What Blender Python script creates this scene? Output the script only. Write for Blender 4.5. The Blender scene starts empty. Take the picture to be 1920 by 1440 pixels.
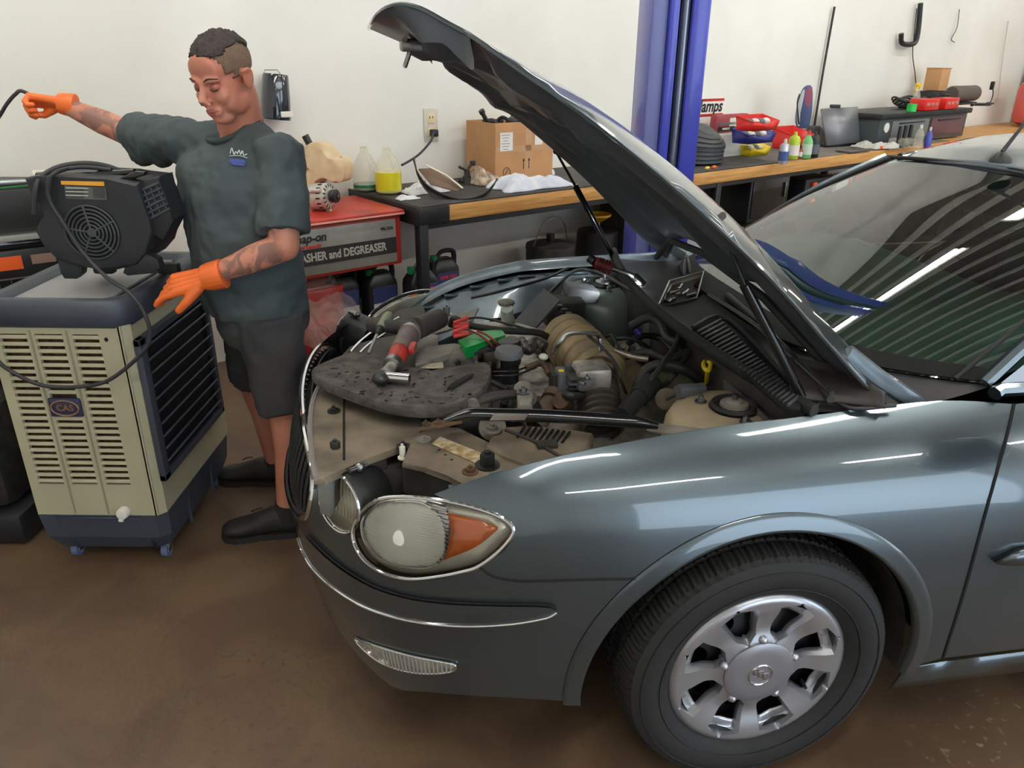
import bpy, bmesh, math, random
from mathutils import Vector as V, Matrix as M, geometry as mgeo
from math import sin, cos, pi, radians as rad
random.seed(5)
S = bpy.context.scene
COL = S.collection
# ---------------- camera ----------------
F, H, PIT, ROL = 1427., 1.665, rad(23.3), rad(-0.6)
cd = bpy.data.cameras.new('camera'); cam = bpy.data.objects.new('camera', cd); COL.objects.link(cam)
cd.sensor_width = 36; cd.lens = 36 * F / 1920; cd.clip_start = .02; cd.clip_end = 100
cam.matrix_world = M.Translation((0, 0, H)) @ M.Rotation(pi / 2 - PIT, 4, 'X') @ M.Rotation(-ROL, 4, 'Z')
S.camera = cam
# ---------------- world, light, exposure ----------------
w = bpy.data.worlds.new('world'); S.world = w; w.use_nodes = True
w.node_tree.nodes['Background'].inputs[0].default_value = (.72, .86, 1, 1)
w.node_tree.nodes['Background'].inputs[1].default_value = 3.2
S.view_settings.view_transform = 'Standard'; S.view_settings.look = 'None'
S.view_settings.exposure = 0.42; S.view_settings.gamma = 1; S.view_settings.use_curve_mapping = False
S.cycles.use_denoising = True
S.cycles.max_bounces = 8; S.cycles.sample_clamp_indirect = 6
def area(name, loc, rot, sx, sy, power, col=(1, 1, 1)):
    l = bpy.data.lights.new(name, 'AREA'); l.shape = 'RECTANGLE'; l.size = sx; l.size_y = sy; l.energy = power; l.color = col
    o = bpy.data.objects.new(name, l); COL.objects.link(o); o.location = loc; o.rotation_euler = rot; return o
TUBE = 42.0     # emission of the ceiling tubes
# ---------------- maths helpers ----------------
cp, sp, cr_, sr_ = cos(PIT), sin(PIT), cos(ROL), sin(ROL)
CA = rad(10.2); CO = V((.403, 2.262, 0)); UX = V((cos(CA), sin(CA), 0)); UY = V((-sin(CA), cos(CA), 0))
def ray(px, py):
    a_, b_ = (px - 960) / F, (py - 720) / F
    a = a_ * cr_ + b_ * sr_; b = -a_ * sr_ + b_ * cr_
    return V((a, cp - b * sp, -sp - b * cp))
C0 = V((0, 0, H))
def wz(px, py, z): r = ray(px, py); return C0 + r * ((z - H) / r.z)          # point of the room at height z
def wf(px, py, y): r = ray(px, py); return C0 + r * (y / r.y)                # point at forward distance y
def w2c(p): d = p - CO; return V((d.dot(UX), d.dot(UY), p.z))
def c2w(p): return CO + UX * p[0] + UY * p[1] + V((0, 0, p[2]))
def cz(px, py, z): return w2c(wz(px, py, z))                                 # car frame, at height z
def cY(px, py, Y): r = ray(px, py); t = (Y + CO.dot(UY)) / r.dot(UY); return w2c(C0 + r * t)
def cX(px, py, X): r = ray(px, py); t = (X + CO.dot(UX)) / r.dot(UX); return w2c(C0 + r * t)
def proj(p):
    x, y, z = p[0], p[1], p[2] - H
    d = y * cp - z * sp; a = x / d; b = (-z * cp - y * sp) / d
    return 960 + F * (a * cr_ - b * sr_), 720 + F * (a * sr_ + b * cr_)
BA = rad(38.9); BO = V((-.51, 4.09, 0)); BX = V((cos(BA), sin(BA), 0)); BY = V((-sin(BA), cos(BA), 0))
def bn(u, v, z): return BO + BX * u + BY * v + V((0, 0, z))                  # bench frame: u along the wall, v towards it
def w2b(p): d = p - BO; return V((d.dot(BX), d.dot(BY), p.z))
def bz(px, py, z): return w2b(wz(px, py, z))
def bv(px, py, v): r = ray(px, py); t = (v + BO.dot(BY)) / r.dot(BY); return w2b(C0 + r * t)
def catmull(P, n=8, closed=False):
    P = [V(p) for p in P]; out = []; N = len(P)
    if N < 3 and not closed: return P
    for i in range(N if closed else N - 1):
        if closed: a, b, c, d = P[(i - 1) % N], P[i], P[(i + 1) % N], P[(i + 2) % N]
        else:
            b, c = P[i], P[i + 1]; a = P[i - 1] if i else b * 2 - c; d = P[i + 2] if i + 2 < N else c * 2 - b
        for k in range(n):
            f = k / n
            out.append(.5 * (2 * b + (c - a) * f + (2 * a - 5 * b + 4 * c - d) * f * f + (-a + 3 * b - 3 * c + d) * f ** 3))
    if not closed: out.append(P[-1])
    return out
def frame(x, y, z=None):
    x = V(x).normalized(); y = V(y); z = x.cross(y).normalized(); y = z.cross(x)
    return M(((x.x, y.x, z.x, 0), (x.y, y.y, z.y, 0), (x.z, y.z, z.z, 0), (0, 0, 0, 1)))
def along(a, b, up=(0, 0, 1)):     # matrix at a whose local z points to b
    z = (V(b) - V(a)).normalized(); u = V(up)
    if abs(z.dot(u)) > .98: u = V((1, 0, 0))
    x = u.cross(z).normalized(); y = z.cross(x)
    return M.Translation(a) @ M(((x.x, y.x, z.x, 0), (x.y, y.y, z.y, 0), (x.z, y.z, z.z, 0), (0, 0, 0, 1)))
def T(*a): return M.Translation(a)
def RX(a): return M.Rotation(rad(a), 4, 'X')
def RY(a): return M.Rotation(rad(a), 4, 'Y')
def RZ(a): return M.Rotation(rad(a), 4, 'Z')
# ---------------- mesh collector ----------------
class G:
    def __init__(s): s.bm = bmesh.new(); s.X = M.Identity(4)
    def at(s, X): s.X = X; return s
    def _v(s, p): return s.bm.verts.new(s.X @ V(p))
    def mesh(s, vs, fs):
        b = [s._v(p) for p in vs]
        for f in fs:
            try: s.bm.faces.new([b[i] for i in f])
            except ValueError: pass
        return s
    def box(s, c, d, bev=0, R=None, taper=1):
        x, y, z = d[0] / 2, d[1] / 2, d[2] / 2; X = s.X @ T(*c) @ (R or M.Identity(4))
        vs = [s.bm.verts.new(X @ V((i * x * (taper if k > 0 else 1), j * y * (taper if k > 0 else 1), k * z))) for i in (-1, 1) for j in (-1, 1) for k in (-1, 1)]
        fs = [s.bm.faces.new([vs[i] for i in f]) for f in ((0, 1, 3, 2), (4, 6, 7, 5), (0, 4, 5, 1), (2, 3, 7, 6), (0, 2, 6, 4), (1, 5, 7, 3))]
        if bev:
            es = list({e for f in fs for e in f.edges})
            bmesh.ops.bevel(s.bm, geom=es, offset=min(bev, x * .95, y * .95, z * .95), segments=2, affect='EDGES', profile=.5)
        return s
    def loft(s, rings, caps=True, closed=True):
        R = [[s._v(p) for p in r] for r in rings]; n = len(R[0])
        for a, b in zip(R, R[1:]):
            for i in range(n if closed else n - 1):
                j = (i + 1) % n
                try: s.bm.faces.new((a[i], a[j], b[j], b[i]))
                except ValueError: pass
        if caps and n > 2:
            for r in ((R[0][::-1]), R[-1]):
                try: s.bm.faces.new(r)
                except ValueError: pass
        return s
    def tube(s, P, r, n=8, sm=0, closed=False, caps=True, flat=1):
        if sm: P = catmull(P, sm, closed)
        P = [V(p) for p in P]; N = len(P); rs = r if isinstance(r, (list, tuple)) else None
        up = None; rings = []
        for i in range(N):
            a = P[(i - 1) % N] if (i or closed) else P[0]; b = P[(i + 1) % N] if (i < N - 1 or closed) else P[-1]
            t = (b - a)
            if t.length < 1e-9: t = V((0, 0, 1))
            t.normalize()
            if up is None: up = t.orthogonal().normalized() if abs(t.z) > .9 else V((0, 0, 1))
            u = up - t * up.dot(t)
            if u.length < 1e-6: u = t.orthogonal()
            u.normalize(); up = u; v = t.cross(u)
            if rs: f = i / max(N - 1, 1) * (len(rs) - 1); k = min(int(f), len(rs) - 2); rr = rs[k] + (rs[k + 1] - rs[k]) * (f - k)
            else: rr = r
            rings.append([P[i] + u * (rr * flat * cos(2 * pi * k / n)) + v * (rr * sin(2 * pi * k / n)) for k in range(n)])
        if closed: rings.append(rings[0])
        return s.loft(rings, caps and not closed)
    def cyl(s, a, b, r, r2=None, n=20, caps=True):
        X = along(a, b); L = (V(b) - V(a)).length; r2 = r if r2 is None else r2
        return s.loft([[X @ V((rr * cos(2 * pi * k / n), rr * sin(2 * pi * k / n), z)) for k in range(n)] for rr, z in ((r, 0), (r2, L))], caps)
    def lathe(s, prof, X=None, n=32, caps=True):
        X = X or M.Identity(4)
        return s.loft([[X @ V((max(r, 1e-4) * cos(2 * pi * k / n), max(r, 1e-4) * sin(2 * pi * k / n), z)) for k in range(n)] for r, z in prof], caps)
    def prism(s, poly, z0, z1, X=None, bev=0):
        X = X or M.Identity(4); n = len(poly)
        a = [s._v(X @ V((p[0], p[1], z0))) for p in poly]; b = [s._v(X @ V((p[0], p[1], z1))) for p in poly]
        fs = [s.bm.faces.new(a[::-1]), s.bm.faces.new(b)]
        for i in range(n): j = (i + 1) % n; fs.append(s.bm.faces.new((a[i], a[j], b[j], b[i])))
        if bev: bmesh.ops.bevel(s.bm, geom=list({e for f in fs[:2] for e in f.edges}), offset=bev, segments=2, affect='EDGES', profile=.5)
        return s
    def sph(s, c, r, X=None, n=16, m=10, p=1):
        r = (r, r, r) if isinstance(r, (int, float)) else r; X = X or M.Identity(4)
        g = lambda v: math.copysign(abs(v) ** p, v)
        rings = [[T(*c) @ X @ V((r[0] * g(sin(pi * i / m) * cos(2 * pi * k / n)), r[1] * g(sin(pi * i / m) * sin(2 * pi * k / n)), -r[2] * g(cos(pi * i / m)))) for k in range(n)] for i in range(m + 1)]
        rings[0] = [q + V((0, 0, 0)) for q in rings[0]]
        s.loft(rings, False); return s
    def grid(s, f, nu, nv, wrap=False):
        vs = [[s._v(f(i / nu, j / nv)) for j in range(nv + 1)] for i in range(nu + (0 if wrap else 1))]
        for i in range(nu):
            for j in range(nv):
                a, b = vs[i], vs[(i + 1) % len(vs)]
                s.bm.faces.new((a[j], b[j], b[j + 1], a[j + 1]))
        return s
    def add(s, o):     # merge another collector
        me = bpy.data.meshes.new('t'); o.bm.to_mesh(me); me.transform(s.X); s.bm.from_mesh(me); bpy.data.meshes.remove(me); return s
    def build(s, name, mat, parent=None, angle=38, weld=0, **mods):
        if weld: bmesh.ops.remove_doubles(s.bm, verts=s.bm.verts, dist=weld)
        bmesh.ops.recalc_face_normals(s.bm, faces=s.bm.faces)
        me = bpy.data.meshes.new(name); s.bm.to_mesh(me); s.bm.free()
        for p in me.polygons: p.use_smooth = True
        if angle < 180: me.set_sharp_from_angle(angle=rad(angle))
        if mat: me.materials.append(mat)
        o = bpy.data.objects.new(name, me); COL.objects.link(o)
        if parent is not None: o.parent = parent
        if 'remesh' in mods:
            m = o.modifiers.new('r', 'REMESH'); m.mode = 'VOXEL'; m.voxel_size = mods['remesh']; m.use_smooth_shade = True
            m = o.modifiers.new('s', 'SMOOTH'); m.factor = .5; m.iterations = mods.get('smooth', 4)
        if 'solid' in mods:
            m = o.modifiers.new('s', 'SOLIDIFY'); m.thickness = mods['solid']; m.offset = mods.get('off', -1)
        if 'sub' in mods: m = o.modifiers.new('u', 'SUBSURF'); m.levels = m.render_levels = mods['sub']
        return o
def tag(o, label=None, cat=None, group=None, kind=None):
    if label: o['label'] = label
    if cat: o['category'] = cat
    if group: o['group'] = group
    if kind: o['kind'] = kind
    return o
def thing(name, label, cat, loc=(0, 0, 0), rz=0, group=None):
    o = bpy.data.objects.new(name, None); COL.objects.link(o); o.empty_display_size = .05
    o.location = loc; o.rotation_euler = (0, 0, rz); return tag(o, label, cat, group)
def dup(src, loc, rz=None, label=None, scale=None):
    c = src.copy(); COL.objects.link(c); c.location = loc
    if rz is not None: c.rotation_euler = (0, 0, rz)
    if scale: c.scale = scale
    if label: c['label'] = label
    for ch in src.children:
        d = ch.copy(); COL.objects.link(d); d.parent = c
        for g in ch.children: e = g.copy(); COL.objects.link(e); e.parent = d
    return c
def link_copy(src, parent, mat=None):
    c = src.copy(); COL.objects.link(c); c.parent = parent
    if mat is not None: c.matrix_local = mat
    return c
_fc = {}
def text(s, size, X, mat, parent, name='lettering', ext=.0006, bold=0, sx=1, shear=0, align='LEFT'):
    c = bpy.data.curves.new('f', 'FONT'); c.body = s; c.size = size; c.extrude = ext; c.offset = bold; c.shear = shear; c.align_x = align; c.resolution_u = 3
    o = bpy.data.objects.new('f', c); COL.objects.link(o)
    me = bpy.data.meshes.new_from_object(o.evaluated_get(bpy.context.evaluated_depsgraph_get())); bpy.data.objects.remove(o); bpy.data.curves.remove(c)
    me.transform(X @ M.Diagonal((sx, 1, 1, 1))); me.materials.clear(); me.materials.append(mat); me.name = name
    q = bpy.data.objects.new(name, me); COL.objects.link(q); q.parent = parent; return q
# ---------------- materials ----------------
def lin(c): return tuple((x / 255 / 12.92 if x / 255 <= .04045 else ((x / 255 + .055) / 1.055) ** 2.4) for x in c)
MC = {}
def pm(name, col, rough=.5, metal=0, var=0, sc=6, col2=None, bump=0, bsc=None, coat=0, emis=0, trans=0, alpha=1, ior=None, detail=4, lo=.35, hi=.65, sheen=0, sss=0):
    if name in MC: return MC[name]
    m = bpy.data.materials.new(name); m.use_nodes = True; nt = m.node_tree; N = nt.nodes; L = nt.links; b = N['Principled BSDF']
    c = lin(col); b.inputs['Base Color'].default_value = (*c, 1); b.inputs['Roughness'].default_value = rough; b.inputs['Metallic'].default_value = metal
    b.inputs['Coat Weight'].default_value = coat; b.inputs['Coat Roughness'].default_value = .04
    if trans: b.inputs['Transmission Weight'].default_value = trans
    if ior: b.inputs['IOR'].default_value = ior
    if sss: b.inputs['Subsurface Weight'].default_value = sss; b.inputs['Subsurface Radius'].default_value = (.02, .008, .004); b.inputs['Subsurface Scale'].default_value = .5
    if alpha < 1: b.inputs['Alpha'].default_value = alpha
    if emis: b.inputs['Emission Color'].default_value = (*c, 1); b.inputs['Emission Strength'].default_value = emis
    tc = N.new('ShaderNodeTexCoord'); out = tc.outputs['Object']
    if var or col2:
        n = N.new('ShaderNodeTexNoise'); n.inputs['Scale'].default_value = sc; n.inputs['Detail'].default_value = detail; L.new(out, n.inputs['Vector'])
        r = N.new('ShaderNodeValToRGB'); L.new(n.outputs['Fac'], r.inputs[0])
        c2 = lin(col2) if col2 else tuple(x * (1 - var) for x in c); c1 = c if col2 else tuple(min(1, x * (1 + var)) for x in c)
        r.color_ramp.elements[0].position = lo; r.color_ramp.elements[0].color = (*c2, 1)
        r.color_ramp.elements[1].position = hi; r.color_ramp.elements[1].color = (*c1, 1)
        L.new(r.outputs[0], b.inputs['Base Color'])
    if bump:
        n = N.new('ShaderNodeTexNoise'); n.inputs['Scale'].default_value = bsc or sc * 4; n.inputs['Detail'].default_value = 3; L.new(out, n.inputs['Vector'])
        u = N.new('ShaderNodeBump'); u.inputs['Strength'].default_value = bump; u.inputs['Distance'].default_value = .01; L.new(n.outputs['Fac'], u.inputs['Height']); L.new(u.outputs[0], b.inputs['Normal'])
    MC[name] = m; return m
K = pm('black_plastic', (30, 31, 33), .45, var=.25)
KG = pm('black_gloss', (20, 21, 23), .18, coat=.5)
KR = pm('black_rubber', (34, 34, 35), .75, var=.2, sc=20)
KD = pm('dusty_black', (64, 61, 57), .7, col2=(40, 38, 37), sc=14)
STEEL = pm('steel', (150, 150, 152), .35, 1, var=.2, sc=20)
CHROME = pm('chrome', (225, 226, 228), .08, 1)
ALU = pm('cast_aluminium', (176, 171, 162), .5, .7, var=.35, sc=25, bump=.1, bsc=90)
DARKM = pm('dark_metal', (60, 60, 60), .45, .6, var=.3, sc=18)
WHITE = pm('white_plastic', (225, 222, 210), .45, var=.06)
RED = pm('red_paint', (170, 44, 34), .4, var=.25, sc=5)
REDP = pm('red_plastic', (215, 38, 32), .35)
BLUE = pm('blue_plastic', (45, 50, 150), .35)
YEL = pm('yellow_plastic', (235, 205, 30), .4)
GRN = pm('green_plastic', (20, 140, 60), .4)
ORG = pm('orange_plastic', (235, 95, 25), .45)
KRAFT = pm('cardboard', (190, 142, 98), .8, var=.1, sc=5)
INK = pm('print_black', (25, 25, 26), .6)
PAPER = pm('paper', (232, 228, 220), .8)
# ================= room =================
def wallmat():
    m = pm('wall_paint', (238, 236, 228), .7, col2=(228, 226, 216), sc=1.2, bump=.03, bsc=8)
    return m
WALL = wallmat()
def floormat():
    m = bpy.data.materials.new('stained_concrete'); m.use_nodes = True; nt = m.node_tree; N = nt.nodes; L = nt.links; b = N['Principled BSDF']
    tc = N.new('ShaderNodeTexCoord')
    def noise(s, d=5, dist=0):
        n = N.new('ShaderNodeTexNoise'); n.inputs['Scale'].default_value = s; n.inputs['Detail'].default_value = d; n.inputs['Distortion'].default_value = dist; L.new(tc.outputs['Object'], n.inputs['Vector']); return n
    def ramp(f, st):
        r = N.new('ShaderNodeValToRGB'); L.new(f, r.inputs[0]); e = r.color_ramp.elements
        for i, (p, c) in enumerate(st):
            q = e[i] if i < 2 else e.new(p); q.position = p; q.color = (*lin(c), 1)
        return r
    def mix(a, c, f, t='MIX'):
        x = N.new('ShaderNodeMixRGB'); x.blend_type = t
        for s, i in ((f, 0), (a, 1), (c, 2)):
            if isinstance(s, (float, int)): x.inputs[i].default_value = s
            elif isinstance(s, tuple): x.inputs[i].default_value = (*lin(s), 1)
            else: L.new(s, x.inputs[i])
        return x.outputs[0]
    base = ramp(noise(.9, 4, .5).outputs['Fac'], [(.3, (98, 78, 58)), (.7, (112, 86, 70)), (.5, (102, 82, 60))])
    dk = ramp(noise(3.2, 6, .8).outputs['Fac'], [(.42, (0, 0, 0)), (.6, (255, 255, 255))])
    c = mix(base.outputs[0], (88, 68, 53), dk.outputs[0])
    sp_ = ramp(noise(38, 3).outputs['Fac'], [(.60, (0, 0, 0)), (.66, (255, 255, 255))])
    gate = ramp(noise(2.1, 3).outputs['Fac'], [(.45, (0, 0, 0)), (.62, (255, 255, 255))])
    c = mix(c, (84, 64, 50), mix(sp_.outputs[0], gate.outputs[0], 1.0, 'MULTIPLY'))
    # pale worn paint flecks beside the wheel
    mp = N.new('ShaderNodeVectorMath'); mp.operation = 'DISTANCE'; L.new(tc.outputs['Object'], mp.inputs[0]); mp.inputs[1].default_value = (1.42, 1.32, 0)
    near = ramp(mp.outputs['Value'], [(.12, (255, 255, 255)), (.45, (0, 0, 0))])
    fl = ramp(noise(38, 8, .2).outputs['Fac'], [(.60, (0, 0, 0)), (.68, (200, 200, 200))])
    c = mix(c, (190, 175, 150), mix(fl.outputs[0], near.outputs[0], 1.0, 'MULTIPLY'))
    L.new(c, b.inputs['Base Color'])
    rr = N.new('ShaderNodeMapRange'); L.new(noise(2.5, 4).outputs['Fac'], rr.inputs[0]); rr.inputs[3].default_value = .32; rr.inputs[4].default_value = .6; L.new(rr.outputs[0], b.inputs['Roughness'])
    u = N.new('ShaderNodeBump'); u.inputs['Strength'].default_value = .12; u.inputs['Distance'].default_value = .01; L.new(noise(45, 4).outputs['Fac'], u.inputs['Height']); L.new(u.outputs[0], b.inputs['Normal'])
    return m
FLOOR = floormat()
HC = 4.6
def slab(name, pts, z0, z1, mat):
    g = G(); g.prism([(p.x, p.y) for p in pts], z0, z1); o = g.build(name, mat); o['kind'] = 'structure'; return o
WV = .80                                   # wall plane in the bench frame
UL, UR, VF = -5.0, 13.0, -9.0
slab('floor', [bn(UL - .3, VF - .3, 0), bn(UR + .3, VF - .3, 0), bn(UR + .3, WV + .3, 0), bn(UL - .3, WV + .3, 0)], -.1, 0, FLOOR)
slab('wall_back', [bn(UL - .3, WV, 0), bn(UR + .3, WV, 0), bn(UR + .3, WV + .2, 0), bn(UL - .3, WV + .2, 0)], 0, HC, WALL)
slab('wall_left', [bn(UL - .2, VF, 0), bn(UL, VF, 0), bn(UL, WV, 0), bn(UL - .2, WV, 0)], 0, HC, WALL)
slab('wall_right', [bn(UR, VF, 0), bn(UR + .2, VF, 0), bn(UR + .2, WV, 0), bn(UR, WV, 0)], 0, HC, WALL)
# street side with two open roller doors (daylight)
g = G()
segs = [(UL - .2, -3.2, 0), (1.0, 2.6, 0), (7.4, UR + .2, 0)]
for a, b, z in segs:
    p = [bn(a, VF - .2, 0), bn(b, VF - .2, 0), bn(b, VF, 0), bn(a, VF, 0)]; g.prism([(q.x, q.y) for q in p], 0, HC)
p = [bn(-3.2, VF - .2, 0), bn(1.0, VF - .2, 0), bn(1.0, VF, 0), bn(-3.2, VF, 0)]; g.prism([(q.x, q.y) for q in p], 3.3, HC)
p = [bn(2.6, VF - .2, 0), bn(7.4, VF - .2, 0), bn(7.4, VF, 0), bn(2.6, VF, 0)]; g.prism([(q.x, q.y) for q in p], 3.3, HC)
g.build('wall_front', WALL)['kind'] = 'structure'
CEIL = pm('ceiling_metal', (118, 112, 106), .55, var=.1, sc=2)
RIB = pm('ceiling_rib', (214, 208, 198), .5)
slab('ceiling', [bn(UL - .3, VF - .3, 0), bn(UR + .3, VF - .3, 0), bn(UR + .3, WV + .3, 0), bn(UL - .3, WV + .3, 0)], HC, HC + .1, CEIL)
g = G()
for i in range(26):                        # raised ribs of the metal ceiling
    v = WV - .3 - i * .37
    p = [bn(UL, v - .09, 0), bn(UR, v - .09, 0), bn(UR, v, 0), bn(UL, v, 0)]; g.prism([(q.x, q.y) for q in p], HC - .05, HC)
o = g.build('ceiling_ribs', RIB); o['kind'] = 'structure'
LT = pm('tube_light', (255, 252, 244), .5, emis=TUBE); HOUS = pm('lamp_housing', (235, 235, 232), .4)
first = None; gtag = 'ceiling tube lamps'
def lamp(u, v):
    global first
    if first: return dup(first, bn(u, v, HC - .75), BA - pi / 2)
    t = thing('ceiling_lamp', 'long white twin tube lamp hung under the ceiling', 'lamp', bn(u, v, HC - .75), BA - pi / 2, gtag)
    G().prism([(-.09, .05), (-.05, .09), (.05, .09), (.09, .05), (.07, .045), (-.07, .045)], -1.2, 1.2, RX(90)).build('housing', HOUS, t)
    G().cyl((0, -1.0, .09), (0, -1.0, .75), .006, n=6).cyl((0, 1.0, .09), (0, 1.0, .75), .006, n=6).build('suspension_rod', STEEL, t)
    for x in (-.035, .035): G().cyl((x, -1.17, .02), (x, 1.17, .02), .016, n=8).build('tube', LT, t)
    first = t; return t
for u in (-2.2, 1.3, 4.8, 8.6):
    for v in (-.9, -3.7, -6.5): lamp(u, v)
# ================= car =================
CAR = thing('car', 'grey-blue four-door sedan with its hood propped open, standing beside the workbench', 'car', CO, CA)
def paintmat():
    m = bpy.data.materials.new('car_paint'); m.use_nodes = True; nt = m.node_tree; N = nt.nodes; L = nt.links; b = N['Principled BSDF']
    b.inputs['Base Color'].default_value = (*lin((78, 89, 95)), 1); b.inputs['Metallic'].default_value = .8; b.inputs['Roughness'].default_value = .32
    b.inputs['Coat Weight'].default_value = 1; b.inputs['Coat Roughness'].default_value = .03; b.inputs['Coat IOR'].default_value = 1.55
    n = N.new('ShaderNodeTexNoise'); n.inputs['Scale'].default_value = 900; tc = N.new('ShaderNodeTexCoord'); L.new(tc.outputs['Object'], n.inputs[0])
    r = N.new('ShaderNodeValToRGB'); L.new(n.outputs['Fac'], r.inputs[0])
    r.color_ramp.elements[0].color = (*lin((68, 79, 87)), 1); r.color_ramp.elements[1].color = (*lin((94, 105, 110)), 1); L.new(r.outputs[0], b.inputs['Base Color'])
    return m
PAINT = paintmat()
PBAY = pm('bay_paint', (96, 108, 116), .35, .4, var=.2, sc=9, coat=.4)
GAP = pm('panel_gap', (12, 12, 13), .9)
PLN = [(3.85, -.60), (3.75, -.78), (3.3, -.90), (2.4, -.925), (1.6, -.925), (.9, -.925), (.5, -.922), (.2, -.918), (-.1, -.912), (-.35, -.90), (-.57, -.868), (-.74, -.805), (-.88, -.70), (-.98, -.56), (-1.05, -.40), (-1.095, -.21), (-1.11, 0)]
_pts = catmull([(x, y, 0) for x, y in PLN] + [(x, -y, 0) for x, y in PLN[-2::-1]], 16)
_al = [0]
for a, b in zip(_pts, _pts[1:]): _al.append(_al[-1] + (b - a).length)
TT = _al[-1]; HT = TT / 2
import bisect
def plan(t):
    t = min(max(t, 0), TT); i = min(max(bisect.bisect_right(_al, t) - 1, 1), len(_pts) - 3); f = (t - _al[i]) / (_al[i + 1] - _al[i])
    a, b, c, d = _pts[i - 1], _pts[i], _pts[i + 1], _pts[i + 2]
    p = b.lerp(c, f); tg = ((c - a).lerp(d - b, f)).normalized()
    n = V((tg.y, -tg.x, 0)); 
    if n.dot(V((.6 if p.x < 1 else min(p.x, 3), 0, 0)) - p) < 0: n = -n
    return p, n
ZS = [.12, .2, .3, .45, .6, .7, .8, .88, .94, 1.0]
IS = [.10, .045, .02, .004, 0, .006, .03, .085, .17, .30]
IF = [.14, .065, .035, .01, .01, .035, .09, .22, .40, .8]
def spl(x, xs, ys):
    i = max(0, min(len(xs) - 2, bisect.bisect_left(xs, x) - 1)); h = xs[i + 1] - xs[i]; t = (x - xs[i]) / h
    sl = lambda k: (ys[1] - ys[0]) / (xs[1] - xs[0]) if k == 0 else (ys[-1] - ys[-2]) / (xs[-1] - xs[-2]) if k == len(xs) - 1 else (ys[k + 1] - ys[k - 1]) / (xs[k + 1] - xs[k - 1])
    m0, m1 = sl(i) * h, sl(i + 1) * h
    return (2 * t ** 3 - 3 * t * t + 1) * ys[i] + (t ** 3 - 2 * t * t + t) * m0 + (-2 * t ** 3 + 3 * t * t) * ys[i + 1] + (t ** 3 - t * t) * m1
def t_of(X):     # arc parameter of the near side where the plan curve passes X
    lo, hi = 0, HT
    for _ in range(40):
        m = (lo + hi) / 2
        if plan(m)[0].x > X: lo = m
        else: hi = m
    return lo
TA, TB = t_of(-.46), t_of(-1.0)
def sf(t, z, off=0):
    q = TT - t if t > HT else t
    w_ = min(max((q - TA) / (TB - TA), 0), 1); w_ = w_ * w_ * (3 - 2 * w_)
    p, n = plan(t)
    ins = spl(z, ZS, IS) * (1 - w_) + spl(z, ZS, IF) * w_
    v = p + n * ins; v.z = z
    if off:
        e = .004; a = sf(t + e, z) - sf(t - e, z); b = sf(t, z + e) - sf(t, z - e); m = a.cross(b).normalized()
        if m.dot(n) > 0: m = -m
        v = v + m * off
    return v
def snorm(t, z): return (sf(t, z, .01) - sf(t, z)).normalized()
_g0 = [(i * .12, j * .1 + .17) for i in range(4, int(HT / .12) + 2) for j in range(9)]
_gp = [(proj(c2w(sf(*q))), q) for q in _g0]
def hit(px, py, g=None):
    if g is None: g = min(_gp, key=lambda e: (e[0][0] - px) ** 2 + (e[0][1] - py) ** 2)[1]
    t, z = g
    f = lambda t, z: proj(c2w(sf(t, z)))
    for _ in range(12):
        a = f(t, z); r = (px - a[0], py - a[1])
        if abs(r[0]) + abs(r[1]) < .15: break
        b = f(t + 1e-4, z); c = f(t, z + 1e-4)
        j = ((b[0] - a[0]) * 1e4, (c[0] - a[0]) * 1e4, (b[1] - a[1]) * 1e4, (c[1] - a[1]) * 1e4); D = j[0] * j[3] - j[1] * j[2]
        if abs(D) < 1e-6: break
        dt = (r[0] * j[3] - j[1] * r[1]) / D; dz = (j[0] * r[1] - j[2] * r[0]) / D
        t += max(-.1, min(.1, dt)); z = max(.12, min(1, z + max(-.05, min(.05, dz))))
    return (t, z)
def on(pxs, sm=6, closed=False):
    P = catmull([(x, y, 0) for x, y in pxs], sm, closed); out = []; g = None
    for p in P: g = hit(p.x, p.y, g); out.append(g)
    return out
def mir(L_): return [(TT - t, z) for t, z in L_][::-1]
def inside(p, poly):
    c = False; n = len(poly); j = n - 1
    for i in range(n):
        a, b = poly[i], poly[j]
        if (a[1] > p[1]) != (b[1] > p[1]) and p[0] < (b[0] - a[0]) * (p[1] - a[1]) / (b[1] - a[1]) + a[0]: c = not c
        j = i
    return c
def resamp(poly, step):
    out = []
    for a, b in zip(poly, poly[1:] + poly[:1]):
        d = math.hypot(a[0] - b[0], a[1] - b[1]); n = max(1, int(d / step))
        if d < 1e-5: continue
        for k in range(n): out.append((a[0] + (b[0] - a[0]) * k / n, a[1] + (b[1] - a[1]) * k / n))
    return out
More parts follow.
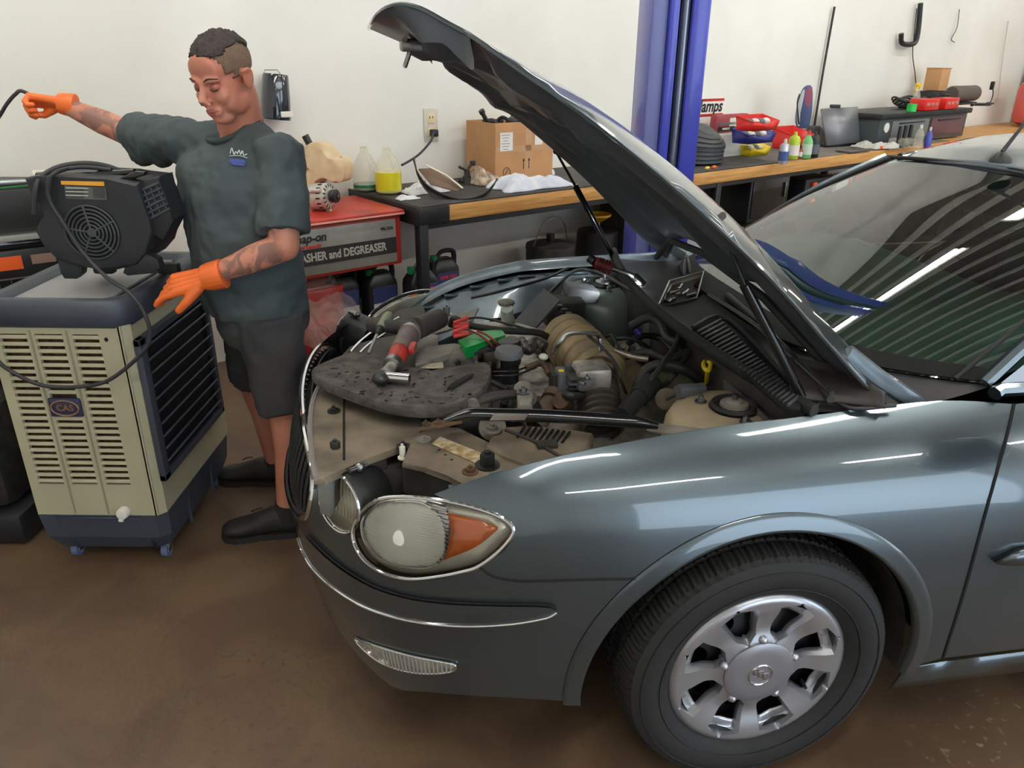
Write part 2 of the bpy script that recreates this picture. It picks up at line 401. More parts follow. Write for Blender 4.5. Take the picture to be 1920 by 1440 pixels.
def cdt(outer, holes=(), step=.025):
    loops = [resamp(outer, step)] + [resamp(h, step) for h in holes]
    vs, es = [], []
    for lp in loops:
        k = len(vs); vs += lp; es += [(k + i, k + (i + 1) % len(lp)) for i in range(len(lp))]
    x0, x1 = min(v[0] for v in loops[0]), max(v[0] for v in loops[0]); y0, y1 = min(v[1] for v in loops[0]), max(v[1] for v in loops[0])
    nb = len(vs); near = {}
    for v in vs: near.setdefault((int(v[0] / step), int(v[1] / step)), []).append(v)
    j = 0; y = y0 + step / 2
    while y < y1:
        x = x0 + (step / 2 if j % 2 else 0)
        while x < x1:
            c = (int(x / step), int(y / step))
            ok = not any((v[0] - x) ** 2 + (v[1] - y) ** 2 < (.55 * step) ** 2 for a in (-1, 0, 1) for b in (-1, 0, 1) for v in near.get((c[0] + a, c[1] + b), ()))
            if ok and inside((x, y), loops[0]) and not any(inside((x, y), h) for h in loops[1:]): vs.append((x, y))
            x += step
        y += step * .87; j += 1
    r = mgeo.delaunay_2d_cdt([V(v).to_2d() if len(v) == 3 else V((v[0], v[1])) for v in vs], es, [], 0, 1e-6)
    P = r[0]; Fs = []
    for f in r[2]:
        c = (sum(P[i].x for i in f) / len(f), sum(P[i].y for i in f) / len(f))
        if inside(c, loops[0]) and not any(inside(c, h) for h in loops[1:]): Fs.append(list(f))
    return [(p.x, p.y) for p in P], Fs
def patch(name, mat, outer, holes=(), off=0, parent=None, step=.025, solid=.003, fn=None, **kw):
    fn_ = fn; P, Fs = cdt(outer, holes, step); fn = fn or (lambda t, z: sf(t, z, off))
    g = G(); g.mesh([fn(*p) for p in P], Fs); 
    loose = [v for v in g.bm.verts if not v.link_faces]
    bmesh.ops.delete(g.bm, geom=loose, context='VERTS')
    o = g.build(name, mat, parent or CAR, angle=180 if not solid else 60)
    if not solid and fn_ is None:
        me = o.data; inv = {tuple(round(c, 5) for c in fn(*p)): p for p in P}; ns = []
        for v in me.vertices:
            p = inv.get(tuple(round(c, 5) for c in v.co)); ns.append(tuple(snorm(*p)) if p else tuple(v.normal))
        a = sum(V(ns[v]).dot(f.normal) for f in me.polygons for v in f.vertices[:1])
        if a < 0: me.flip_normals()
        me.normals_split_custom_set_from_vertices(ns)
    if solid:
        m = o.modifiers.new('s', 'SOLIDIFY'); m.thickness = solid; m.offset = 0
    return o
def stube(name, mat, L_, r, off=0, parent=None, closed=False, flat=1):
    return G().tube([sf(t, z, off) for t, z in L_], r, 8, closed=closed, flat=flat).build(name, mat, parent or CAR)
# --- outlines traced on the body surface ---
TOP = on([(820, 930), (880, 906), (960, 880), (1040, 857), (1130, 835), (1215, 817), (1300, 800), (1385, 786), (1470, 775), (1560, 762), (1630, 750), (1700, 741), (1760, 735), (1820, 734), (1901, 738)], 4)
DOORL = on([(1901, 738), (1888, 800), (1850, 950), (1815, 1090), (1778, 1217)], 5)
ARCH = on([(1702, 1228), (1714, 1195), (1732, 1135), (1726, 1096), (1694, 1056), (1635, 1017), (1556, 991), (1453, 988), (1397, 1003), (1318, 1036), (1250, 1080)], 6)
_unused = on([(1250, 1080), (1205, 1125), (1168, 1180), (1138, 1235), (1116, 1285), (1103, 1312)], 5)
cxA, czA, rA = .008, .325, .409
tc = t_of(cxA)
def acirc(a0, a1, n, r=rA): return [(tc + r * cos(rad(lerp(a0, a1, i / n))), czA + r * sin(rad(lerp(a0, a1, i / n)))) for i in range(n + 1)]
def lerp(a, b, f): return a + (b - a) * f
ARCH = acirc(187, 53, 44); ARCHB = acirc(53, -5, 20)
SEAM = on([(1250, 1078), (1180, 1081), (1100, 1084), (1000, 1089), (960, 1087), (930, 1080), (905, 1064)], 5)
LAMP = on([(905, 1062), (945, 1030), (968, 998), (958, 978), (925, 962), (870, 947), (800, 937), (735, 937), (700, 950), (678, 975), (668, 1005), (676, 1035), (698, 1062), (735, 1082), (780, 1089), (830, 1083), (870, 1074)], 5, True)
FTIP = on([(905, 1064), (950, 1034), (970, 998), (960, 976), (925, 960), (870, 946), (820, 932)], 5)
pl = lambda t: sf(t, .3)
tD0 = DOORL[-1][0]
sill = [(tD0, DOORL[-1][1]), (tD0 + .07, .292), (ARCH[0][0] - .01, .29)]
fender_out = TOP + DOORL[1:-1] + sill + ARCH + SEAM[1:] + FTIP[1:-1]
fender = patch('front_fender', PAINT, fender_out, step=.022, solid=0)
fender['label'] = 'grey-blue fender over the near front wheel'
def farz(t, z):
    q = TT - t if t > HT else t; x = plan(q)[0].x
    return (t, z - .075 * min(1, max(0, (-.25 - x) / .45)) * min(1, max(0, (z - .55) / .2)))
farL = lambda L_: [farz(*q) for q in mir(L_)]
patch('front_fender', PAINT, farL(fender_out), step=.035, solid=0)['label'] = 'grey-blue fender on the far side of the engine bay'
def lip(name, L_, mat, dy=.05, dz=-.05, far=False, n=3):
    g = G(); P = [sf(t, z) for t, z in L_]; s = 1 if not far else -1
    rows = [P, [p + V((0, s * dy * .35, dz * .15)) for p in P], [p + V((0, s * dy * .6, dz * .6)) for p in P], [p + V((0, s * dy, dz)) for p in P]]
    g.grid(lambda u, v: rows[round(v * 3)][round(u * (len(P) - 1))], len(P) - 1, 3); o = g.build(name, mat, CAR); return o
lip('fender_flange', TOP[:-6], PBAY, .035, -.04)
lip('fender_flange', farL(TOP)[6:], PBAY, .05, -.03, True)
stube('panel_seam', GAP, SEAM, .0028, .0005)
stube('panel_seam', GAP, DOORL, .003, .0005)
None and stube('fender_crease', PAINT, on([(880, 925), (1000, 897), (1160, 861), (1300, 829), (1470, 796), (1600, 772), (1690, 757)], 6), .004, -.0022)
# arch flare
def arc_out(dr, n=60):
    A = ARCH + ARCHB[1:]; out = []
    for t, z in A:
        x = t; d = math.hypot(t - tc, z - czA); out.append((tc + (t - tc) * (1 + dr / d), czA + (z - czA) * (1 + dr / d)))
    return out
AR = ARCH + ARCHB[1:]
def flare(t, z):
    d = math.hypot(t - tc, z - czA) - rA; return sf(t, z, .0022 + .0075 * max(0, 1 - max(0, d) / .042) ** .5)
def flp(u, v):
    a = rad(lerp(187, -5, u)); r = rA - .004 + .046 * v; return flare(tc + r * cos(a), czA + r * sin(a)) + (V((0, .02, 0)) if v < .01 else V())
G().grid(flp, 120, 8).build('arch_flare', PAINT, CAR, angle=180)
# wheel housing
for s in (-1, 1):
    g = G(); y0, y1 = s * .885, s * .60
    g.grid(lambda u, v: (cxA + .405 * cos(pi * (1.04 - 1.08 * u)), y0 + (y1 - y0) * v, czA + .405 * sin(pi * (1.04 - 1.08 * u))), 36, 6)
    g.mesh([(cxA - .39, y1, .26), (cxA + .39, y1, .26), (cxA + .39, y1, .74), (cxA - .39, y1, .74)], [(0, 1, 2, 3)])
    g.build('wheel_housing', KD, CAR)
# --- bumper ---
b_bot = [(ARCHB[-1][0], ARCHB[-1][1]), (t_of(-.52), .305), (t_of(-.64), .30), (t_of(-.76), .27), (t_of(-.86), .215), (t_of(-.98), .18), (HT, .17)]
b_bot = [tuple(p[:2]) for p in catmull([(a, b, 0) for a, b in b_bot], 4)]
low = LAMP[:]     # lower half of the lamp rim
i0 = min(range(len(LAMP)), key=lambda i: (LAMP[i][0] - SEAM[-1][0]) ** 2 + (LAMP[i][1] - SEAM[-1][1]) ** 2)
seq = LAMP[i0:] + LAMP[:i0]
seq = seq[::-1]  # runs along the lower edge towards the nose
under = []
for q in seq:
    under.append(q)
    if q[0] > hit(690, 955)[0] and q[1] > .72: break
tl = under[-1][0]
b_top = [(tl + .02, .765), (tl + .06, .765), (TT / 2 - .50, .765)]
GR = [(HT + .51 * math.copysign(abs(cos(a)) ** .8, cos(a)), .655 + .125 * math.copysign(abs(sin(a)) ** .75, sin(a))) for a in [2 * pi * i / 64 for i in range(64)]]
INL = (hit(647, 947)[0], .715); 
IN = [(INL[0] + .066 * cos(a), INL[1] + .082 * sin(a)) for a in [2 * pi * i / 28 for i in range(28)]]
half_top = ARCHB[::-1][:0] + SEAM[:-1] + under + b_top
arch_side = ARCHB[::-1]          # bottom to seam
half = b_bot[::-1] + arch_side[1:-1] + half_top     # nose bottom -> rear -> up -> seam -> nose
outer = half + [(HT, .785)] + mir(half)[:-1]
outer = [q for i, q in enumerate(outer) if i == 0 or math.hypot(q[0] - outer[i - 1][0], q[1] - outer[i - 1][1]) > 1e-4]
inm = mir(IN)
# wedge between grille and lamp stays painted; the grille and the inner lamps cut holes
def clampz(h, zt): return [(a, min(b, zt)) for a, b in h]
bumper = patch('front_bumper', PAINT, outer, [clampz(GR, .758), clampz(IN, .755), clampz(inm, .755)], step=.025, solid=0)
bumper['label'] = 'grey bumper wrapping the nose'
# --- grille ---
GM = pm('grille_plastic', (38, 40, 43), .3, var=.1)
gr = patch('grille', GM, GR, off=-.03, step=.05)
gs = G()
for i in range(-12, 13):
    t = HT + i * .039; zt = .115 * (1 - min(1, (abs(i) * .039 / .51) ** 3)) ** .5
    gs.tube([sf(t, .655 - zt + 2 * zt * k / 6, -.012) for k in range(7)], .0055, 6)
    
gs.build('grille_bars', GM, gr)['kind'] = 'stuff'
stube('grille_surround', CHROME, GR, .0085, .002, gr, True)['label'] = 'chrome ring around the grille'
# nose strip with chrome edge
R_lo = on([(573, 1014), (583, 1040), (602, 1070), (640, 1104), (700, 1138), (780, 1160), (870, 1168), (960, 1163), (1030, 1150), (1052, 1139)], 6)
R_up = on([(1052, 1139), (1030, 1131), (950, 1131), (860, 1130), (780, 1122), (710, 1102), (650, 1068), (610, 1036), (585, 1010)], 6)
strip = R_lo + R_up[1:]
st = patch('rub_strip', PAINT, strip, off=.012, step=.02, solid=0)
stube('chrome_line', CHROME, R_lo, .0032, .0135, st); stube('panel_seam', GAP, R_up, .0025, .004, st)
st2 = patch('rub_strip', PAINT, mir(strip), off=.007, step=.03, solid=.012)
# lower marker lens
FL = [tuple(p[:2]) for p in catmull([(a, b, 0) for a, b in [(t_of(-.93), .335), (t_of(-.86), .372), (t_of(-.78), .392), (t_of(-.70), .402), (t_of(-.683), .394), (t_of(-.70), .372), (t_of(-.78), .335), (t_of(-.86), .312), (t_of(-.91), .315)]], 5, True)]
CLR = pm('clear_lens', (205, 205, 198), .12, .6, coat=1)
fl = patch('corner_marker', CLR, FL, off=.002, step=.02); fl['label'] = 'clear ribbed marker lens low in the bumper'
stube('marker_bezel', CHROME, FL, .003, .004, fl, True)
g = G()
ftm = [min(q[0] for q in FL), max(q[0] for q in FL)]
for i in range(18):
    t = ftm[0] + .012 + (ftm[1] - ftm[0]) * .62 * i / 18
    zz = [z for z in [.2 + k * .004 for k in range(80)] if inside((t, z), FL)]
    if len(zz) > 2: g.tube([sf(t, zz[0], .006), sf(t, (zz[0] + zz[-1]) / 2, .006), sf(t, zz[-1], .006)], .0022, 5)
g.build('lens_ribs', CLR, fl)['kind'] = 'stuff'
# --- headlamps ---
REFL = pm('lamp_reflector', (236, 232, 214), .22, .35); AMB = pm('amber_lens', (224, 112, 34), .2, coat=1, var=.1, sc=20)
GLS = bpy.data.materials.new('lamp_glass'); GLS.use_nodes = True; nt = GLS.node_tree; b_ = nt.nodes['Principled BSDF']; nt.nodes.remove(b_)
mx = nt.nodes.new('ShaderNodeMixShader'); tr = nt.nodes.new('ShaderNodeBsdfTransparent'); gl = nt.nodes.new('ShaderNodeBsdfGlossy'); fr = nt.nodes.new('ShaderNodeFresnel')
tr.inputs[0].default_value = (1, 1, 1, 1); gl.inputs['Roughness'].default_value = .03; fr.inputs[0].default_value = 1.5
nt.links.new(fr.outputs[0], mx.inputs[0]); nt.links.new(tr.outputs[0], mx.inputs[1]); nt.links.new(gl.outputs[0], mx.inputs[2]); nt.links.new(mx.outputs[0], nt.nodes['Material Output'].inputs[0])
def sub(cfun, pts, n=5): return on(pts, n, True)
LENS = on([(745, 945), (800, 948), (835, 985), (840, 1040), (812, 1068), (770, 1070), (722, 1058), (690, 1025), (682, 985), (705, 955)], 4, True)
FLUT = on([(798, 945), (842, 952), (849, 1000), (842, 1048), (818, 1066), (838, 1035), (834, 985), (815, 958)], 4, True)
AMBR = on([(842, 966), (890, 975), (936, 990), (930, 1003), (896, 1030), (850, 1050), (838, 1052), (848, 1010), (846, 980)], 4, True)
DISC = pm('lamp_lens_glass', (236, 238, 226), .22, 0, coat=1)
for far in (False, True):
    mm = (lambda L_: mir(L_)) if far else (lambda L_: L_)
    hl = patch('headlamp', REFL, mm(LAMP), off=-.022, step=.03)
    hl['label'] = 'teardrop headlamp with amber turn signal' + (' on the far side' if far else ' over the near bumper corner')
    stube('lamp_bezel', CHROME, mm(LAMP), .0045, .001, hl, True); stube('lamp_gasket', GAP, mm([(a, b) for a, b in LAMP]), .0045, -.006, hl, True)
    c0 = (sum(q[0] for q in LENS) / len(LENS), sum(q[1] for q in LENS) / len(LENS))
    def dome(t, z, far=far):
        q = (TT - t, z) if far else (t, z)
        d = min(1, math.hypot(q[0] - c0[0], q[1] - c0[1]) / .085); return sf(t, z, -.012 + .014 * (1 - d * d))
    patch('round_lens', DISC, mm(LENS), step=.014, fn=dome, parent=hl)
    g = G(); lo_, hi_ = min(q[1] for q in LENS), max(q[1] for q in LENS)
    for i in range(26):
        z = lo_ + (hi_ - lo_) * (i + .5) / 26; ts = [c0[0] + k * .004 for k in range(-30, 31)]; ts = [t for t in ts if inside((t, z), LENS)]
        if len(ts) > 3:
            P = [dome((TT - t) if far else t, z) for t in (ts[0], ts[len(ts) // 3], ts[2 * len(ts) // 3], ts[-1])]; g.tube([p + snorm(TT - ts[0] if far else ts[0], z) * .0012 for p in P], .0011, 4)
    g.build('lens_ribs', DISC, hl)['kind'] = 'stuff'
    stube('lens_ring', CHROME, mm(LENS), .0028, -.003, hl, True)
    g = G(); lo_, hi_ = min(q[1] for q in FLUT), max(q[1] for q in FLUT)
    for i in range(15):
        z = lo_ + (hi_ - lo_) * (i + .5) / 15; ts = [FLUT[0][0] + k * .003 for k in range(-40, 41)]; ts = [t for t in ts if inside((t, z), FLUT)]
        if len(ts) > 2: g.tube([sf((TT - t) if far else t, z, -.002) for t in (ts[0], ts[len(ts) // 2], ts[-1])], .0042, 6)
    g.build('reflector_fluting', CHROME, hl)['kind'] = 'stuff'
    patch('turn_signal', AMB, mm(AMBR), off=-.008, step=.014, parent=hl)['label'] = 'amber turn signal wedge'
    patch('clear_cover', GLS, mm(LAMP), off=.003, step=.03, parent=hl, solid=0)
    # inner round lamp
    tt_, zz_ = INL; tt_ = TT - tt_ if far else tt_
    c = sf(tt_, zz_, -.01); nrm = V((-.74, .64 if far else -.64, .12)).normalized(); c = c + nrm * .01; X = along(c, c + nrm)
    pod = G().lathe([(.001, -.10), (.060, -.10), (.074, -.05), (.078, .0), (.074, .012)], X, 32, caps=False).build('high_beam_lamp', K, CAR)
    pod['label'] = 'round inner headlamp in a dark pod' + (' on the far side' if far else '')
    G().lathe([(.001, -.035), (.03, -.033), (.055, -.012), (.066, .012), (.070, .014)], X, 32, caps=False).build('reflector', REFL, pod)
    G().tube([X @ V((.071 * cos(a), .071 * sin(a), .013)) for a in [2 * pi * i / 36 for i in range(36)]], .0045, 8, closed=True).build('lamp_bezel', CHROME, pod)
    G().lathe([(.001, .026), (.03, .024), (.055, .017), (.068, .010)], X, 32, caps=False).build('clear_cover', GLS, pod)
    g = G()
    for i in range(-3, 4): g.box((i * .012, 0, -.012), (.003, .09, .004), R=M.Identity(4))
    q = G().at(X).add(g).build('lens_ribs', REFL, pod)
    G().tube([X @ V((.088 * cos(a), .088 * sin(a), -.03)) for a in [pi * (.95 + i / 24 * 1.1) for i in range(25)]], .012, 8).build('lamp_trim', STEEL, pod)
    G().sph(X @ V((.02, .085, -.03)), .012).cyl(X @ V((.02, .085, -.05)), X @ V((.02, .085, .0)), .006).build('adjuster', STEEL, pod)
# --- sides, doors, rear (simple beyond the frame) ---
zS = .30
def side(mirror):
    f = (lambda L_: mir(L_)) if mirror else (lambda L_: L_)
    tb = TT * 0
    dl = DOORL[::-1]  # bottom to top
    t1 = t_of(1.62); t2 = t_of(2.62)
    front = [(a - .006, min(b, .94)) for a, b in dl]
    d1 = [(t1, .30)] + front + [(t1, .94)]
    o = patch('front_door', PAINT, f(d1), step=.04, solid=0)
    d2 = [(t2 + .02, .33), (t1 - .006, .30), (t1 - .006, .955), (t2, .955)]
    patch('rear_door', PAINT, f(d2), step=.08)
    tcR = t_of(2.81)
    ar = [(tcR + .39 * cos(a), .325 + .39 * sin(a)) for a in [pi * i / 16 for i in range(17)]]
    q = [(t2 - .006, .955), (t_of(3.85) + .001, .93), (.001, .40), (tcR - .39, .30)] + ar[::-1][1:-1] + [(t2 - .006, .60)]
    q = [(0.002, .95), (0.002, .35), (tcR - .395, .33)] + ar[::-1] + [(t2 - .006, .72), (t2 - .006, .955)]
    patch('rear_quarter', PAINT, f(q), step=.08)
    patch('sill', PAINT, f([(tcR + .40, .29), (tcR + .40, .20), (ARCH[0][0] - .0, .20), (ARCH[0][0] - .01, .288), (tD0, .296)]), step=.06)
    if not mirror:
        ml = on([(1862, 1040), (1880, 1028), (1915, 1016)], 4); zc = ml[-1][1]; tE = ml[0][0]
        P_ = [(tE, zc - .012), (tE - .06, zc + .014), (t_of(1.6), zc + .014), (t_of(1.6), zc - .024), (tE - .05, zc - .024)]
        d = patch('door_moulding', PAINT, P_, off=.010, step=.04, solid=.016)
        stube('panel_seam', GAP, [(a, b) for a, b in P_], .002, .003, d, True)
side(False); side(True)
# rear panel, trunk, roof, glass
def lerp(a, b, f): return a + (b - a) * f
g = G(); y_ = .60
g.grid(lambda u, v: (3.84 - .03 * (2 * v - 1) ** 2 + (.10 * max(0, v - .6)), lerp(-.60, .60, u), lerp(.25, .95, v)), 12, 8); g.build('rear_bumper', PAINT, CAR)
roofc = [(1.19, 1.338, .60), (1.32, 1.385, .63), (1.6, 1.435, .65), (2.1, 1.445, .65), (2.5, 1.41, .63), (2.75, 1.35, .60)]
def roofp(u, v):
    f = u * (len(roofc) - 1); i = min(int(f), len(roofc) - 2); a, b = roofc[i], roofc[i + 1]; k = f - i
    x, z, w_ = (lerp(a[j], b[j], k) for j in range(3)); y = (2 * v - 1)
    return (x + (.05 * (1 - y * y) - .03 if u < .01 else .05 * (1 - y * y) - .03), y * w_, z - .045 * abs(y) ** 2.6 + .012 * (1 - y * y) - .0)
G().grid(roofp, 24, 20).build('roof', PAINT, CAR, solid=.02)
WSC = [(.70, .975, .715), (.86, 1.075, .690), (1.0, 1.165, .655), (1.2, 1.33, .605)]
# windscreen: base curve to header curve
def ws(u, v, off=0):
    y = 2 * v - 1
    xb = lerp(.235, .60, abs(y) ** 4); xh = 1.22 - .06 * abs(y) ** 2; zb = .962; zh = 1.340 - .022 * abs(y) ** 2
    wd = lerp(.715, .600, u)
    x = lerp(xb, xh, u); z = lerp(zb, zh, u) + .042 * sin(pi * u) * (1 - .3 * abs(y)) + off
    return V((x, y * wd, z))
WG = bpy.data.materials.new('windscreen_glass'); WG.use_nodes = True; nt = WG.node_tree; nt.nodes.remove(nt.nodes['Principled BSDF'])
mx = nt.nodes.new('ShaderNodeMixShader'); tr = nt.nodes.new('ShaderNodeBsdfTransparent'); gl = nt.nodes.new('ShaderNodeBsdfGlossy'); fr = nt.nodes.new('ShaderNodeFresnel')
tr.inputs[0].default_value = (.62, .80, .72, 1); gl.inputs['Roughness'].default_value = .01; fr.inputs[0].default_value = 2.5
nt.links.new(fr.outputs[0], mx.inputs[0]); nt.links.new(tr.outputs[0], mx.inputs[1]); nt.links.new(gl.outputs[0], mx.inputs[2]); nt.links.new(mx.outputs[0], nt.nodes['Material Output'].inputs[0])
G().grid(lambda u, v: ws(u, v), 30, 40).build('windscreen', WG, CAR)
for s in (0, 1):
    G().tube([ws(k / 10, s) for k in range(11)], .018, 8).build('windscreen_pillar', PAINT, CAR)
    G().tube([ws(k / 10, lerp(.02, .98, s), .004) for k in range(11)], .006, 6).build('windscreen_seal', KR, CAR)
G().grid(lambda u, v: ws(.005 + .06 * u, v, .003), 2, 40).build('windscreen_frit', GAP, CAR)
G().tube([ws(1, k / 20, .004) for k in range(21)], .007, 6).build('windscreen_seal', KR, CAR)
DASH = pm('dashboard_grey', (92, 126, 112), .6, var=.08); SEATM = pm('seat_cloth', (92, 104, 100), .85, var=.12, sc=30); INT = pm('cabin_dark', (40, 42, 42), .8)
# pillars and side windows, upper body
for s in (-1, 1):
    pts = [(.62, .735, .965), (1.62, .76, .965), (2.62, .76, .965), (3.05, .72, .97)]
    top = [(1.22, .60, 1.315), (1.62, .63, 1.36), (2.62, .61, 1.33), (2.80, .59, 1.29)]
    G().mesh([(x, s * y, z) for x, y, z in (pts[0], pts[1], pts[2], pts[3], top[3], top[2], top[1], top[0])], [(0, 1, 6, 7), (1, 2, 5, 6), (2, 3, 4, 5)]).build('side_window', WG, CAR, angle=10)
    g = G()
    for a, b in ((1, 1), (2, 2)): g.tube([(pts[a][0], s * pts[a][1], pts[a][2]), (top[b][0], s * top[b][1], top[b][2])], .03, 8)
    g.tube([(x, s * y, z) for x, y, z in top], .02, 8); g.tube([(pts[3][0], s * pts[3][1], pts[3][2]), (top[3][0], s * top[3][1], top[3][2])], .05, 8)
    g.tube([(x, s * (y + .01), z - .008) for x, y, z in [(.60, .742, .960)] + pts], .017, 8)
    g.build('door_frame', PAINT, CAR)
G().grid(lambda u, v: (lerp(2.78, 3.2, u), (2 * v - 1) * lerp(.58, .66, u), lerp(1.315, 1.0, u) + .03 * sin(pi * u)), 8, 10).build('rear_window', WG, CAR)
G().grid(lambda u, v: (lerp(3.18, 3.86, u), (2 * v - 1) * lerp(.74, .62, u), lerp(1.0, .955, u) + .015 * sin(pi * v)), 8, 10).build('trunk_lid', PAINT, CAR)
G().grid(lambda u, v: (lerp(2.9, 3.86, u), (1 if v > .5 else -1) * lerp(.76 if abs(v - .5) > .3 else .70, .62, u), lerp(.965, .95, u)), 6, 3).build('rear_shoulder', PAINT, CAR)
# antenna
X = cY(1745 + 10, 288, -.0); ab = cz(1866, 283, 1.372)
G().lathe([(.034, 0), (.032, .012), (.014, .030), (.009, .034)], T(ab.x, ab.y, ab.z - .004), 16).tube([(ab.x, ab.y, ab.z + .03), (ab.x + .045, ab.y + .0, ab.z + .10), (ab.x + .075, ab.y + .01, ab.z + .165)], [.007, .005, .003], 8).build('antenna', K, CAR)
# cabin
def dashp(u, v):
    y = 2 * v - 1; return (lerp(.34 + .32 * abs(y) ** 3, 1.06, u), y * .68, lerp(.955, 1.005, u) + .035 * sin(pi * u) + (.035 * math.exp(-((y + .5) / .25) ** 2) * u))
G().grid(dashp, 10, 30).build('dashboard', DASH, CAR)
G().box((1.10, 0, .86), (.12, 1.34, .28), .04).build('dashboard_face', DASH, CAR)
Xs = T(1.22, -.36, 1.0) @ RY(-62)
sw = G().tube([Xs @ V((.185 * cos(a), .185 * sin(a), 0)) for a in [2 * pi * i / 40 for i in range(40)]], .016, 8, closed=True); sw.cyl(Xs @ V((0, 0, -.03)), Xs @ V((0, 0, .01)), .07)
for a in (0, pi, -pi / 2): sw.tube([Xs @ V((.06 * cos(a), .06 * sin(a), 0)), Xs @ V((.18 * cos(a), .18 * sin(a), 0))], .014, 6)
sw.build('steering_wheel', INT, CAR)
for y in (-.36, .36):
    for x0 in (1.55, 2.45):
        s_ = G().box((x0, y, .55), (.50, .52, .16), .06).build('seat', SEATM, CAR)
        G().box((x0 + .28, y, .87), (.14, .50, .56), .06, R=RY(14)).build('seat_back', SEATM, s_)
        G().box((x0 + .37, y, 1.19), (.10, .26, .15), .045, R=RY(10)).build('headrest', SEATM, s_)
G().box((2.0, 0, .30), (2.9, 1.7, .06)).build('floor_pan', INT, CAR)
G().box((2.95, 0, .78), (.1, 1.5, .5)).build('rear_shelf', INT, CAR)
G().box((1.02, 0, .55), (.06, 1.5, .6)).build('footwell_wall', INT, CAR)
G().cyl((1.02, -.02, 1.27), (1.05, -.02, 1.27), .01, n=8).box((1.10, 0, 1.25), (.03, .22, .065), .02).build('rear_view_mirror', K, CAR)
# door mirror
mp_ = cY(1912, 725, -.93)
G().sph((mp_.x + .13, -1.00, .995), (.10, .11, .075), p=.8).build('door_mirror', PAINT, CAR)
# --- hood ---
HP = [(0, .385, .945), (.12, .295, 1.03), (.45, .04, 1.275), (.70, -.155, 1.43), (.95, -.36, 1.567), (1.15, -.53, 1.655), (1.27, -.635, 1.705), (1.36, -.700, 1.735), (1.43, -.742, 1.732), (1.48, -.762, 1.702)]
Ls = [p[0] for p in HP]
def hc(L_, y):
    x = spl(L_, Ls, [p[1] for p in HP]); z = spl(L_, Ls, [p[2] for p in HP])
    e = .01; tx = spl(L_ + e, Ls, [p[1] for p in HP]) - x; tz = spl(L_ + e, Ls, [p[2] for p in HP]) - z; n = V((tz, 0, -tx)).normalized()
    if n.z < 0: n = -n
    yy = y / .74; cr = -.004 + .038 * (1 - yy * yy) - .045 * (max(0, abs(yy) - .72) / .28) ** 2
    sw_ = .10 * yy * yy * 0
    return V((x, y, z)) + n * cr, n
half_o = [(.21, 0), (.20, .2), (.165, .4), (.10, .58), (.03, .69), (.0, .735), (.3, .745), (.62, .735), (.86, .705), (1.03, .675), (1.13, .64), (1.20, .60), (1.235, .56), (1.225, .52), (1.24, .48), (1.30, .45), (1.36, .42), (1.42, .37), (1.455, .25), (1.47, 0)]
ho = half_o + [(l, -y) for l, y in half_o[-2:0:-1]]
hood = patch('hood', PAINT, ho, fn=lambda l, y: hc(l, y)[0], step=.04, solid=.004)
hood['label'] = 'hood propped open on two gas struts, dark underside in view'
UND = pm('hood_underside', (74, 80, 88), .5, 0, var=.12, sc=7, coat=.15)
stube_h = G().tube([hc(l, y)[0] for l, y in [q for a, b in zip(ho, ho[1:] + ho[:1]) for q in [(lerp(a[0], b[0], k / 4), lerp(a[1], b[1], k / 4)) for k in range(4)]]], .005, 6, closed=True)
stube_h.build('hood_hem', PAINT, hood)
def deep(l, y):
    # distance of the inner frame below the skin: raised ribs, sunken pockets
    a = abs(y); base = .052
    edge = 9
    for (x0_, y0_), (x1_, y1_) in zip(ho, ho[1:] + ho[:1]):
        dx, dy = x1_ - x0_, y1_ - y0_; t_ = max(0, min(1, ((l - x0_) * dx + (y - y0_) * dy) / (dx * dx + dy * dy + 1e-9)))
        edge = min(edge, math.hypot(l - x0_ - dx * t_, y - y0_ - dy * t_))
    edge -= .010
    k_ = min(1, max(0, edge) / .085); d = lerp(.003, base, k_ * k_ * (3 - 2 * k_))
    def pocket(lc, yc, rl, ry, dep, p=3):
        q = (abs((l - lc) / rl) ** p + abs((a - yc) / ry) ** p); return -dep * max(0, 1 - q) ** .5 if q < 1 else 0
    if edge < .03: return d
    d += pocket(.62, .0, .34, .20, .028); d += pocket(.45, .44, .30, .13, .026); d += pocket(1.02, .40, .22, .14, .028); d += pocket(1.14, .0, .13, .30, .022)
    d += .022 * math.exp(-((a - .27 - .12 * (l - .6)) / .035) ** 2) * (1 if .1 < l < 1.3 else 0)
    d += .016 * math.exp(-((l - .93) / .04) ** 2)
    return d
def hin(l, y):
    p, n = hc(l, y); return p - n * deep(l, y)
ci = lambda q: (q[0] * .985 + .010 if q[0] < .5 else q[0] - .010, q[1] * .985)
hi_ = patch('inner_panel', UND, [ci(q) for q in ho], fn=hin, step=.022, parent=hood, solid=.002)
# latch, insulation clips, front grille crossbar on the hood
LK = hin(1.32, 0)
G().box(tuple(LK + V((0.0, 0, -.02))), (.06, .12, .03), .008).cyl(LK + V((0, -.03, -.02)), LK + V((0, .03, -.02)), .006).tube([LK + V((0, -.03, -.02)), LK + V((-.02, -.03, -.07)), LK + V((-.02, .03, -.07)), LK + V((0, .03, -.02))], .005, 6).build('latch_striker', STEEL, hood)
g = G()
for l, y in ((1.28, .20), (1.28, -.20), (1.20, .46), (1.20, -.46), (1.0, .6), (1.0, -.6)):
    pass
g.bm.free()
g = G().tube([hc(l, y)[0] - hc(l, y)[1] * .05 for l, y in [(.06, -.68), (.21, -.35), (.25, 0), (.21, .35), (.06, .68)]], .012, 8); g.build('weatherstrip', KR, hood)
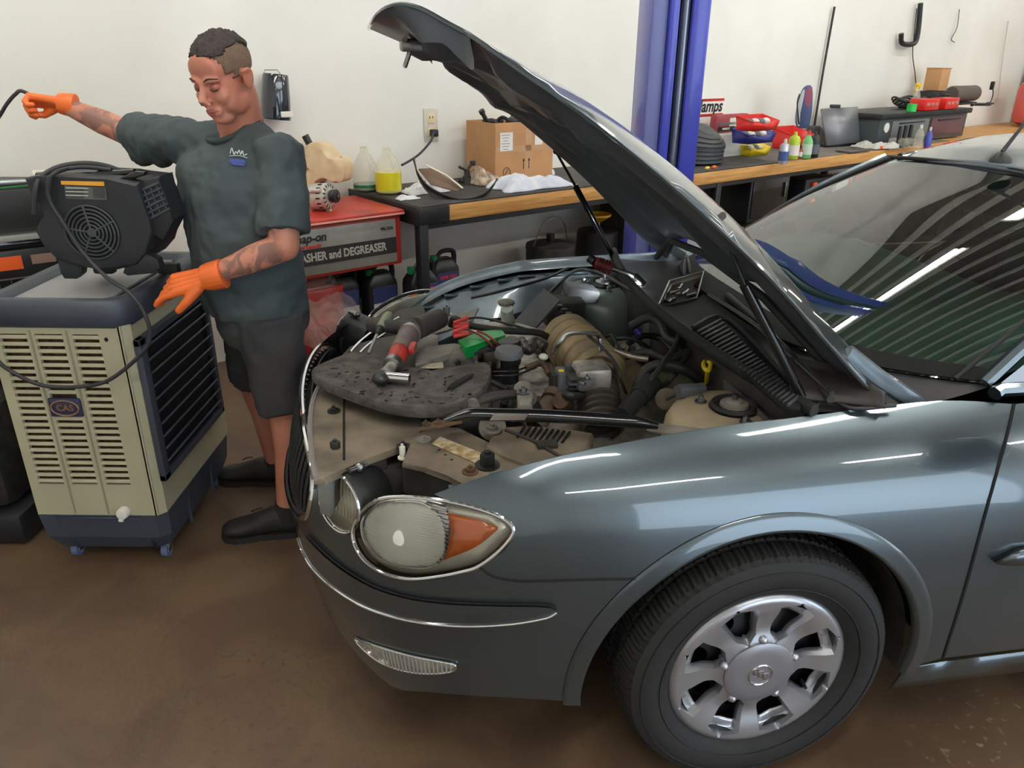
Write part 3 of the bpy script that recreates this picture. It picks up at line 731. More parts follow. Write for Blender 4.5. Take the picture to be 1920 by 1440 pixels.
# protruding lower lip of the hood nose (scalloped inner frame)
g = G()
for s in (-1, 1):
    pts = [(1.235, .56), (1.225, .52), (1.24, .48), (1.30, .45), (1.36, .42), (1.42, .37), (1.455, .25), (1.47, 0)]
    P = [hc(l, s * y) for l, y in [tuple(q[:2]) for q in catmull([(a, b, 0) for a, b in pts], 4)]]
    n_ = len(P); dd = [.05 + .02 * abs(sin(i / n_ * pi * 2.5)) for i in range(n_)]
    g.grid(lambda u, v: P[round(u * (n_ - 1))][0] - P[round(u * (n_ - 1))][1] * dd[round(u * (n_ - 1))] * v + V((.03 * v, 0, 0)), n_ - 1, 3)
g.build('nose_flange', UND, hood)
# hinges
for s in (-1, 1):
    G().tube([(.46, s * .70, .90), (.42, s * .71, .93), (.33, s * .70, .985), (.24, s * .69, 1.05)], .014, 8, flat=1.6).box((.47, s * .70, .89), (.10, .035, .05), .006).build('hood_hinge', PBAY, CAR)
# gas struts
for s, top_, knee, bot in ((-1, cY(1340, 402, -.66), cY(1392, 525, -.68), cY(1520, 763, -.70)), (1, cY(1033, 282, .66), cY(1070, 345, .68), cY(1150, 487, .70))):
    g_ = G().cyl(bot, knee, .0115, n=14).sph(bot, .014).build('gas_strut', KG, CAR)
    G().cyl(knee, top_, .0048, n=10).sph(top_, .011).cyl(top_, top_ + V((.0, s * .02, .01)), .008).build('strut_rod', STEEL if 0 else DARKM, g_)
# ================= wheel =================
TIRE = pm('tyre_rubber', (31, 30, 30), .75, var=.15, sc=8)
SILV = pm('wheel_cover_silver', (176, 178, 184), .3, .75, coat=.3)
STW = pm('steel_wheel_black', (26, 27, 29), .5)
def wheel(X0, Y0, s, detail=True):
    c = V((X0, Y0, .335)); 
    # local axes: z outward
    Xw = T(*c) @ M(((1, 0, 0, 0), (0, 0, s, 0), (0, 1, 0, 0), (0, 0, 0, 1)))
    w = bpy.data.objects.new('wheel', None); COL.objects.link(w); w.parent = CAR; w.empty_display_size = .05
    # tyre profile (z across, r)
    prof = [(-.105, .235), (-.118, .262), (-.117, .298), (-.104, .320), (-.090, .330), (-.060, .334), (-.057, .327), (-.049, .327), (-.046, .335), (-.015, .336), (-.012, .328), (-.003, .328), (0, .336), (.034, .335), (.037, .327), (.045, .327), (.048, .334), (.075, .331), (.092, .326), (.104, .316), (.112, .300), (.117, .280), (.114, .258), (.106, .238), (.096, .226), (.085,.215)]
    g = G().at(Xw); NS = 288 if detail else 48
    def tp(i, z, r):
        cut = 0
        if detail:
            k = i % 4; a = abs(z)
            if r > .318:
                if k == 0: cut = .006
                elif k == 2 and .02 < a < .10: cut = .003
        th = 2 * pi * (i + (.9 * z * 30 if r > .325 else 0) * .35) / NS
        return V(((r - cut) * cos(th), (r - cut) * sin(th), z))
    rings = [[tp(i, z, r) for i in range(NS)] for z, r in prof]
    g.loft(rings, False); g.build('tyre', TIRE, w, angle=25)
    # raised sidewall bands
    g = G().at(Xw)
    for r_, z_ in ((.296, .1145), (.250, .1125)): g.tube([(r_ * cos(2 * pi * k / 90), r_ * sin(2 * pi * k / 90), z_) for k in range(90)], .0015, 5, closed=True)
    g.build('sidewall_ring', TIRE, w)
    # steel rim behind with hand holes
    holes = [[(.135 * cos(a0) + .022 * cos(b), .135 * sin(a0) + .022 * sin(b)) for b in [2 * pi * j / 12 for j in range(12)]] for a0 in [2 * pi * (k + .5) / 8 + .20 for k in range(8)]]
    disc = [(.195 * cos(a), .195 * sin(a)) for a in [2 * pi * k / 60 for k in range(60)]]
    P, Fs = cdt(disc, holes, .018)
    G().at(Xw).mesh([(x, y, .052 - .02 * max(0, (math.hypot(x, y) - .10)) / .1) for x, y in P], Fs).build('steel_wheel', STW, w)
    G().at(Xw).lathe([(.192, .09), (.196, .04), (.194, -.06), (.205, -.1)], None, 48, caps=False).build('rim_barrel', STW, w)
    G().at(Xw).lathe([(.001, -.0), (.13, -.0), (.14, .01), (.19, .01)], None, 32, caps=False).build('brake_disc', DARKM, w)
    # wheel cover with eight spokes, built on a polar grid that follows the spoke edges
    n = 8; R0, R1 = .080, .222; half_ = pi / n
    rows = [.080, .090, .094, .098, .102, .108, .116, .126, .137, .148, .159, .169, .177, .184, .190, .195, .199, .203, .208, .214, .219, .222]
    def hw(r):      # half angle of the flat spoke top
        base = (.0175 + .14 * max(0, r - .12)) / r
        if r < .108: base += (.108 - r) * 9
        if r > .190: base += (r - .190) * 20
        return min(base, half_ - .02)
    us = [0, .35, .7, 1.0, 1.25, 1.5, 1.8, 2.1, 2.4, 2.7, 3.0]
    def ang(u, r):
        h = hw(r); wl_ = min(.055, (half_ - h) * .5)
        return h * u if u <= 1 else h + (u - 1) / .5 * wl_ if u <= 1.5 else h + wl_ + (u - 1.5) / 1.5 * (half_ - h - wl_)
    def ht(u, r):
        top = .101 - .016 * math.exp(-((r - .125) / .04) ** 2) - (.012 * ((r - .205) / .017) ** 2 if r > .205 else 0)
        dd = 0 if u <= 1 else .020 * (1 - cos(pi * min(1, (u - 1) / .5))) / 2 + (.006 * (u - 1.5) / 1.5 if u > 1.5 else 0)
        if r > .196: dd *= max(0, 1 - (r - .196) / .010)
        if r < .098: dd *= max(0, (r - .086) / .012)
        return top - dd
    g = G().at(Xw)
    cols_ = [(k, sg, u) for k in range(n) for sg, L_ in ((1, us[:-1]), (-1, us[::-1][:-1])) for u in L_]
    VV = []
    for k, sg, u in cols_:
        VV.append([g._v((r * cos(a), r * sin(a), ht(u, r))) for r in rows for a in [pi / 2 + (2 * pi * k / n + ang(u, r) if sg > 0 else 2 * pi * (k + 1) / n - ang(u, r))]])
    for i in range(len(cols_)):
        j = (i + 1) % len(cols_); um = min(cols_[i][2], cols_[j][2]) if cols_[i][1] != cols_[j][1] else (cols_[i][2] + cols_[j][2]) / 2
        if cols_[i][1] > 0 and cols_[j][1] < 0: um = 2.9
        for q in range(len(rows) - 1):
            rm = (rows[q] + rows[q + 1]) / 2
            if .099 < rm < .172 and um > 1.55 and not (rm > .165 and um < 1.9): continue
            g.bm.faces.new((VV[i][q], VV[j][q], VV[j][q + 1], VV[i][q + 1]))
    o = g.build('wheel_cover', SILV, w, angle=50); o['label'] = 'silver eight-spoke wheel cover'
    m = o.modifiers.new('s', 'SOLIDIFY'); m.thickness = .0035; m.offset = -1
    G().at(Xw).lathe([(.001, .106), (.06, .1055), (.082, .103), (.087, .0995), (.087, .088)], None, 48, caps=False).build('centre_cap', pm('cap_silver', (150, 150, 156), .38, .6), w)
    g = G().at(Xw)
    for k in range(5):
        a = pi / 2 + 2 * pi * k / 5; g.sph((.093 * cos(a), .093 * sin(a), .091), .012, n=10, m=6)
    if detail: g.build('lug_cover', SILV, w)['kind'] = 'stuff'
    # raised three-shield badge
    g = G().at(Xw @ T(0, 0, .1065))
    g.tube([(.029 * cos(2 * pi * k / 40), .029 * sin(2 * pi * k / 40), 0) for k in range(40)], .0022, 6, closed=True)
    for dx, dy in ((-.013, -.009), (0, 0), (.013, .009)):
        sh = [(-.006, .011), (.006, .011), (.006, -.001), (.001, -.012), (-.006, -.004)]
        P_ = [(x + dx * s * 1, y + dy, 0) for x, y in sh]; g.tube(P_, .0012, 5, closed=True); g.tube([P_[0], P_[3]], .001, 5)
    g.build('badge', CHROME, w)
    G().at(Xw).cyl((.155 * cos(rad(-28)), .155 * sin(rad(-28)), .07), (.150 * cos(rad(-28)), .150 * sin(rad(-28)), .098), .0045, n=8).build('valve_stem', K, w)
    return w
W1 = wheel(.028, -.800, -1)
W1.location = (0, 0, 0)
wheel(.028, .800, 1, False); wheel(2.81, -.80, -1, False); wheel(2.81, .80, 1, False)
# ================= engine bay =================
DUST = pm('dusty_plastic', (128, 115, 97), .75, col2=(86, 76, 66), sc=9, bump=.05, bsc=60)
DUSTG = pm('dusty_grey', (138, 133, 124), .7, col2=(98, 94, 86), sc=12)
TANM = pm('manifold_tan', (172, 148, 108), .6, col2=(130, 116, 92), sc=12, bump=.04, bsc=40)
TOWER = pm('tower_dusty', (172, 154, 126), .55, col2=(124, 116, 102), sc=5, coat=.2)
TOWG = pm('tower_paint', (160, 176, 172), .35, .2, col2=(136, 150, 150), sc=4, coat=.6)
HOSE = pm('hose_rubber', (44, 43, 42), .55, var=.3, sc=14)
RUST = pm('rusty_metal', (110, 80, 54), .75, .3, col2=(68, 56, 46), sc=25)
CLAY = pm('bellows_rubber', (46, 44, 42), .5, col2=(66, 60, 52), sc=8)
GRAYP = pm('grey_plastic', (92, 95, 98), .55, var=.1)
def c3(x, y, z): return cz(x, y, z)
def cpr(name, px, z, th, mat, parent=None, bev=.004, rnd=0):
    P = [c3(x, y, z) for x, y in px]
    if rnd: P = catmull(P, rnd, True)
    return G().prism([(p.x, p.y) for p in P], z - th, z, bev=bev).build(name, mat, parent or CAR)
def ctube(name, px, r, mat, parent=None, n=10, sm=6, closed=False):
    P = [c3(x, y, z) for x, y, z in px]; return G().tube(P, r, n, sm, closed).build(name, mat, parent or CAR)
def bolt(p, r=.008, h=.010, parent=None, mat=STEEL, name='bolt', X=None):
    X = X or T(*p); return G().at(X).cyl((0, 0, -.002), (0, 0, .002), r * 1.7, n=18).prism([(r * cos(pi / 3 * k), r * sin(pi / 3 * k)) for k in range(6)], .002, h, bev=.001).cyl((0, 0, h), (0, 0, h + .006), r * .45, n=10).build(name, mat, parent or CAR)
# tub
G().box((-.38, 0, .26), (.95, 1.1, .03)).build('under_tray', KD, CAR)
for s in (-1, 1):
    g = G(); L_ = TOP if s < 0 else farL(TOP)
    P = [sf(t, z) for t, z in L_]; P = [p for p in P if -.66 < p.x < .40]
    def ap(u, v, P=P, s=s):
        p = P[round(u * (len(P) - 1))]; k = v * 3
        y = [abs(p.y) - .045, abs(p.y) - .085, .60, .60]; z = [p.z - .045, p.z - .06, p.z - .15, .26]; i = min(int(k), 2); f = k - i
        return (p.x, s * lerp(y[i], y[i + 1], f), lerp(z[i], z[i + 1], f))
    g.grid(ap, len(P) - 1, 9); a = g.build('inner_apron', PBAY, CAR)
    # pressed slots along the flange
    g2 = []
    for i in range(11):
        p = P[int((i + .5) / 11 * (len(P) - 1))]; q = P[min(len(P) - 1, int((i + .5) / 11 * (len(P) - 1)) + 1)]
        X = T(p.x, s * (abs(p.y) - .062), p.z - .049)
        sl = G().at(X).box((0, 0, 0), (.07, .026, .008), .004).build('flange_slot', pm('slot_blue', (70, 84, 98), .4, .3), a)
        if s < 0: sl.hide_render = False
G().mesh([(.13, -.70, .26), (.13, .70, .26), (.10, .70, .88), (.10, -.70, .88)], [(0, 1, 2, 3)]).build('firewall', KD, CAR, solid=.01)
# front: radiator, upper tie bar, sight shield
G().box((-.66, -.02, .52), (.05, .80, .46), .004).build('radiator', pm('radiator_core', (60, 60, 60), .5, .5), CAR)
sh = cpr('radiator_cover', [(600, 722), (583, 757), (578, 807), (584, 870), (592, 905), (612, 905), (640, 888), (690, 866), (752, 842), (790, 830), (792, 770), (760, 745), (690, 735), (640, 722)], .80, .018, DUST, bev=.005)
sh['label'] = 'dusty brown plastic cover over the radiator'
G().tube([c3(x, y, .802) for x, y in [(645, 735), (646, 790), (648, 868)]], .003, 6).build('cover_seam', GAP, sh)
G().tube([c3(x, y, .800) for x, y in [(604, 722), (588, 757), (583, 807), (589, 870), (597, 905)]], .007, 6, 4).build('nose_seal', pm('nose_rubber', (130, 124, 120), .6), sh)
for x, y in ((627, 777), (655, 672), (758, 841)): bolt(c3(x, y, .803), .010, .008, sh, DARKM, 'push_clip')
# far extension of the cover up to the other lamp
cpr('radiator_cover', [(603, 718), (625, 690), (655, 655), (700, 640), (760, 628), (800, 640), (790, 700), (700, 735), (640, 720)], .798, .016, KD, bev=.004)
G().tube([c3(*p, .80) for p in [(640, 690), (665, 655), (700, 625), (745, 600)]], .005, 6, 5).tube([c3(*p, .80) for p in [(650, 700), (680, 660), (720, 630), (770, 605)]], .004, 6, 5).build('chrome_strip', CHROME, CAR)
# headlamp mounting panel at the near corner
hb = cpr('lamp_mounting_panel', [(757, 872), (775, 822), (812, 802), (862, 803), (935, 838), (1000, 872), (930, 905), (880, 916), (845, 893), (800, 880)], .805, .014, DUST, bev=.004)
hb['label'] = 'dusty bracket panel with a worn label behind the near headlamp'
G().prism([(p.x, p.y) for p in [c3(x, y, .79) for x, y in [(757, 874), (800, 884), (845, 897), (880, 918), (895, 912), (850, 885), (790, 868)]]], .71, .79, bev=.003).build('panel_skirt', KD, hb)
lb = cpr('label_sticker', [(812, 835), (827, 821), (918, 855), (906, 874)], .8075, .001, pm('worn_label', (196, 186, 158), .6, col2=(150, 118, 72), sc=60), hb, 0)
bolt(c3(917, 873, .806), .017, .030, hb, K, 'adjuster_cap'); bolt(c3(885, 886, .806), .011, .010, hb, RUST)
bolt(c3(797, 828, .806), .011, .004, hb, DUSTG, 'clip'); bolt(c3(758, 862, .79), .007, .03, hb, WHITE, 'white_clip')
for i in range(3): G().sph(c3(826 + i * 12, 846 + i * 9, .806), (.004, .003, .001)).build('hole', GAP, hb)
# metal lamp bracket beside the grille
g = G(); c = c3(625, 870, .79)
br = cpr('lamp_bracket', [(598, 908), (603, 862), (640, 850), (643, 872), (618, 915)], .79, .09, pm('bracket_grey', (128, 132, 128), .5, .3, var=.15), bev=.006)
bolt(c3(632, 850, .795), .012, .022, br, DARKM, 'push_clip')
G().box(c3(690, 860, .76), (.10, .12, .06), .01).build('lamp_housing_back', KD, CAR)
G().box(c3(745, 890, .70), (.14, .16, .10), .01).build('lamp_housing_back', KD, CAR)
G().box(c3(700, 905, .735), (.05, .07, .03), .006).build('lamp_clip', DUSTG, CAR)
# air filter box
af = cpr('air_filter_box', [(912, 836), (930, 800), (985, 795), (1050, 797), (1115, 806), (1098, 842), (1050, 858), (1000, 872), (950, 856)], .815, .11, DUST, bev=.012)
af['label'] = 'dusty air filter housing with slots'
for i in range(9):
    a, b = (972 + i * 10.5, 820 + i * 1.0), (986 + i * 10.5, 798 + i * 1.2)
    G().tube([c3(a[0], a[1], .8165), c3(b[0], b[1], .8165)], .0032, 6).build('slot', GAP, af)
G().tube([c3(950, 806, .818), c3(1000, 825, .818), c3(1060, 857, .818)], .005, 6).build('lid_seam', KD, af)
G().box(c3(1028, 832, .82), (.05, .03, .014), .004).build('latch', KD, af)
G().cyl(c3(922, 805, .70), c3(925, 802, .80), .035).build('intake_snout', DUSTG, CAR)
bolt(c3(924, 806, .82), .014, .01, CAR, DUSTG, 'grommet')
# brace bar across the near side
P = [c3(835, 792, .865), c3(862, 783, .875), c3(885, 778, .88), c3(930, 778, .88), c3(1010, 778, .88), c3(1100, 781, .88), c3(1190, 786, .88), c3(1235, 793, .872)]
bb = G().tube(P, [.008, .014, .018, .018, .018, .018, .017, .010], 12, 4, flat=.85).build('brace_bar', KG, CAR); bb['label'] = 'black tubular brace bar across the bay'
cpr('flat_end', [(783, 808), (800, 797), (840, 788), (862, 782), (868, 791), (830, 800)], .868, .008, RUST, bb, .002)
cpr('flat_end', [(1195, 782), (1240, 789), (1317, 795), (1312, 801), (1265, 806), (1215, 798)], .868, .008, DUSTG, bb, .002)
cpr('bar_label', [(927, 776), (992, 775), (985, 786), (920, 788)], .899, .002, pm('label_grey', (120, 110, 104), .4, .3), bb, .0005)
for x, y in ((800, 798), (823, 795)): bolt(c3(x, y, .87), .006, .004, bb, RUST)
# strut towers
def tower(s, mat, xy, lbl):
    X = T(xy[0], xy[1], 0)
    t = G().at(X).lathe([(.175, .60), (.172, .76), (.165, .82), (.150, .848), (.120, .862), (.062, .868), (.058, .862), (.001, .862)], None, 48, caps=False).build('strut_tower', mat, CAR); t['label'] = lbl
    G().at(X).lathe([(.055, .864), (.060, .874), (.054, .882), (.046, .880), (.040, .874), (.034, .874)], None, 40, caps=False).build('strut_bearing', KR, t)
    G().at(X).lathe([(.036, .872), (.034, .882), (.022, .884), (.018, .890), (.001, .890)], None, 30).build('strut_cap', DUSTG if s < 0 else STEEL, t)
    G().at(X).cyl((0, 0, .885), (0, 0, .905), .007, n=10).build('strut_rod_end', STEEL, t)
    for a in (25, 145, 265):
        bolt((xy[0] + .082 * cos(rad(a)), xy[1] + .082 * sin(rad(a)), .868), .009, .014, t, STEEL)
    return t
tower(-1, TOWER, (.05, -.563), 'dusty tan strut tower beside the near fender')
tower(1, TOWG, (.045, .56), 'green-grey strut tower lit by a work light')
cpr('cowl_side', [(1205, 545), (1235, 520), (1262, 505), (1262, 560), (1240, 600), (1205, 600)], .86, .3, TOWG)
# intake manifold
A, B = c3(1058, 628, .83), c3(1128, 705, .80); X = along(A, B); Lm = (B - A).length
prof = [(.001, -.03), (.05, -.028), (.068, -.018)]
for i in range(6):
    z0 = Lm * i / 6; r = .082 + .006 * sin(i / 5 * pi); prof += [(r - .007, z0), (r, z0 + .006), (r + .002, z0 + Lm / 12), (r, z0 + Lm / 6 - .006), (r - .007, z0 + Lm / 6 - .002)]
prof += [(.06, Lm + .015), (.04, Lm + .03), (.001, Lm + .035)]
mf = G().lathe(prof, X, 40, caps=False).build('intake_manifold', TANM, CAR); mf['label'] = 'tan ribbed intake manifold'
G().box(tuple((A + B) / 2 + V((.12, 0, -.08))), (.20, .34, .12), .03).build('manifold_base', TANM, mf)
G().box(tuple((A + B) / 2 + V((.02, .0, -.12))), (.5, .55, .14), .03).build('engine_block', ALU, CAR)
ctube('metal_pipe', [(1035, 660, .84), (1042, 650, .90), (1062, 625, .94), (1110, 622, .95), (1122, 632, .93), (1125, 655, .90)], .006, STEEL, CAR, 8, 5)
ctube('metal_pipe', [(1100, 625, .935), (1135, 655, .91), (1155, 680, .89), (1163, 705, .86), (1175, 733, .80)], .0045, DARKM, CAR, 8, 5)
# throttle body
tb = G().box(c3(1108, 700, .86), (.095, .09, .065), .012).build('throttle_body', ALU, CAR); tb['label'] = 'dusty cast throttle body'
G().cyl(c3(1132, 697, .85), c3(1085, 692, .855), .024).build('throttle_motor', ALU, tb)
G().box(c3(1075, 712, .835), (.045, .07, .085), .006).build('connector_block', K, tb)
G().box(c3(1053, 715, .835), (.03, .06, .075), .005).build('connector_block', GRAYP, tb)
G().box(c3(1040, 715, .83), (.025, .05, .06), .005).build('connector_block', KD, tb)
for i in range(4): G().box(c3(1078, 700 + i * 9, .87 - i * .02), (.05, .072, .006), .002).build('connector_fin', GRAYP if i % 2 else KD, tb)
for x, y in ((1100, 707), (1092, 717)): bolt(c3(x, y, .885), .006, .006, tb, STEEL)
G().box(c3(1052, 695, .87), (.014, .014, .012), .002).build('yellow_clip', YEL, tb)
# bellows duct
A, B = c3(1118, 712, .82), c3(1128, 782, .76); X = along(A, B); prof = [(.052, -.03)]; L_ = (B - A).length + .06
for i in range(9): z0 = L_ * i / 9 - .02; prof += [(.050, z0), (.061, z0 + L_ / 36), (.061, z0 + L_ / 14), (.050, z0 + L_ / 10)]
G().lathe(prof, X, 36, caps=False).build('intake_bellows', CLAY, CAR)['label'] = 'black ribbed rubber intake duct'
G().lathe([(.058, 0), (.064, .004), (.064, .014), (.058, .018)], along(A + V((0, .01, .01)), A + V((0, .2, .06))), 32, caps=False).build('hose_clamp', RUST, CAR)
A, B = c3(1168, 775, .80), c3(1222, 712, .84)
G().cyl(A, A.lerp(B, .6), .024, .024).cyl(A.lerp(B, .55), B, .029, .031).build('pcv_tube', KR, CAR)
ctube('hose', [(1215, 715, .85), (1250, 665, .90), (1270, 630, .91), (1265, 612, .88)], .008, HOSE)
# thermostat pipe and struts
G().cyl(c3(1005, 800, .74), c3(1045, 735, .80), .028).cyl(c3(1036, 750, .79), c3(1042, 738, .80), .033).build('radiator_hose', pm('hose_brown', (92, 76, 60), .6, var=.3, sc=20), CAR)
# coolant filler
fc = G().lathe([(.028, 0), (.028, .10), (.034, .105), (.034, .125), (.028, .13)], T(*c3(955, 715, .77)), 28).build('coolant_filler', K, CAR)
G().lathe([(.038, 0), (.040, .010), (.036, .022), (.001, .024)], T(*(c3(953, 668, .905))), 28).build('filler_cap', GRAYP, fc)
# engine mount struts with bushings
def mount(a, b, bz=.0):
    m = G().tube([a, a.lerp(b, .5) + V((0, 0, .01)), b], .018, 10, 5, flat=.6).build('engine_mount_strut', KD, CAR)
    for p in (a, b):
        G().cyl(p + V((0, -.03, 0)), p + V((0, .03, 0)), .026, n=24).build('bushing', DUSTG, m); G().cyl(p + V((0, -.045, 0)), p + V((0, .045, 0)), .008, n=8).build('mount_bolt', STEEL, m)
    return m
mount(c3(880, 760, .84), c3(985, 738, .85)); mount(c3(855, 672, .85), c3(960, 650, .85))
bk = cpr('mount_bracket', [(970, 742), (976, 718), (996, 716), (1000, 742), (998, 758), (972, 758)], .87, .05, DUSTG, bev=.006)
bolt(c3(981, 735, .872), .010, .012, bk, STEEL)
bk = cpr('mount_bracket', [(860, 762), (870, 742), (905, 742), (925, 752), (915, 766), (880, 772)], .845, .03, KD, bev=.006); bolt(c3(882, 753, .85), .012, .012, bk, STEEL)
bk = cpr('mount_bracket', [(775, 668), (800, 652), (850, 645), (868, 648), (850, 662), (800, 680), (778, 684)], .875, .02, DUSTG, bev=.004)
bk['label'] = 'dusty pressed steel bracket on the engine'
cpr('bracket_flange', [(783, 694), (800, 684), (830, 680), (832, 693), (810, 699)], .868, .006, pm('bare_metal', (170, 160, 138), .45, .6, var=.2, sc=30), bk)
cpr('support_plate', [(755, 650), (800, 628), (820, 630), (820, 655), (770, 665)], .845, .006, DUSTG, bk)
# battery-less fuse box with tilted lid
fz = G().box(c3(1052, 592, .80), (.15, .12, .14), .012).build('fuse_box', KD, CAR); fz['label'] = 'dark fuse box with its grey lid leaning against it'
p = [c3(963, 603, .84), c3(1003, 614, .83), c3(1047, 562, .93), c3(1017, 540, .95)]; nz = (p[1] - p[0]).cross(p[3] - p[0]).normalized()
G().mesh([q + nz * k for k in (-.008, .008) for q in p], [(0, 1, 2, 3), (7, 6, 5, 4), (0, 4, 5, 1), (1, 5, 6, 2), (2, 6, 7, 3), (3, 7, 4, 0)]).build('fuse_box_lid', GRAYP, fz)
G().box(c3(1085, 545, .87), (.12, .10, .05), .01, R=RY(12)).build('relay_box', GRAYP, fz)
for i in range(5): G().box(c3(1028 + i * 9, 560 + i * 7, .885), (.02, .018, .016), .003).build('relay', K, fz)
# washer filler neck
wn = G().tube([c3(955, 608, .74), c3(950, 600, .80), c3(947, 578, .86)], [.026, .024, .021], 18, 5).build('washer_filler_neck', pm('neck_white', (196, 204, 190), .4, var=.08), CAR)
G().lathe([(.026, 0), (.030, .006), (.030, .012), (.020, .018), (.001, .018)], T(*c3(946, 572, .862)), 24).build('washer_cap', DUSTG, wn)
# towards the far corner: support panel + bolt
cpr('corner_panel', [(790, 610), (830, 596), (895, 578), (885, 600), (840, 620), (800, 632)], .80, .01, DUSTG)
bolt(c3(835, 592, .80), .012, .03, CAR, STEEL)
cpr('corner_panel', [(715, 608), (745, 585), (790, 575), (800, 600), (760, 615)], .79, .04, KD)
# brake reservoir corner / transmission side
ms = G().box(c3(1262, 722, .76), (.13, .20, .10), .03).build('master_cylinder', pm('dusty_green', (118, 120, 98), .6, col2=(90, 86, 70), sc=8), CAR)
G().cyl(c3(1248, 745, .80), c3(1250, 742, .82), .03).build('reservoir_cap', DUST, ms)
G().cyl(c3(1270, 728, .87), c3(1318, 722, .865), .017).box(c3(1290, 725, .872), (.05, .03, .03), .005).build('grey_connector', GRAYP, CAR)
ctube('hose', [(1250, 742, .84), (1280, 728, .87)], .006, HOSE)
# yellow dipstick
yd = G().tube([c3(1323, 668, .89), c3(1332, 675, .90), c3(1326, 688, .90), c3(1318, 678, .89)], .006, 8, 5, closed=True).build('dipstick_handle', YEL, CAR)
G().tube([c3(1326, 686, .895), c3(1325, 702, .86), c3(1320, 740, .70)], .006, 8).build('dipstick_tube', YEL, yd)
# fuel rails, injectors, wires behind the manifold
ctube('fuel_rail', [(1125, 645, .86), (1180, 663, .86), (1215, 668, .86)], .009, pm('rail_metal', (190, 180, 165), .3, .8), CAR)
for i in range(5):
    x, y = 1140 + i * 20, 640 + i * 4
    G().cyl(c3(x, y + 14, .82), c3(x + 6, y, .87), .008).cyl(c3(x + 3, y + 6, .85), c3(x + 4, y + 2, .86), .012).build('injector', STEEL if i % 2 else K, CAR)
ctube('vacuum_line', [(1130, 630, .87), (1145, 625, .89), (1155, 640, .88), (1165, 655, .86)], .004, K)
ctube('coil_cable', [(1152, 632, .88), (1180, 630, .89), (1205, 640, .87), (1222, 655, .84)], .006, K)
ctube('coil_cable', [(1175, 640, .86), (1200, 625, .88), (1235, 628, .87), (1260, 650, .86)], .010, K)
ctube('coil_cable', [(1170, 665, .85), (1210, 655, .87), (1250, 668, .87), (1275, 660, .88)], .012, HOSE)
for x, y in ((1178, 600), (1190, 612)): G().cyl(c3(x, y, .90), c3(x + 8, y + 10, .885), .011).build('blue_connector', BLUE, CAR)
ctube('heater_hose', [(1180, 608, .89), (1210, 592, .92), (1235, 600, .92), (1250, 628, .90), (1280, 640, .90)], .014, HOSE)
ctube('heater_hose', [(1190, 735, .80), (1210, 690, .86), (1245, 678, .88), (1290, 690, .86), (1330, 720, .80)], .015, HOSE)
ctube('heater_hose', [(1285, 650, .88), (1320, 658, .88), (1345, 685, .86), (1355, 730, .80)], .013, HOSE)
ctube('heater_hose', [(1300, 640, .90), (1260, 700, .84), (1240, 720, .80)], .009, HOSE)
ctube('cable', [(880, 560, .84), (940, 545, .87), (1020, 520, .89), (1060, 500, .90)], .006, K)
ctube('cable', [(1005, 570, .85), (1030, 545, .88), (1075, 505, .90), (1120, 510, .89), (1190, 545, .90)], .007, K)
ctube('cable', [(870, 600, .86), (900, 597, .88), (960, 610, .88), (1005, 622, .86)], .004, K)
ctube('black_strap', [(843, 612, .86), (850, 600, .89), (880, 612, .885), (940, 620, .88), (1000, 622, .87), (1025, 630, .85)], .011, KR)
# clutter of small hoses and fittings deep in the bay
random.seed(11)
hm = [HOSE, K, RUST, DARKM, pm('hose_brown', (92, 76, 60)), HOSE]
for i in range(34):
    x, y = random.uniform(880, 1330), random.uniform(640, 775)
    if i % 3 == 0: x, y = random.uniform(940, 1060), random.uniform(640, 780)
    z = random.uniform(.66, .80); a = random.uniform(0, 6.28); L_ = random.uniform(30, 80)
    ctube('hose', [(x, y, z), (x + L_ * .4 * cos(a), y + L_ * .2 * sin(a), z + .04), (x + L_ * cos(a), y + L_ * .5 * sin(a), z - .02)], random.uniform(.006, .016), random.choice(hm))
for i in range(22):
    x, y = random.uniform(890, 1330), random.uniform(635, 790); z = random.uniform(.68, .79)
    p = c3(x, y, z); k = i % 3
    if k == 0: G().box(p, (random.uniform(.03, .07), random.uniform(.03, .06), random.uniform(.02, .05)), .006, R=RZ(random.uniform(0, 90)) @ RX(random.uniform(-20, 20))).build('engine_bracket', random.choice([ALU, DUSTG, KD, RUST]), CAR)
    elif k == 1: G().cyl(p, p + V((random.uniform(-.03, .03), -.03, .03)), random.uniform(.010, .024)).cyl(p + V((0, -.02, .02)), p + V((0, -.03, .035)), .012).build('sensor', random.choice([ALU, K, RUST]), CAR)
    else: bolt(p, .009, .012, CAR, random.choice([STEEL, RUST]))
G().box((-.35, .1, .62), (.55, .75, .16), .05).build('engine_block', DARKM, CAR)
G().box((-.35, .30, .74), (.30, .28, .10), .03).build('valve_cover', ALU, CAR)
G().box((-.15, -.42, .60), (.45, .30, .20), .05).build('transmission', ALU, CAR)
# air-con lines near cover
ctube('wire_loom', [(975, 640, .86), (990, 655, .85), (1000, 640, .86), (1020, 650, .85)], .018, pm('loom_foil', (86, 84, 80), .35, .5, var=.5, sc=60, bump=.5, bsc=90))
ctube('wire_loom', [(985, 690, .84), (1015, 680, .86), (1030, 700, .85)], .010, RUST)
G().sph(c3(1018, 668, .87), (.014, .014, .010)).build('white_cap', WHITE, CAR)
for dx in (0, 8): ctube('wire', [(925, 698 + dx, .84), (965, 695 + dx, .85), (1005, 680 + dx, .84)], .003, K)
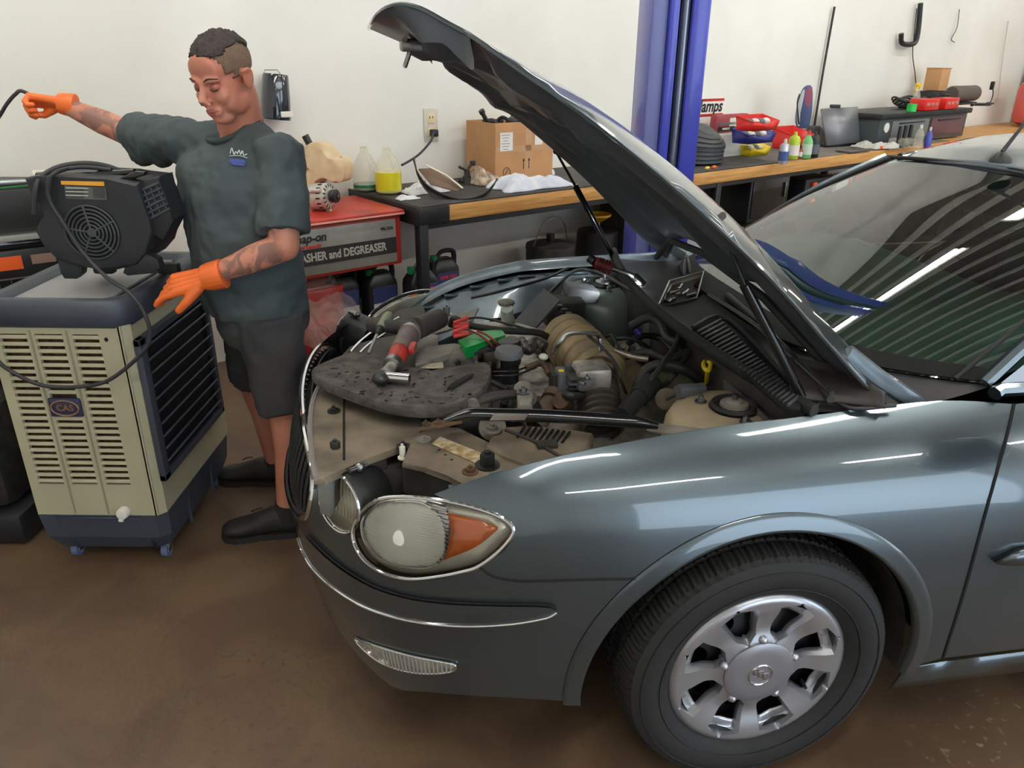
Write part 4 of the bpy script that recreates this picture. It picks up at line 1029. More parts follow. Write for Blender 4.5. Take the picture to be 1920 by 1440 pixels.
# cowl
cw = [(.06, .94), (.085, .957), (.11, .94)]
P0 = [V((.135 - .10 * (1 - (y / .74) ** 2) * .9, y, .945)) for y in [-.76 + .152 * k for k in range(11)]]
G().tube(P0, .013, 10, 3, flat=1.3).build('cowl_seal', KR, CAR)['label'] = 'black rubber seal strip along the cowl'
COWL = pm('cowl_plastic', (48, 48, 49), .55, var=.15)
def cowlp(u, v):
    y = lerp(-.72, .72, v); x0 = .135 - .10 * (1 - (y / .74) ** 2) * .9; xb = lerp(.245, .62, (abs(y) / .72) ** 4)
    return (lerp(x0, xb, u), y, .925 - .015 * sin(pi * u) + .032 * u ** 3)
G().grid(cowlp, 8, 24).build('cowl_panel', COWL, CAR)
G().grid(lambda u, v: (lambda y: (lerp(.15 - .10 * (1 - (y / .74) ** 2) * .9, .10, u), y, lerp(.93, .60, u)))(lerp(-.72, .72, v)), 3, 20).build('cowl_front', KD, CAR)
cg = G().mesh([tuple(c3(x, y, .952)) for x, y in [(1296, 606), (1336, 584), (1372, 596), (1500, 728), (1502, 752), (1470, 752)]], [(0, 1, 2, 3, 4, 5)]).build('cowl_grille', GAP, CAR, solid=.01); cg['label'] = 'slatted black air intake grille at the base of the windscreen'
for i in range(26):
    f = (i + .5) / 26; a = V((lerp(1302, 1480, f), lerp(612, 752, f))); b = V((lerp(1345, 1500, f), lerp(588, 735, f) + 3 * sin(pi * f)))
    G().tube([c3(a[0], a[1], .9565), c3((a[0] + b[0]) / 2, (a[1] + b[1]) / 2, .9595), c3(b[0], b[1], .9565)], .0042, 6).build('slat', pm('slat_grey', (72, 72, 74), .45), cg)
G().tube([c3(x, y, .958) for x, y in [(1296, 606), (1336, 584), (1372, 596), (1440, 660), (1504, 730)]], .005, 6, 3).build('grille_edge', COWL, cg)
# side cover by the hinge and wipers
def sc(u, v): return c3(lerp(1480, 1660, u), lerp(lerp(665, 720, u), lerp(738, 752, u), v) - 12 * sin(pi * u) * (1 - v), lerp(.985, .945, v))
G().grid(sc, 10, 4).build('cowl_side_cover', pm('cover_brown', (56, 50, 48), .6), CAR, solid=.01)
G().tube([c3(x, y, .99) for x, y in [(1325, 545), (1400, 590), (1480, 655), (1560, 725)]], .006, 8, 4).build('wiper_arm', K, CAR)
G().tube([c3(x, y, .985) for x, y in [(1360, 545), (1430, 605), (1500, 675)]], .010, 8, 4).build('wiper_blade', KR, CAR)
G().tube([c3(1530, 705, .965), c3(1560, 735, .96)], .012, 12).build('wiper_pivot', KD, CAR)
ctube('washer_hose', [(1520, 760, .93), (1550, 735, .95), (1600, 752, .945), (1680, 745, .95)], .005, K)
# ================= evaporative cooler =================
def hgt(px, py, y): r = ray(px, py); return H + y * r.z / r.y
CR = pm('cooler_cream', (172, 166, 138), .55, var=.06, sc=3); CB = pm('cooler_blue_grey', (60, 65, 76), .5, var=.12, sc=5); PAD = pm('cooling_pad', (120, 84, 48), .9, col2=(60, 44, 30), sc=60, bump=.4, bsc=120)
x0, x1, y0, y1 = -1.61, -1.18, 2.20, 2.83; cx, cy = (x0 + x1) / 2, (y0 + y1) / 2
CO_ = thing('evaporative_cooler', 'cream and blue-grey evaporative air cooler on casters beside the man', 'cooler', (cx, cy, 0)); W2, D2 = .215, .315
def chamf(w, d, c=.025): return [(-w + .004, -d), (w - c, -d), (w, -d + c), (w, d - c), (w - c, d), (-w + c, d), (-w, d - c), (-w, -d + .004)]
zb0, zb1, zt = .058, .215, .895
# body shell with a vented front
cols = [(-1.578, -1.494), (-1.468, -1.383), (-1.353, -1.272)]; zv0, zv1 = .335, .868
xs = [x0, -1.578, -1.494, -1.468, -1.383, -1.353, -1.272, x1 - .025]
g = G(); yf = -D2
def q(xa, xb, za, zb_, y=yf, th=.012): g.box(((xa + xb) / 2 - cx, y + th / 2, (za + zb_) / 2), (xb - xa, th, zb_ - za))
q(x0, x1 - .02, zb1, zv0); q(x0, x1 - .02, zv1, zt)
for i in (0, 2, 4, 6): q(xs[i], xs[i + 1] if i < 6 else x1 - .02, zv0, zv1)
g.prism([(W2 - .03, -D2), (W2 - .025, -D2), (W2, -D2 + .025), (W2, D2), (-W2, D2), (-W2, -D2 + .012), (-W2 + .012, -D2 + .012), (-W2 + .012, D2 - .012), (W2 - .012, D2 - .012), (W2 - .012, -D2 + .03), (W2 - .03, -D2 + .012)], zb1, zt)
g.build('body', CR, CO_)
G().box((0, -D2 + .03, .6), (.40, .01, .56)).build('cooling_pad', PAD, CO_)
slat = None; n = 23
for a, b in cols:
    for i in range(n):
        z = zv0 + (zv1 - zv0) * (i + .5) / n
        if a == -1.468 and .585 < z < .655: continue
        if slat is None: slat = G().box((0, 0, 0), (.086, .012, .0125), .002, R=RX(-18)).build('vent_slat', CR, CO_); slat.location = ((a + b) / 2 - cx, -D2 + .006, z)
        else: link_copy(slat, CO_, T((a + b) / 2 - cx, -D2 + .006, z))
for x in (-1.481, -1.368): G().box((x - cx, -D2 - .0005, .55), (.006, .003, .66)).build('seam', pm('cream_dark', (140, 134, 110), .6), CO_)  # seam strips in a darker cream than the body
bd = G().box((-1.4255 - cx, -D2 + .002, .62), (.105, .016, .066), .006).build('badge', pm('badge_navy', (44, 48, 78), .4), CO_)
bm_ = pm('badge_bronze', (150, 110, 80), .4, .5)
G().tube([(-1.4255 - cx + .044 * cos(a), -D2 - .007, .62 + .026 * sin(a)) for a in [2 * pi * k / 24 for k in range(24)]], .003, 5, closed=True).build('badge_rim', bm_, bd)
text('CAS', .03, T(-1.4255 - cx, -D2 - .0068, .611) @ RX(90), bm_, bd, bold=.001, align='CENTER')
G().sph((-1.250 - cx, -D2, .852), (.006, .004, .007)).build('screw_hole', GAP, CO_)
dp = G().lathe([(.020, 0), (.021, .018), (.017, .026), (.001, .028)], T(-1.312 - cx, -D2, .232) @ RX(90), 20).build('drain_plug', WHITE, CO_)
G().cyl((-1.312 - cx - .01, -D2 - .008, .215), (-1.312 - cx - .012, -D2 - .014, .200), .009).build('drain_spout', WHITE, dp)
# base
def ring(w, d, z, c=.03): return [(x, y, z) for x, y in chamf(w, d, c)]
G().loft([ring(W2 - .03, D2 - .04, zb0, .03), ring(W2 - .006, D2 - .008, .12, .03), ring(W2 + .002, D2 + .002, zb1, .03), ring(W2 - .01, D2 - .01, zb1 + .004, .03)]).build('base', CB, CO_, angle=20)
G().mesh([(-.15, -D2 + .010, .20), (.12, -D2 + .010, .20), (.145, -D2 + .028, .066), (-.12, -D2 + .028, .066), (-.16, -D2 - .004, .208), (.13, -D2 - .004, .208), (.16, -D2 + .030, .06), (-.13, -D2 + .030, .06)], [(4, 5, 1, 0), (5, 6, 2, 1), (4, 0, 3, 7)]).build('base_rib', CB, CO_, solid=.004)
for yy in (-.12, .10): G().box((W2 - .006, yy, .135), (.012, .012, .15), .003).build('base_rib', CB, CO_)
cas = None
for x, y in ((-.16, -.24), (.16, -.24), (-.16, .24), (.16, .24)):
    if cas is None:
        cas = bpy.data.objects.new('caster', None); COL.objects.link(cas); cas.parent = CO_; cas.location = (x, y, 0)
        G().cyl((-.011, 0, .026), (.011, 0, .026), .026, n=24).build('caster_wheel', pm('caster_wheel', (92, 104, 140), .4), cas)
        G().cyl((-.0125, 0, .026), (.0125, 0, .026), .013, n=20).build('caster_hub', pm('caster_hub', (180, 185, 195), .35), cas)
        G().mesh([(-.015, -.012, .02), (-.015, .012, .02), (-.015, .016, .056), (-.015, -.016, .056), (.015, -.012, .02), (.015, .012, .02), (.015, .016, .056), (.015, -.016, .056)], [(0, 1, 2, 3), (4, 5, 6, 7), (3, 2, 6, 7)]).cyl((0, 0, .054), (0, 0, .062), .018).build('caster_fork', STEEL, cas, solid=.002)
    else:
        c = cas.copy(); COL.objects.link(c); c.parent = CO_; c.location = (x, y, 0)
        for ch in cas.children: link_copy(ch, c)
# top rim
def rr(w, d, z, c=.04): return [(x, y, z) for x, y in chamf(w, d, c)]
g = G().loft([rr(W2 + .002, D2 + .002, zt - .006), rr(W2 + .012, D2 + .012, zt + .004), rr(W2 + .013, D2 + .013, zt + .065), rr(W2 + .004, D2 + .004, zt + .080), rr(W2 - .03, D2 - .03, zt + .080), rr(W2 - .045, D2 - .045, zt + .064), rr(W2 - .05, D2 - .05, zt + .05)], caps=True)
g.build('top_rim', CB, CO_, angle=50)
G().box((-.02, .02, zt + .056), (.30, .50, .012), .004).build('lid', pm('lid_grey', (150, 150, 150), .5, var=.08), CO_)
# louvre panel on the side
lv = G()
X = T(W2 + .004, 0, 0)
ya, yb, za, zb_ = -.30, .26, .34, .845
for c, d in (((.008, (ya + yb) / 2, zb_ - .0125), (.022, yb - ya, .025)), ((.008, (ya + yb) / 2, za + .0125), (.022, yb - ya, .025)), ((.008, ya + .02, (za + zb_) / 2), (.022, .04, zb_ - za)), ((.008, yb - .0125, (za + zb_) / 2), (.022, .025, zb_ - za))): lv.at(X).box(c, d, .004)
lv = lv.build('louvre_frame', CB, CO_)
G().at(X).box((-.002, (ya + yb) / 2, (za + zb_) / 2), (.003, yb - ya - .03, zb_ - za - .02)).build('filter_mesh', GAP, lv)
first_l = None
for i in range(10):
    z = za + .05 + (zb_ - za - .095) * i / 9
    if first_l is None: first_l = G().box((0, 0, 0), (.040, yb - ya - .065, .007), .002, R=RY(-40)).build('louvre', CB, lv); first_l.location = (W2 + .011, (ya + yb) / 2 + .008, z)
    else: link_copy(first_l, lv, T(W2 + .011, (ya + yb) / 2 + .008, z))

# ================= blower =================
BK = pm('blower_black', (38, 40, 44), .5, var=.1, sc=20, bump=.04, bsc=300)
YB = 2.30; zc_ = .977
BL = thing('blower', 'black portable blower fan with round intake grille standing on the cooler', 'blower', (-1.30, 2.42, zc_)); BI = T(1.30, -2.42, -zc_)
def bp(px, py, y=YB): return wf(px, py, y)
def extr(name, pxs, ya, yb, mat, par, bev=.006, sm=0):
    P = [bp(x, y, ya) for x, y in pxs]
    if sm: P = catmull(P, sm, True)
    g = G().at(BI); n_ = len(P); g.loft([[p for p in P], [V((p.x, yb, p.z)) for p in P]])
    if bev:
        es = [e for e in g.bm.edges if len(e.link_faces) == 2 and any(len(f.verts) == n_ for f in e.link_faces)]
        bmesh.ops.bevel(g.bm, geom=es, offset=bev, segments=2, affect='EDGES', profile=.5)
    return g.build(name, mat, par)
extr('housing', [(36, 353), (60, 349), (120, 350), (190, 352), (252, 358), (262, 400), (272, 425), (278, 450), (268, 490), (250, 512), (215, 522), (170, 520), (130, 515), (100, 505), (75, 480), (60, 455), (62, 443), (76, 437), (83, 425), (78, 410), (60, 398), (48, 382)], YB, YB + .23, BK, BL, .010)
extr('foot', [(100, 500), (128, 512), (150, 514), (148, 532), (138, 541), (116, 541), (108, 530)], YB + .01, YB + .05, BK, BL)
extr('foot', [(228, 516), (268, 490), (290, 500), (296, 517), (282, 527), (235, 533), (225, 528)], YB + .01, YB + .05, BK, BL)
G().at(BI).box((bp(125, 530).x + .0, YB + .21, zc_ + .02), (.07, .04, .04), .01).build('foot', BK, BL)
G().at(BI).box((bp(255, 520).x, YB + .21, zc_ + .02), (.07, .04, .04), .01).build('foot', BK, BL)
extr('outlet', [(250, 359), (292, 344), (301, 385), (320, 425), (300, 465), (276, 452), (264, 410)], YB + .02, YB + .115, BK, BL, .006)
ou = BL.children[-1]
for i in range(6):
    f = i / 5; a = (lerp(256, 276, f), lerp(372, 424, f)); b = (lerp(290, 312, f), lerp(357, 404, f))
    G().at(BI).tube([bp(*a, YB + .016), bp(*b, YB + .016)], .004, 6).build('outlet_bar', pm('bar_grey', (62, 66, 72), .5), ou)
for i in range(3):
    f = (i + .5) / 3; G().at(BI).tube([bp(lerp(256, 290, f), lerp(372, 357, f), YB + .017), bp(lerp(276, 312, f), lerp(424, 404, f), YB + .017)], .003, 6).build('outlet_bar', MC['bar_grey'], ou)
cC = bp(168, 452); sc_ = (bp(218, 452) - cC).length
gr_ = G().at(BI).lathe([(.001, .001), (sc_ * 1.04, .001), (sc_ * 1.04, -.02), (.001, -.02)], T(cC.x, YB - .0015, cC.z) @ RX(90), 40).build('intake_opening', GAP, BL)
GB = pm('grille_bar', (66, 68, 72), .5)
for k in range(7):
    r = sc_ * (k + 1) / 7; G().at(BI).tube([(cC.x + r * cos(a), YB - .006, cC.z + r * sin(a)) for a in [2 * pi * i / 48 for i in range(48)]], .0028, 6, closed=True).build('grille_ring', GB, gr_)
for k in range(5):
    a = rad(98 + 72 * k); G().at(BI).tube([(cC.x, YB - .006, cC.z), (cC.x + sc_ * cos(a), YB - .006, cC.z + sc_ * sin(a))], .0032, 6).build('grille_spoke', GB, gr_)
G().at(BI).cyl((cC.x, YB - .009, cC.z), (cC.x, YB, cC.z), .012).build('grille_hub', GB, gr_)
def plate(name, pxs, y, mat, par, th=.0015):
    P = [bp(*p, y) for p in pxs]; return G().at(BI).loft([[p for p in P], [p + V((0, th, 0)) for p in P]]).build(name, mat, par)
ll = plate('warning_label', [(113, 366), (190, 368), (193, 391), (116, 390)], YB - .0025, pm('label_dark_grey', (92, 92, 90), .5), BL)
plate('label_stripe', [(106, 357), (187, 357), (188, 365), (107, 364)], YB - .003, pm('label_orange', (235, 168, 58), .5), ll)
for i in range(6): G().at(BI).tube([bp(116, 370 + i * 3.4, YB - .0035), bp(158 - (i % 2) * 8, 370 + i * 3.4, YB - .0035)], .0009, 4).build('print_line', INK if i % 2 else PAPER, ll)
plate('label_block', [(166, 369), (188, 369), (190, 388), (168, 388)], YB - .0035, pm('label_mid', (60, 60, 62), .5), ll)
hdl = extr('handle', [(210, 352), (245, 336), (262, 337), (262, 344), (225, 357)], YB + .03, YB + .06, KG, BL, .003)
G().at(BI).tube([bp(62, 349, YB + .10), bp(120, 346, YB + .10), bp(215, 341, YB + .10), bp(245, 338, YB + .10)], .012, 8).build('handle_bar', KG, BL)
CORD = pm('cord_black', (46, 46, 48), .55)
def at3(L_): return [BI @ wf(*p) for p in L_]
G().tube(at3([(58, 420, YB - .012), (60, 372, YB - .012), (72, 348, YB + .02), (105, 330, YB + .06), (150, 323, YB + .09), (190, 327, YB + .12), (222, 338, YB + .14)]), .0075, 10, 6).build('cord_loop', CORD, BL)
G().tube(at3([(82, 385, YB - .012), (88, 350, YB - .01), (110, 336, YB + .04), (150, 330, YB + .08), (200, 334, YB + .10)]), .0065, 10, 6).build('cord_loop', CORD, BL)
G().tube(at3([(118, 333, YB + .05), (95, 342, YB - .005), (83, 360, YB - .014), (87, 395, YB - .014), (110, 432, YB - .016), (148, 487, YB - .02), (195, 535, YB - .07), (240, 565, 2.17), (268, 602, 2.155), (280, 645, 2.155), (262, 680, 2.155), (205, 728, 2.16), (150, 742, 2.165), (80, 741, 2.165), (25, 718, 2.165), (-12, 688, 2.16), (-70, 600, 2.22), (-110, 450, 2.4), (-80, 320, 2.65), (-20, 250, 2.76), (2, 215, 2.77), (18, 196, 2.775), (30, 190, 2.78), (58, 204, 2.785)]), .0062, 10, 7).build('power_cord', CORD, BL)
# ================= the man =================
def skinmat():
    m = pm('skin', (206, 140, 116), .5, col2=(192, 122, 100), sc=7, sss=.08, bump=.02, bsc=120)
    m = m.copy(); m.name = 'skin_arms'; nt = m.node_tree; N = nt.nodes; L = nt.links; b = N['Principled BSDF']
    src = b.inputs['Base Color'].links[0].from_socket
    tc = N.new('ShaderNodeTexCoord'); n = N.new('ShaderNodeTexNoise'); n.inputs['Scale'].default_value = 16; n.inputs['Detail'].default_value = 4; n.inputs['Distortion'].default_value = 1.2; L.new(tc.outputs['Object'], n.inputs[0])
    r = N.new('ShaderNodeValToRGB'); L.new(n.outputs['Fac'], r.inputs[0]); r.color_ramp.elements[0].position = .46; r.color_ramp.elements[0].color = (0, 0, 0, 1); r.color_ramp.elements[1].position = .56; r.color_ramp.elements[1].color = (1, 1, 1, 1)
    masks = []
    for c, rad_ in (((-1.46, 2.80, 1.46), .13), ((-.84, 2.28, 1.08), .13)):
        v = N.new('ShaderNodeVectorMath'); v.operation = 'DISTANCE'; L.new(tc.outputs['Object'], v.inputs[0]); v.inputs[1].default_value = (c[0] - ML[0], c[1] - ML[1], c[2])
        q_ = N.new('ShaderNodeMapRange'); L.new(v.outputs['Value'], q_.inputs[0]); q_.inputs[1].default_value = rad_; q_.inputs[2].default_value = rad_ + .04; q_.inputs[3].default_value = .62; q_.inputs[4].default_value = 0; masks.append(q_)
    ad = N.new('ShaderNodeMath'); ad.operation = 'MAXIMUM'; L.new(masks[0].outputs[0], ad.inputs[0]); L.new(masks[1].outputs[0], ad.inputs[1])
    mu = N.new('ShaderNodeMath'); mu.operation = 'MULTIPLY'; L.new(ad.outputs[0], mu.inputs[0]); L.new(r.outputs[0], mu.inputs[1])
    mx = N.new('ShaderNodeMixRGB'); L.new(mu.outputs[0], mx.inputs[0]); L.new(src, mx.inputs[1]); mx.inputs[2].default_value = (*lin((72, 72, 74)), 1); L.new(mx.outputs[0], b.inputs['Base Color'])
    return m
ML = (-.87, 2.52, 0)
MAN = thing('person', 'man in dark t-shirt, grey shorts and orange gloves, reaching over the cooler', 'person', ML); MI = T(-ML[0], -ML[1], 0)
SK = skinmat()
shL, shR = V((-.715, 2.41, 1.385)), V((-1.085, 2.585, 1.405))
elL, wrL, haL = V((-.70, 2.30, 1.125)), V((-.935, 2.275, 1.035)), V((-1.00, 2.27, 1.01))
elR, wrR, haR = V((-1.355, 2.79, 1.405)), V((-1.565, 2.80, 1.495)), V((-1.63, 2.80, 1.515))
hipL, knL, anL = V((-.82, 2.44, .88)), V((-.80, 2.42, .50)), V((-.835, 2.42, .09))
hipR, knR, anR = V((-.92, 2.60, .88)), V((-1.0, 2.70, .50)), V((-.985, 2.79, .09))
HC_ = V((-.868, 2.44, 1.600)); nb = V((-.865, 2.53, 1.44))
yaw = rad(-114); pit = rad(-20)
fw = V((cos(yaw) * cos(pit), sin(yaw) * cos(pit), sin(pit))); sd = fw.cross(V((0, 0, 1))).normalized(); upv = sd.cross(fw)
roll_ = 0
HX = T(*HC_) @ M(((sd.x, fw.x, upv.x, 0), (sd.y, fw.y, upv.y, 0), (sd.z, fw.z, upv.z, 0), (0, 0, 0, 1)))
def capsule(g, a, b, r1, r2, n=16):
    a, b = V(a), V(b); d = (b - a); g.tube([a.lerp(b, k / 6) for k in range(7)], [r1, r2], n); g.sph(a, r1, n=n, m=8); g.sph(b, r2, n=n, m=8); return g
g = G().at(MI @ HX)
g.sph((0, -.014, .038), (.074, .096, .082)); g.sph((0, .030, -.022), (.064, .060, .088)); g.sph((0, .056, -.094), (.036, .030, .026))
for s in (-1, 1):
    g.sph((s * .042, .016, -.066), (.022, .046, .034)); g.sph((s * .038, .044, -.050), (.026, .032, .036)); g.sph((s * .034, .066, -.030), (.026, .022, .024)); g.sph((s * .0115, .106, -.040), (.0085, .010, .0075))
    g.sph((s * .078, -.010, -.010), (.008, .018, .030)); g.tube([(s * .080, -.004, -.035), (s * .086, -.018, -.018), (s * .089, -.026, .006), (s * .087, -.014, .022), (s * .081, .004, .016)], .0055, 8, 4)
    g.tube([(s * .010, .090, .018), (s * .030, .088, .023), (s * .052, .068, .018)], [.008, .009, .007], 8, 4)
g.tube([(0, .086, .016), (0, .101, -.010), (0, .117, -.034)], [.009, .0115, .0145], 12, 4); g.sph((0, .066, .044), (.054, .021, .046)); g.sph((0, .086, -.070), (.030, .014, .018)); g.sph((0, .084, -.094), (.016, .012, .013))
g.at(MI); capsule(g, HX @ V((0, -.022, -.06)), nb, .064, .074)
g.sph(nb - V((0, 0, .035)), (.10, .072, .045)).sph((-.88, 2.51, 1.18), (.150, .110, .25)).sph((-.87, 2.52, .92), (.12, .10, .14))
for a, b, c, h in ((shL, elL, wrL, haL), (shR, elR, wrR, haR)):
    capsule(g, a, b, .056, .046); capsule(g, b, b.lerp(c, .4), .044, .043); capsule(g, b.lerp(c, .4), c, .043, .027)
for a, b, c in ((hipL, knL, anL), (hipR, knR, anR)):
    capsule(g, a, b, .062, .056); capsule(g, b, b.lerp(c, .35) + V((.018, 0, 0)), .055, .058); capsule(g, b.lerp(c, .35) + V((.018, 0, 0)), c, .058, .037); capsule(g, c, c - V((.05, 0, .04)), .037, .034)
body = g.build('body', SK, MAN, remesh=.0052, smooth=5)
# face details
HXl = MI @ HX
LIP = pm('lips', (176, 92, 82), .45); BROW = pm('brow_hair', (62, 48, 42), .8); LID = pm('eyelid', (178, 112, 96), .5)
G().at(HXl).tube([(-.024, .089, -.0655), (-.010, .0995, -.0625), (0, .1005, -.064), (.010, .0995, -.0625), (.024, .089, -.0655)], [.002, .005, .0055, .005, .002], 8, 4).tube([(-.021, .089, -.069), (0, .0995, -.0725), (.021, .089, -.069)], [.002, .0065, .002], 8, 5).build('lips', LIP, MAN)
for s in (-1, 1):
    e = G().at(HXl).sph((s * .031, .0765, .001), (.0145, .0125, .0115)).build('eyelid', LID, MAN)
    G().at(HXl).tube([(s * .018, .0855, -.005), (s * .031, .0895, -.0075), (s * .044, .0815, -.005)], .0016, 6, 4).build('eyelashes', BROW, e)
    G().at(HXl).tube([(s * .015, .0955, .0225), (s * .032, .0945, .030), (s * .052, .0745, .0235)], [.002, .0035, .002], 8, 4, flat=.7).build('eyebrow', BROW, MAN)
def hairshell(name, keep, sx, mat, amp, seed):
    random.seed(seed); g = G().at(HXl); g.sph((0, -.014, .038), (.074 * sx, .096 * sx, .082 * sx), n=64, m=40)
    bmesh.ops.remove_doubles(g.bm, verts=g.bm.verts, dist=1e-5); inv = HXl.inverted(); from mathutils import noise
    kill = []
    for v in g.bm.verts:
        p = inv @ v.co
        if not keep(p): kill.append(v)
        elif amp: v.co += (v.co - HXl @ V((0, -.014, .038))).normalized() * amp * (noise.noise(p * 90) + .5 * noise.noise(p * 220) + .35)
    bmesh.ops.delete(g.bm, geom=kill, context='VERTS')
    return g.build(name, mat, MAN, angle=180, solid=.006)
hairshell('shaved_sides', lambda p: p.z > .004 and p.y < .048 + (p.z - .03) * .2 and p.z > -.02 + max(0, p.y) * .2 and not (p.y > .03 and p.z < .02), 1.012, pm('stubble', (124, 100, 82), .8, col2=(104, 84, 70), sc=160), 0, 1)
hairshell('hair', lambda p: p.z > .072 - (.0 if p.y > 0 else .012) and p.y < .075 - abs(p.x) * .35 and abs(p.x) < .062 or (p.z > .085 and p.y < .06), 1.05, pm('dark_hair', (66, 54, 52), .7, col2=(40, 33, 32), sc=90, bump=.5, bsc=220), .007, 2)
G().at(HXl).sph((.083, -.002, -.044), .003).build('ear_stud', K, MAN)
# shirt
SH = pm('shirt_cotton', (70, 80, 82), .9, var=.06, sc=4, bump=.06, bsc=420)
tex = bpy.data.textures.new('folds', 'CLOUDS'); tex.noise_scale = .085; tex.noise_depth = 2
def ell(c, rx, ry, ang=0, n=28):
    return [V((c[0] + rx * cos(t) * cos(ang) - ry * sin(t) * sin(ang), c[1] + rx * cos(t) * sin(ang) + ry * sin(t) * cos(ang), c[2])) for t in [2 * pi * k / n for k in range(n)]]
ta = math.atan2(shR.y - shL.y, shR.x - shL.x)
frn = V((-.62, -.78, 0))
def tilt(R, k):
    c = sum(R, V()) / len(R); return [p - V((0, 0, k * max(-.3, (p - c).dot(frn) / .09))) for p in R]
g = G().at(MI)
g.loft([ell((-.885, 2.515, .845), .185, .150, ta), ell((-.885, 2.515, .90), .190, .155, ta), ell((-.89, 2.505, 1.0), .195, .160, ta), ell((-.89, 2.50, 1.12), .195, .158, ta), ell((-.895, 2.50, 1.25), .205, .148, ta), ell((-.90, 2.505, 1.33), .210, .134, ta), tilt(ell((-.90, 2.51, 1.385), .185, .116, ta), .02), tilt(ell((-.89, 2.515, 1.425), .135, .098, ta), .035), tilt(ell((-.885, 2.52, 1.452), .092, .082, ta), .05)])
for a, b, k, r2 in ((shL, elL, .86, .078), (shR, elR, .80, .074)):
    e = a.lerp(b, k); g.sph(a - (b - a) * .02 - V((0, 0, .012)), .070); g.tube([V((-.885, 2.52, 1.425)), a - V((0, 0, .012))], [.055, .062], 16); g.tube([a - (b - a) * .1, a.lerp(b, .3), a.lerp(b, .6), e], [.070, .073, .074, r2], 20)
e = shR.lerp(elR, .80); g.tube([shR.lerp(elR, .35) - V((0, 0, .02)), e - V((-.01, 0, .045))], [.07, .060], 16)   # hanging sleeve cloth
sh_ = g.build('t_shirt', SH, MAN, remesh=.0085, smooth=3)
m = sh_.modifiers.new('d', 'DISPLACE'); m.texture = tex; m.strength = .034; m.mid_level = .5
G().at(MI).tube(tilt(ell((-.885, 2.52, 1.458), .088, .078, ta), .05), .0085, 8, closed=True).build('collar', pm('collar_rib', (58, 68, 68), .9), MAN)
# chest print
cpx = wf(437, 303, 2.30)
nf = (V((-sin(ta), cos(ta), 0)) * -1); nf = V((nf.x, nf.y, 0)).normalized()
if nf.y > 0: nf = -nf
rt = V((0, 0, 1)).cross(nf).normalized(); PX = MI @ T(*(V((wf(437, 303, 2.36).x, 2.36, wf(437, 303, 2.36).z)))) @ M(((rt.x, 0, nf.x, 0), (rt.y, 0, nf.y, 0), (0, 1, 0, 0), (0, 0, 0, 1)))
PRX = PX
# shorts
SHO = pm('shorts_grey', (70, 70, 72), .9, col2=(56, 56, 60), sc=7, bump=.08, bsc=300)
g = G().at(MI)
g.loft([ell((-.87, 2.52, .74), .12, .13, ta), ell((-.87, 2.52, .80), .165, .145, ta), ell((-.875, 2.515, .92), .170, .145, ta), ell((-.875, 2.515, .96), .16, .135, ta)])
for a, b in ((hipL, knL), (hipR, knR)): g.tube([a - V((0, 0, .02)), a.lerp(b, .35), a.lerp(b, .7), a.lerp(b, .95)], [.112, .106, .098, .090], 22)
so = g.build('shorts', SHO, MAN, remesh=.009, smooth=3); m = so.modifiers.new('d', 'DISPLACE'); m.texture = tex; m.strength = .022; m.mid_level = .5
# shoes and socks
SHOE = pm('shoe_black', (36, 34, 33), .6, var=.2, sc=20); SOLE = pm('shoe_sole', (28, 27, 26), .7)
for nm, an, toe in (('L', anL, V((-1.075, 2.385, 0))), ('R', anR, V((-1.235, 2.795, 0)))):
    d = (toe - V((an.x, an.y, 0))); L_ = .285; d.normalize(); sd_ = V((-d.y, d.x, 0)); heel = toe - d * L_
    def sec(f, w, h, z0=.016): c = heel + d * (L_ * f); return [c + sd_ * (w * cos(t)) + V((0, 0, z0 + max(0, h * (.5 + .5 * sin(t))))) for t in [2 * pi * k / 20 for k in range(20)]]
    s_ = G().at(MI).loft([sec(.0, .018, .05), sec(.04, .036, .075), sec(.15, .041, .10), sec(.30, .042, .108), sec(.45, .044, .092), sec(.62, .050, .068), sec(.78, .053, .056), sec(.90, .045, .050), sec(.97, .028, .042), sec(1.0, .010, .028)]).build('shoe', SHOE, MAN, sub=1)
    def so_(f, w, z): c = heel + d * (L_ * f); return (c + sd_ * w + V((0, 0, z)), c - sd_ * w + V((0, 0, z)))
    A_ = [so_(f, w, 0) for f, w in ((0, .02), (.05, .04), (.25, .043), (.5, .042), (.68, .052), (.82, .055), (.94, .042), (1.0, .018))]; P = [a for a, b in A_] + [b for a, b in A_[::-1]]
    G().at(MI).loft([[p for p in P], [p + V((0, 0, .024)) for p in P]]).build('shoe_sole', SOLE, s_)
    c = V((an.x, an.y, 0)); G().at(MI).tube([c + V((0, 0, .07)), c + V((.002, 0, .12)), c + V((.004, 0, .135))], [.046, .044, .043], 18).build('sock', pm('sock_black', (40, 38, 38), .9), MAN)
    G().at(MI).tube([heel + d * .13 + V((0, 0, .118)), heel + d * .15 + sd_ * .02 + V((0, 0, .125)), heel + d * .17 + V((0, 0, .105))], .003, 6).build('lace', K, s_)
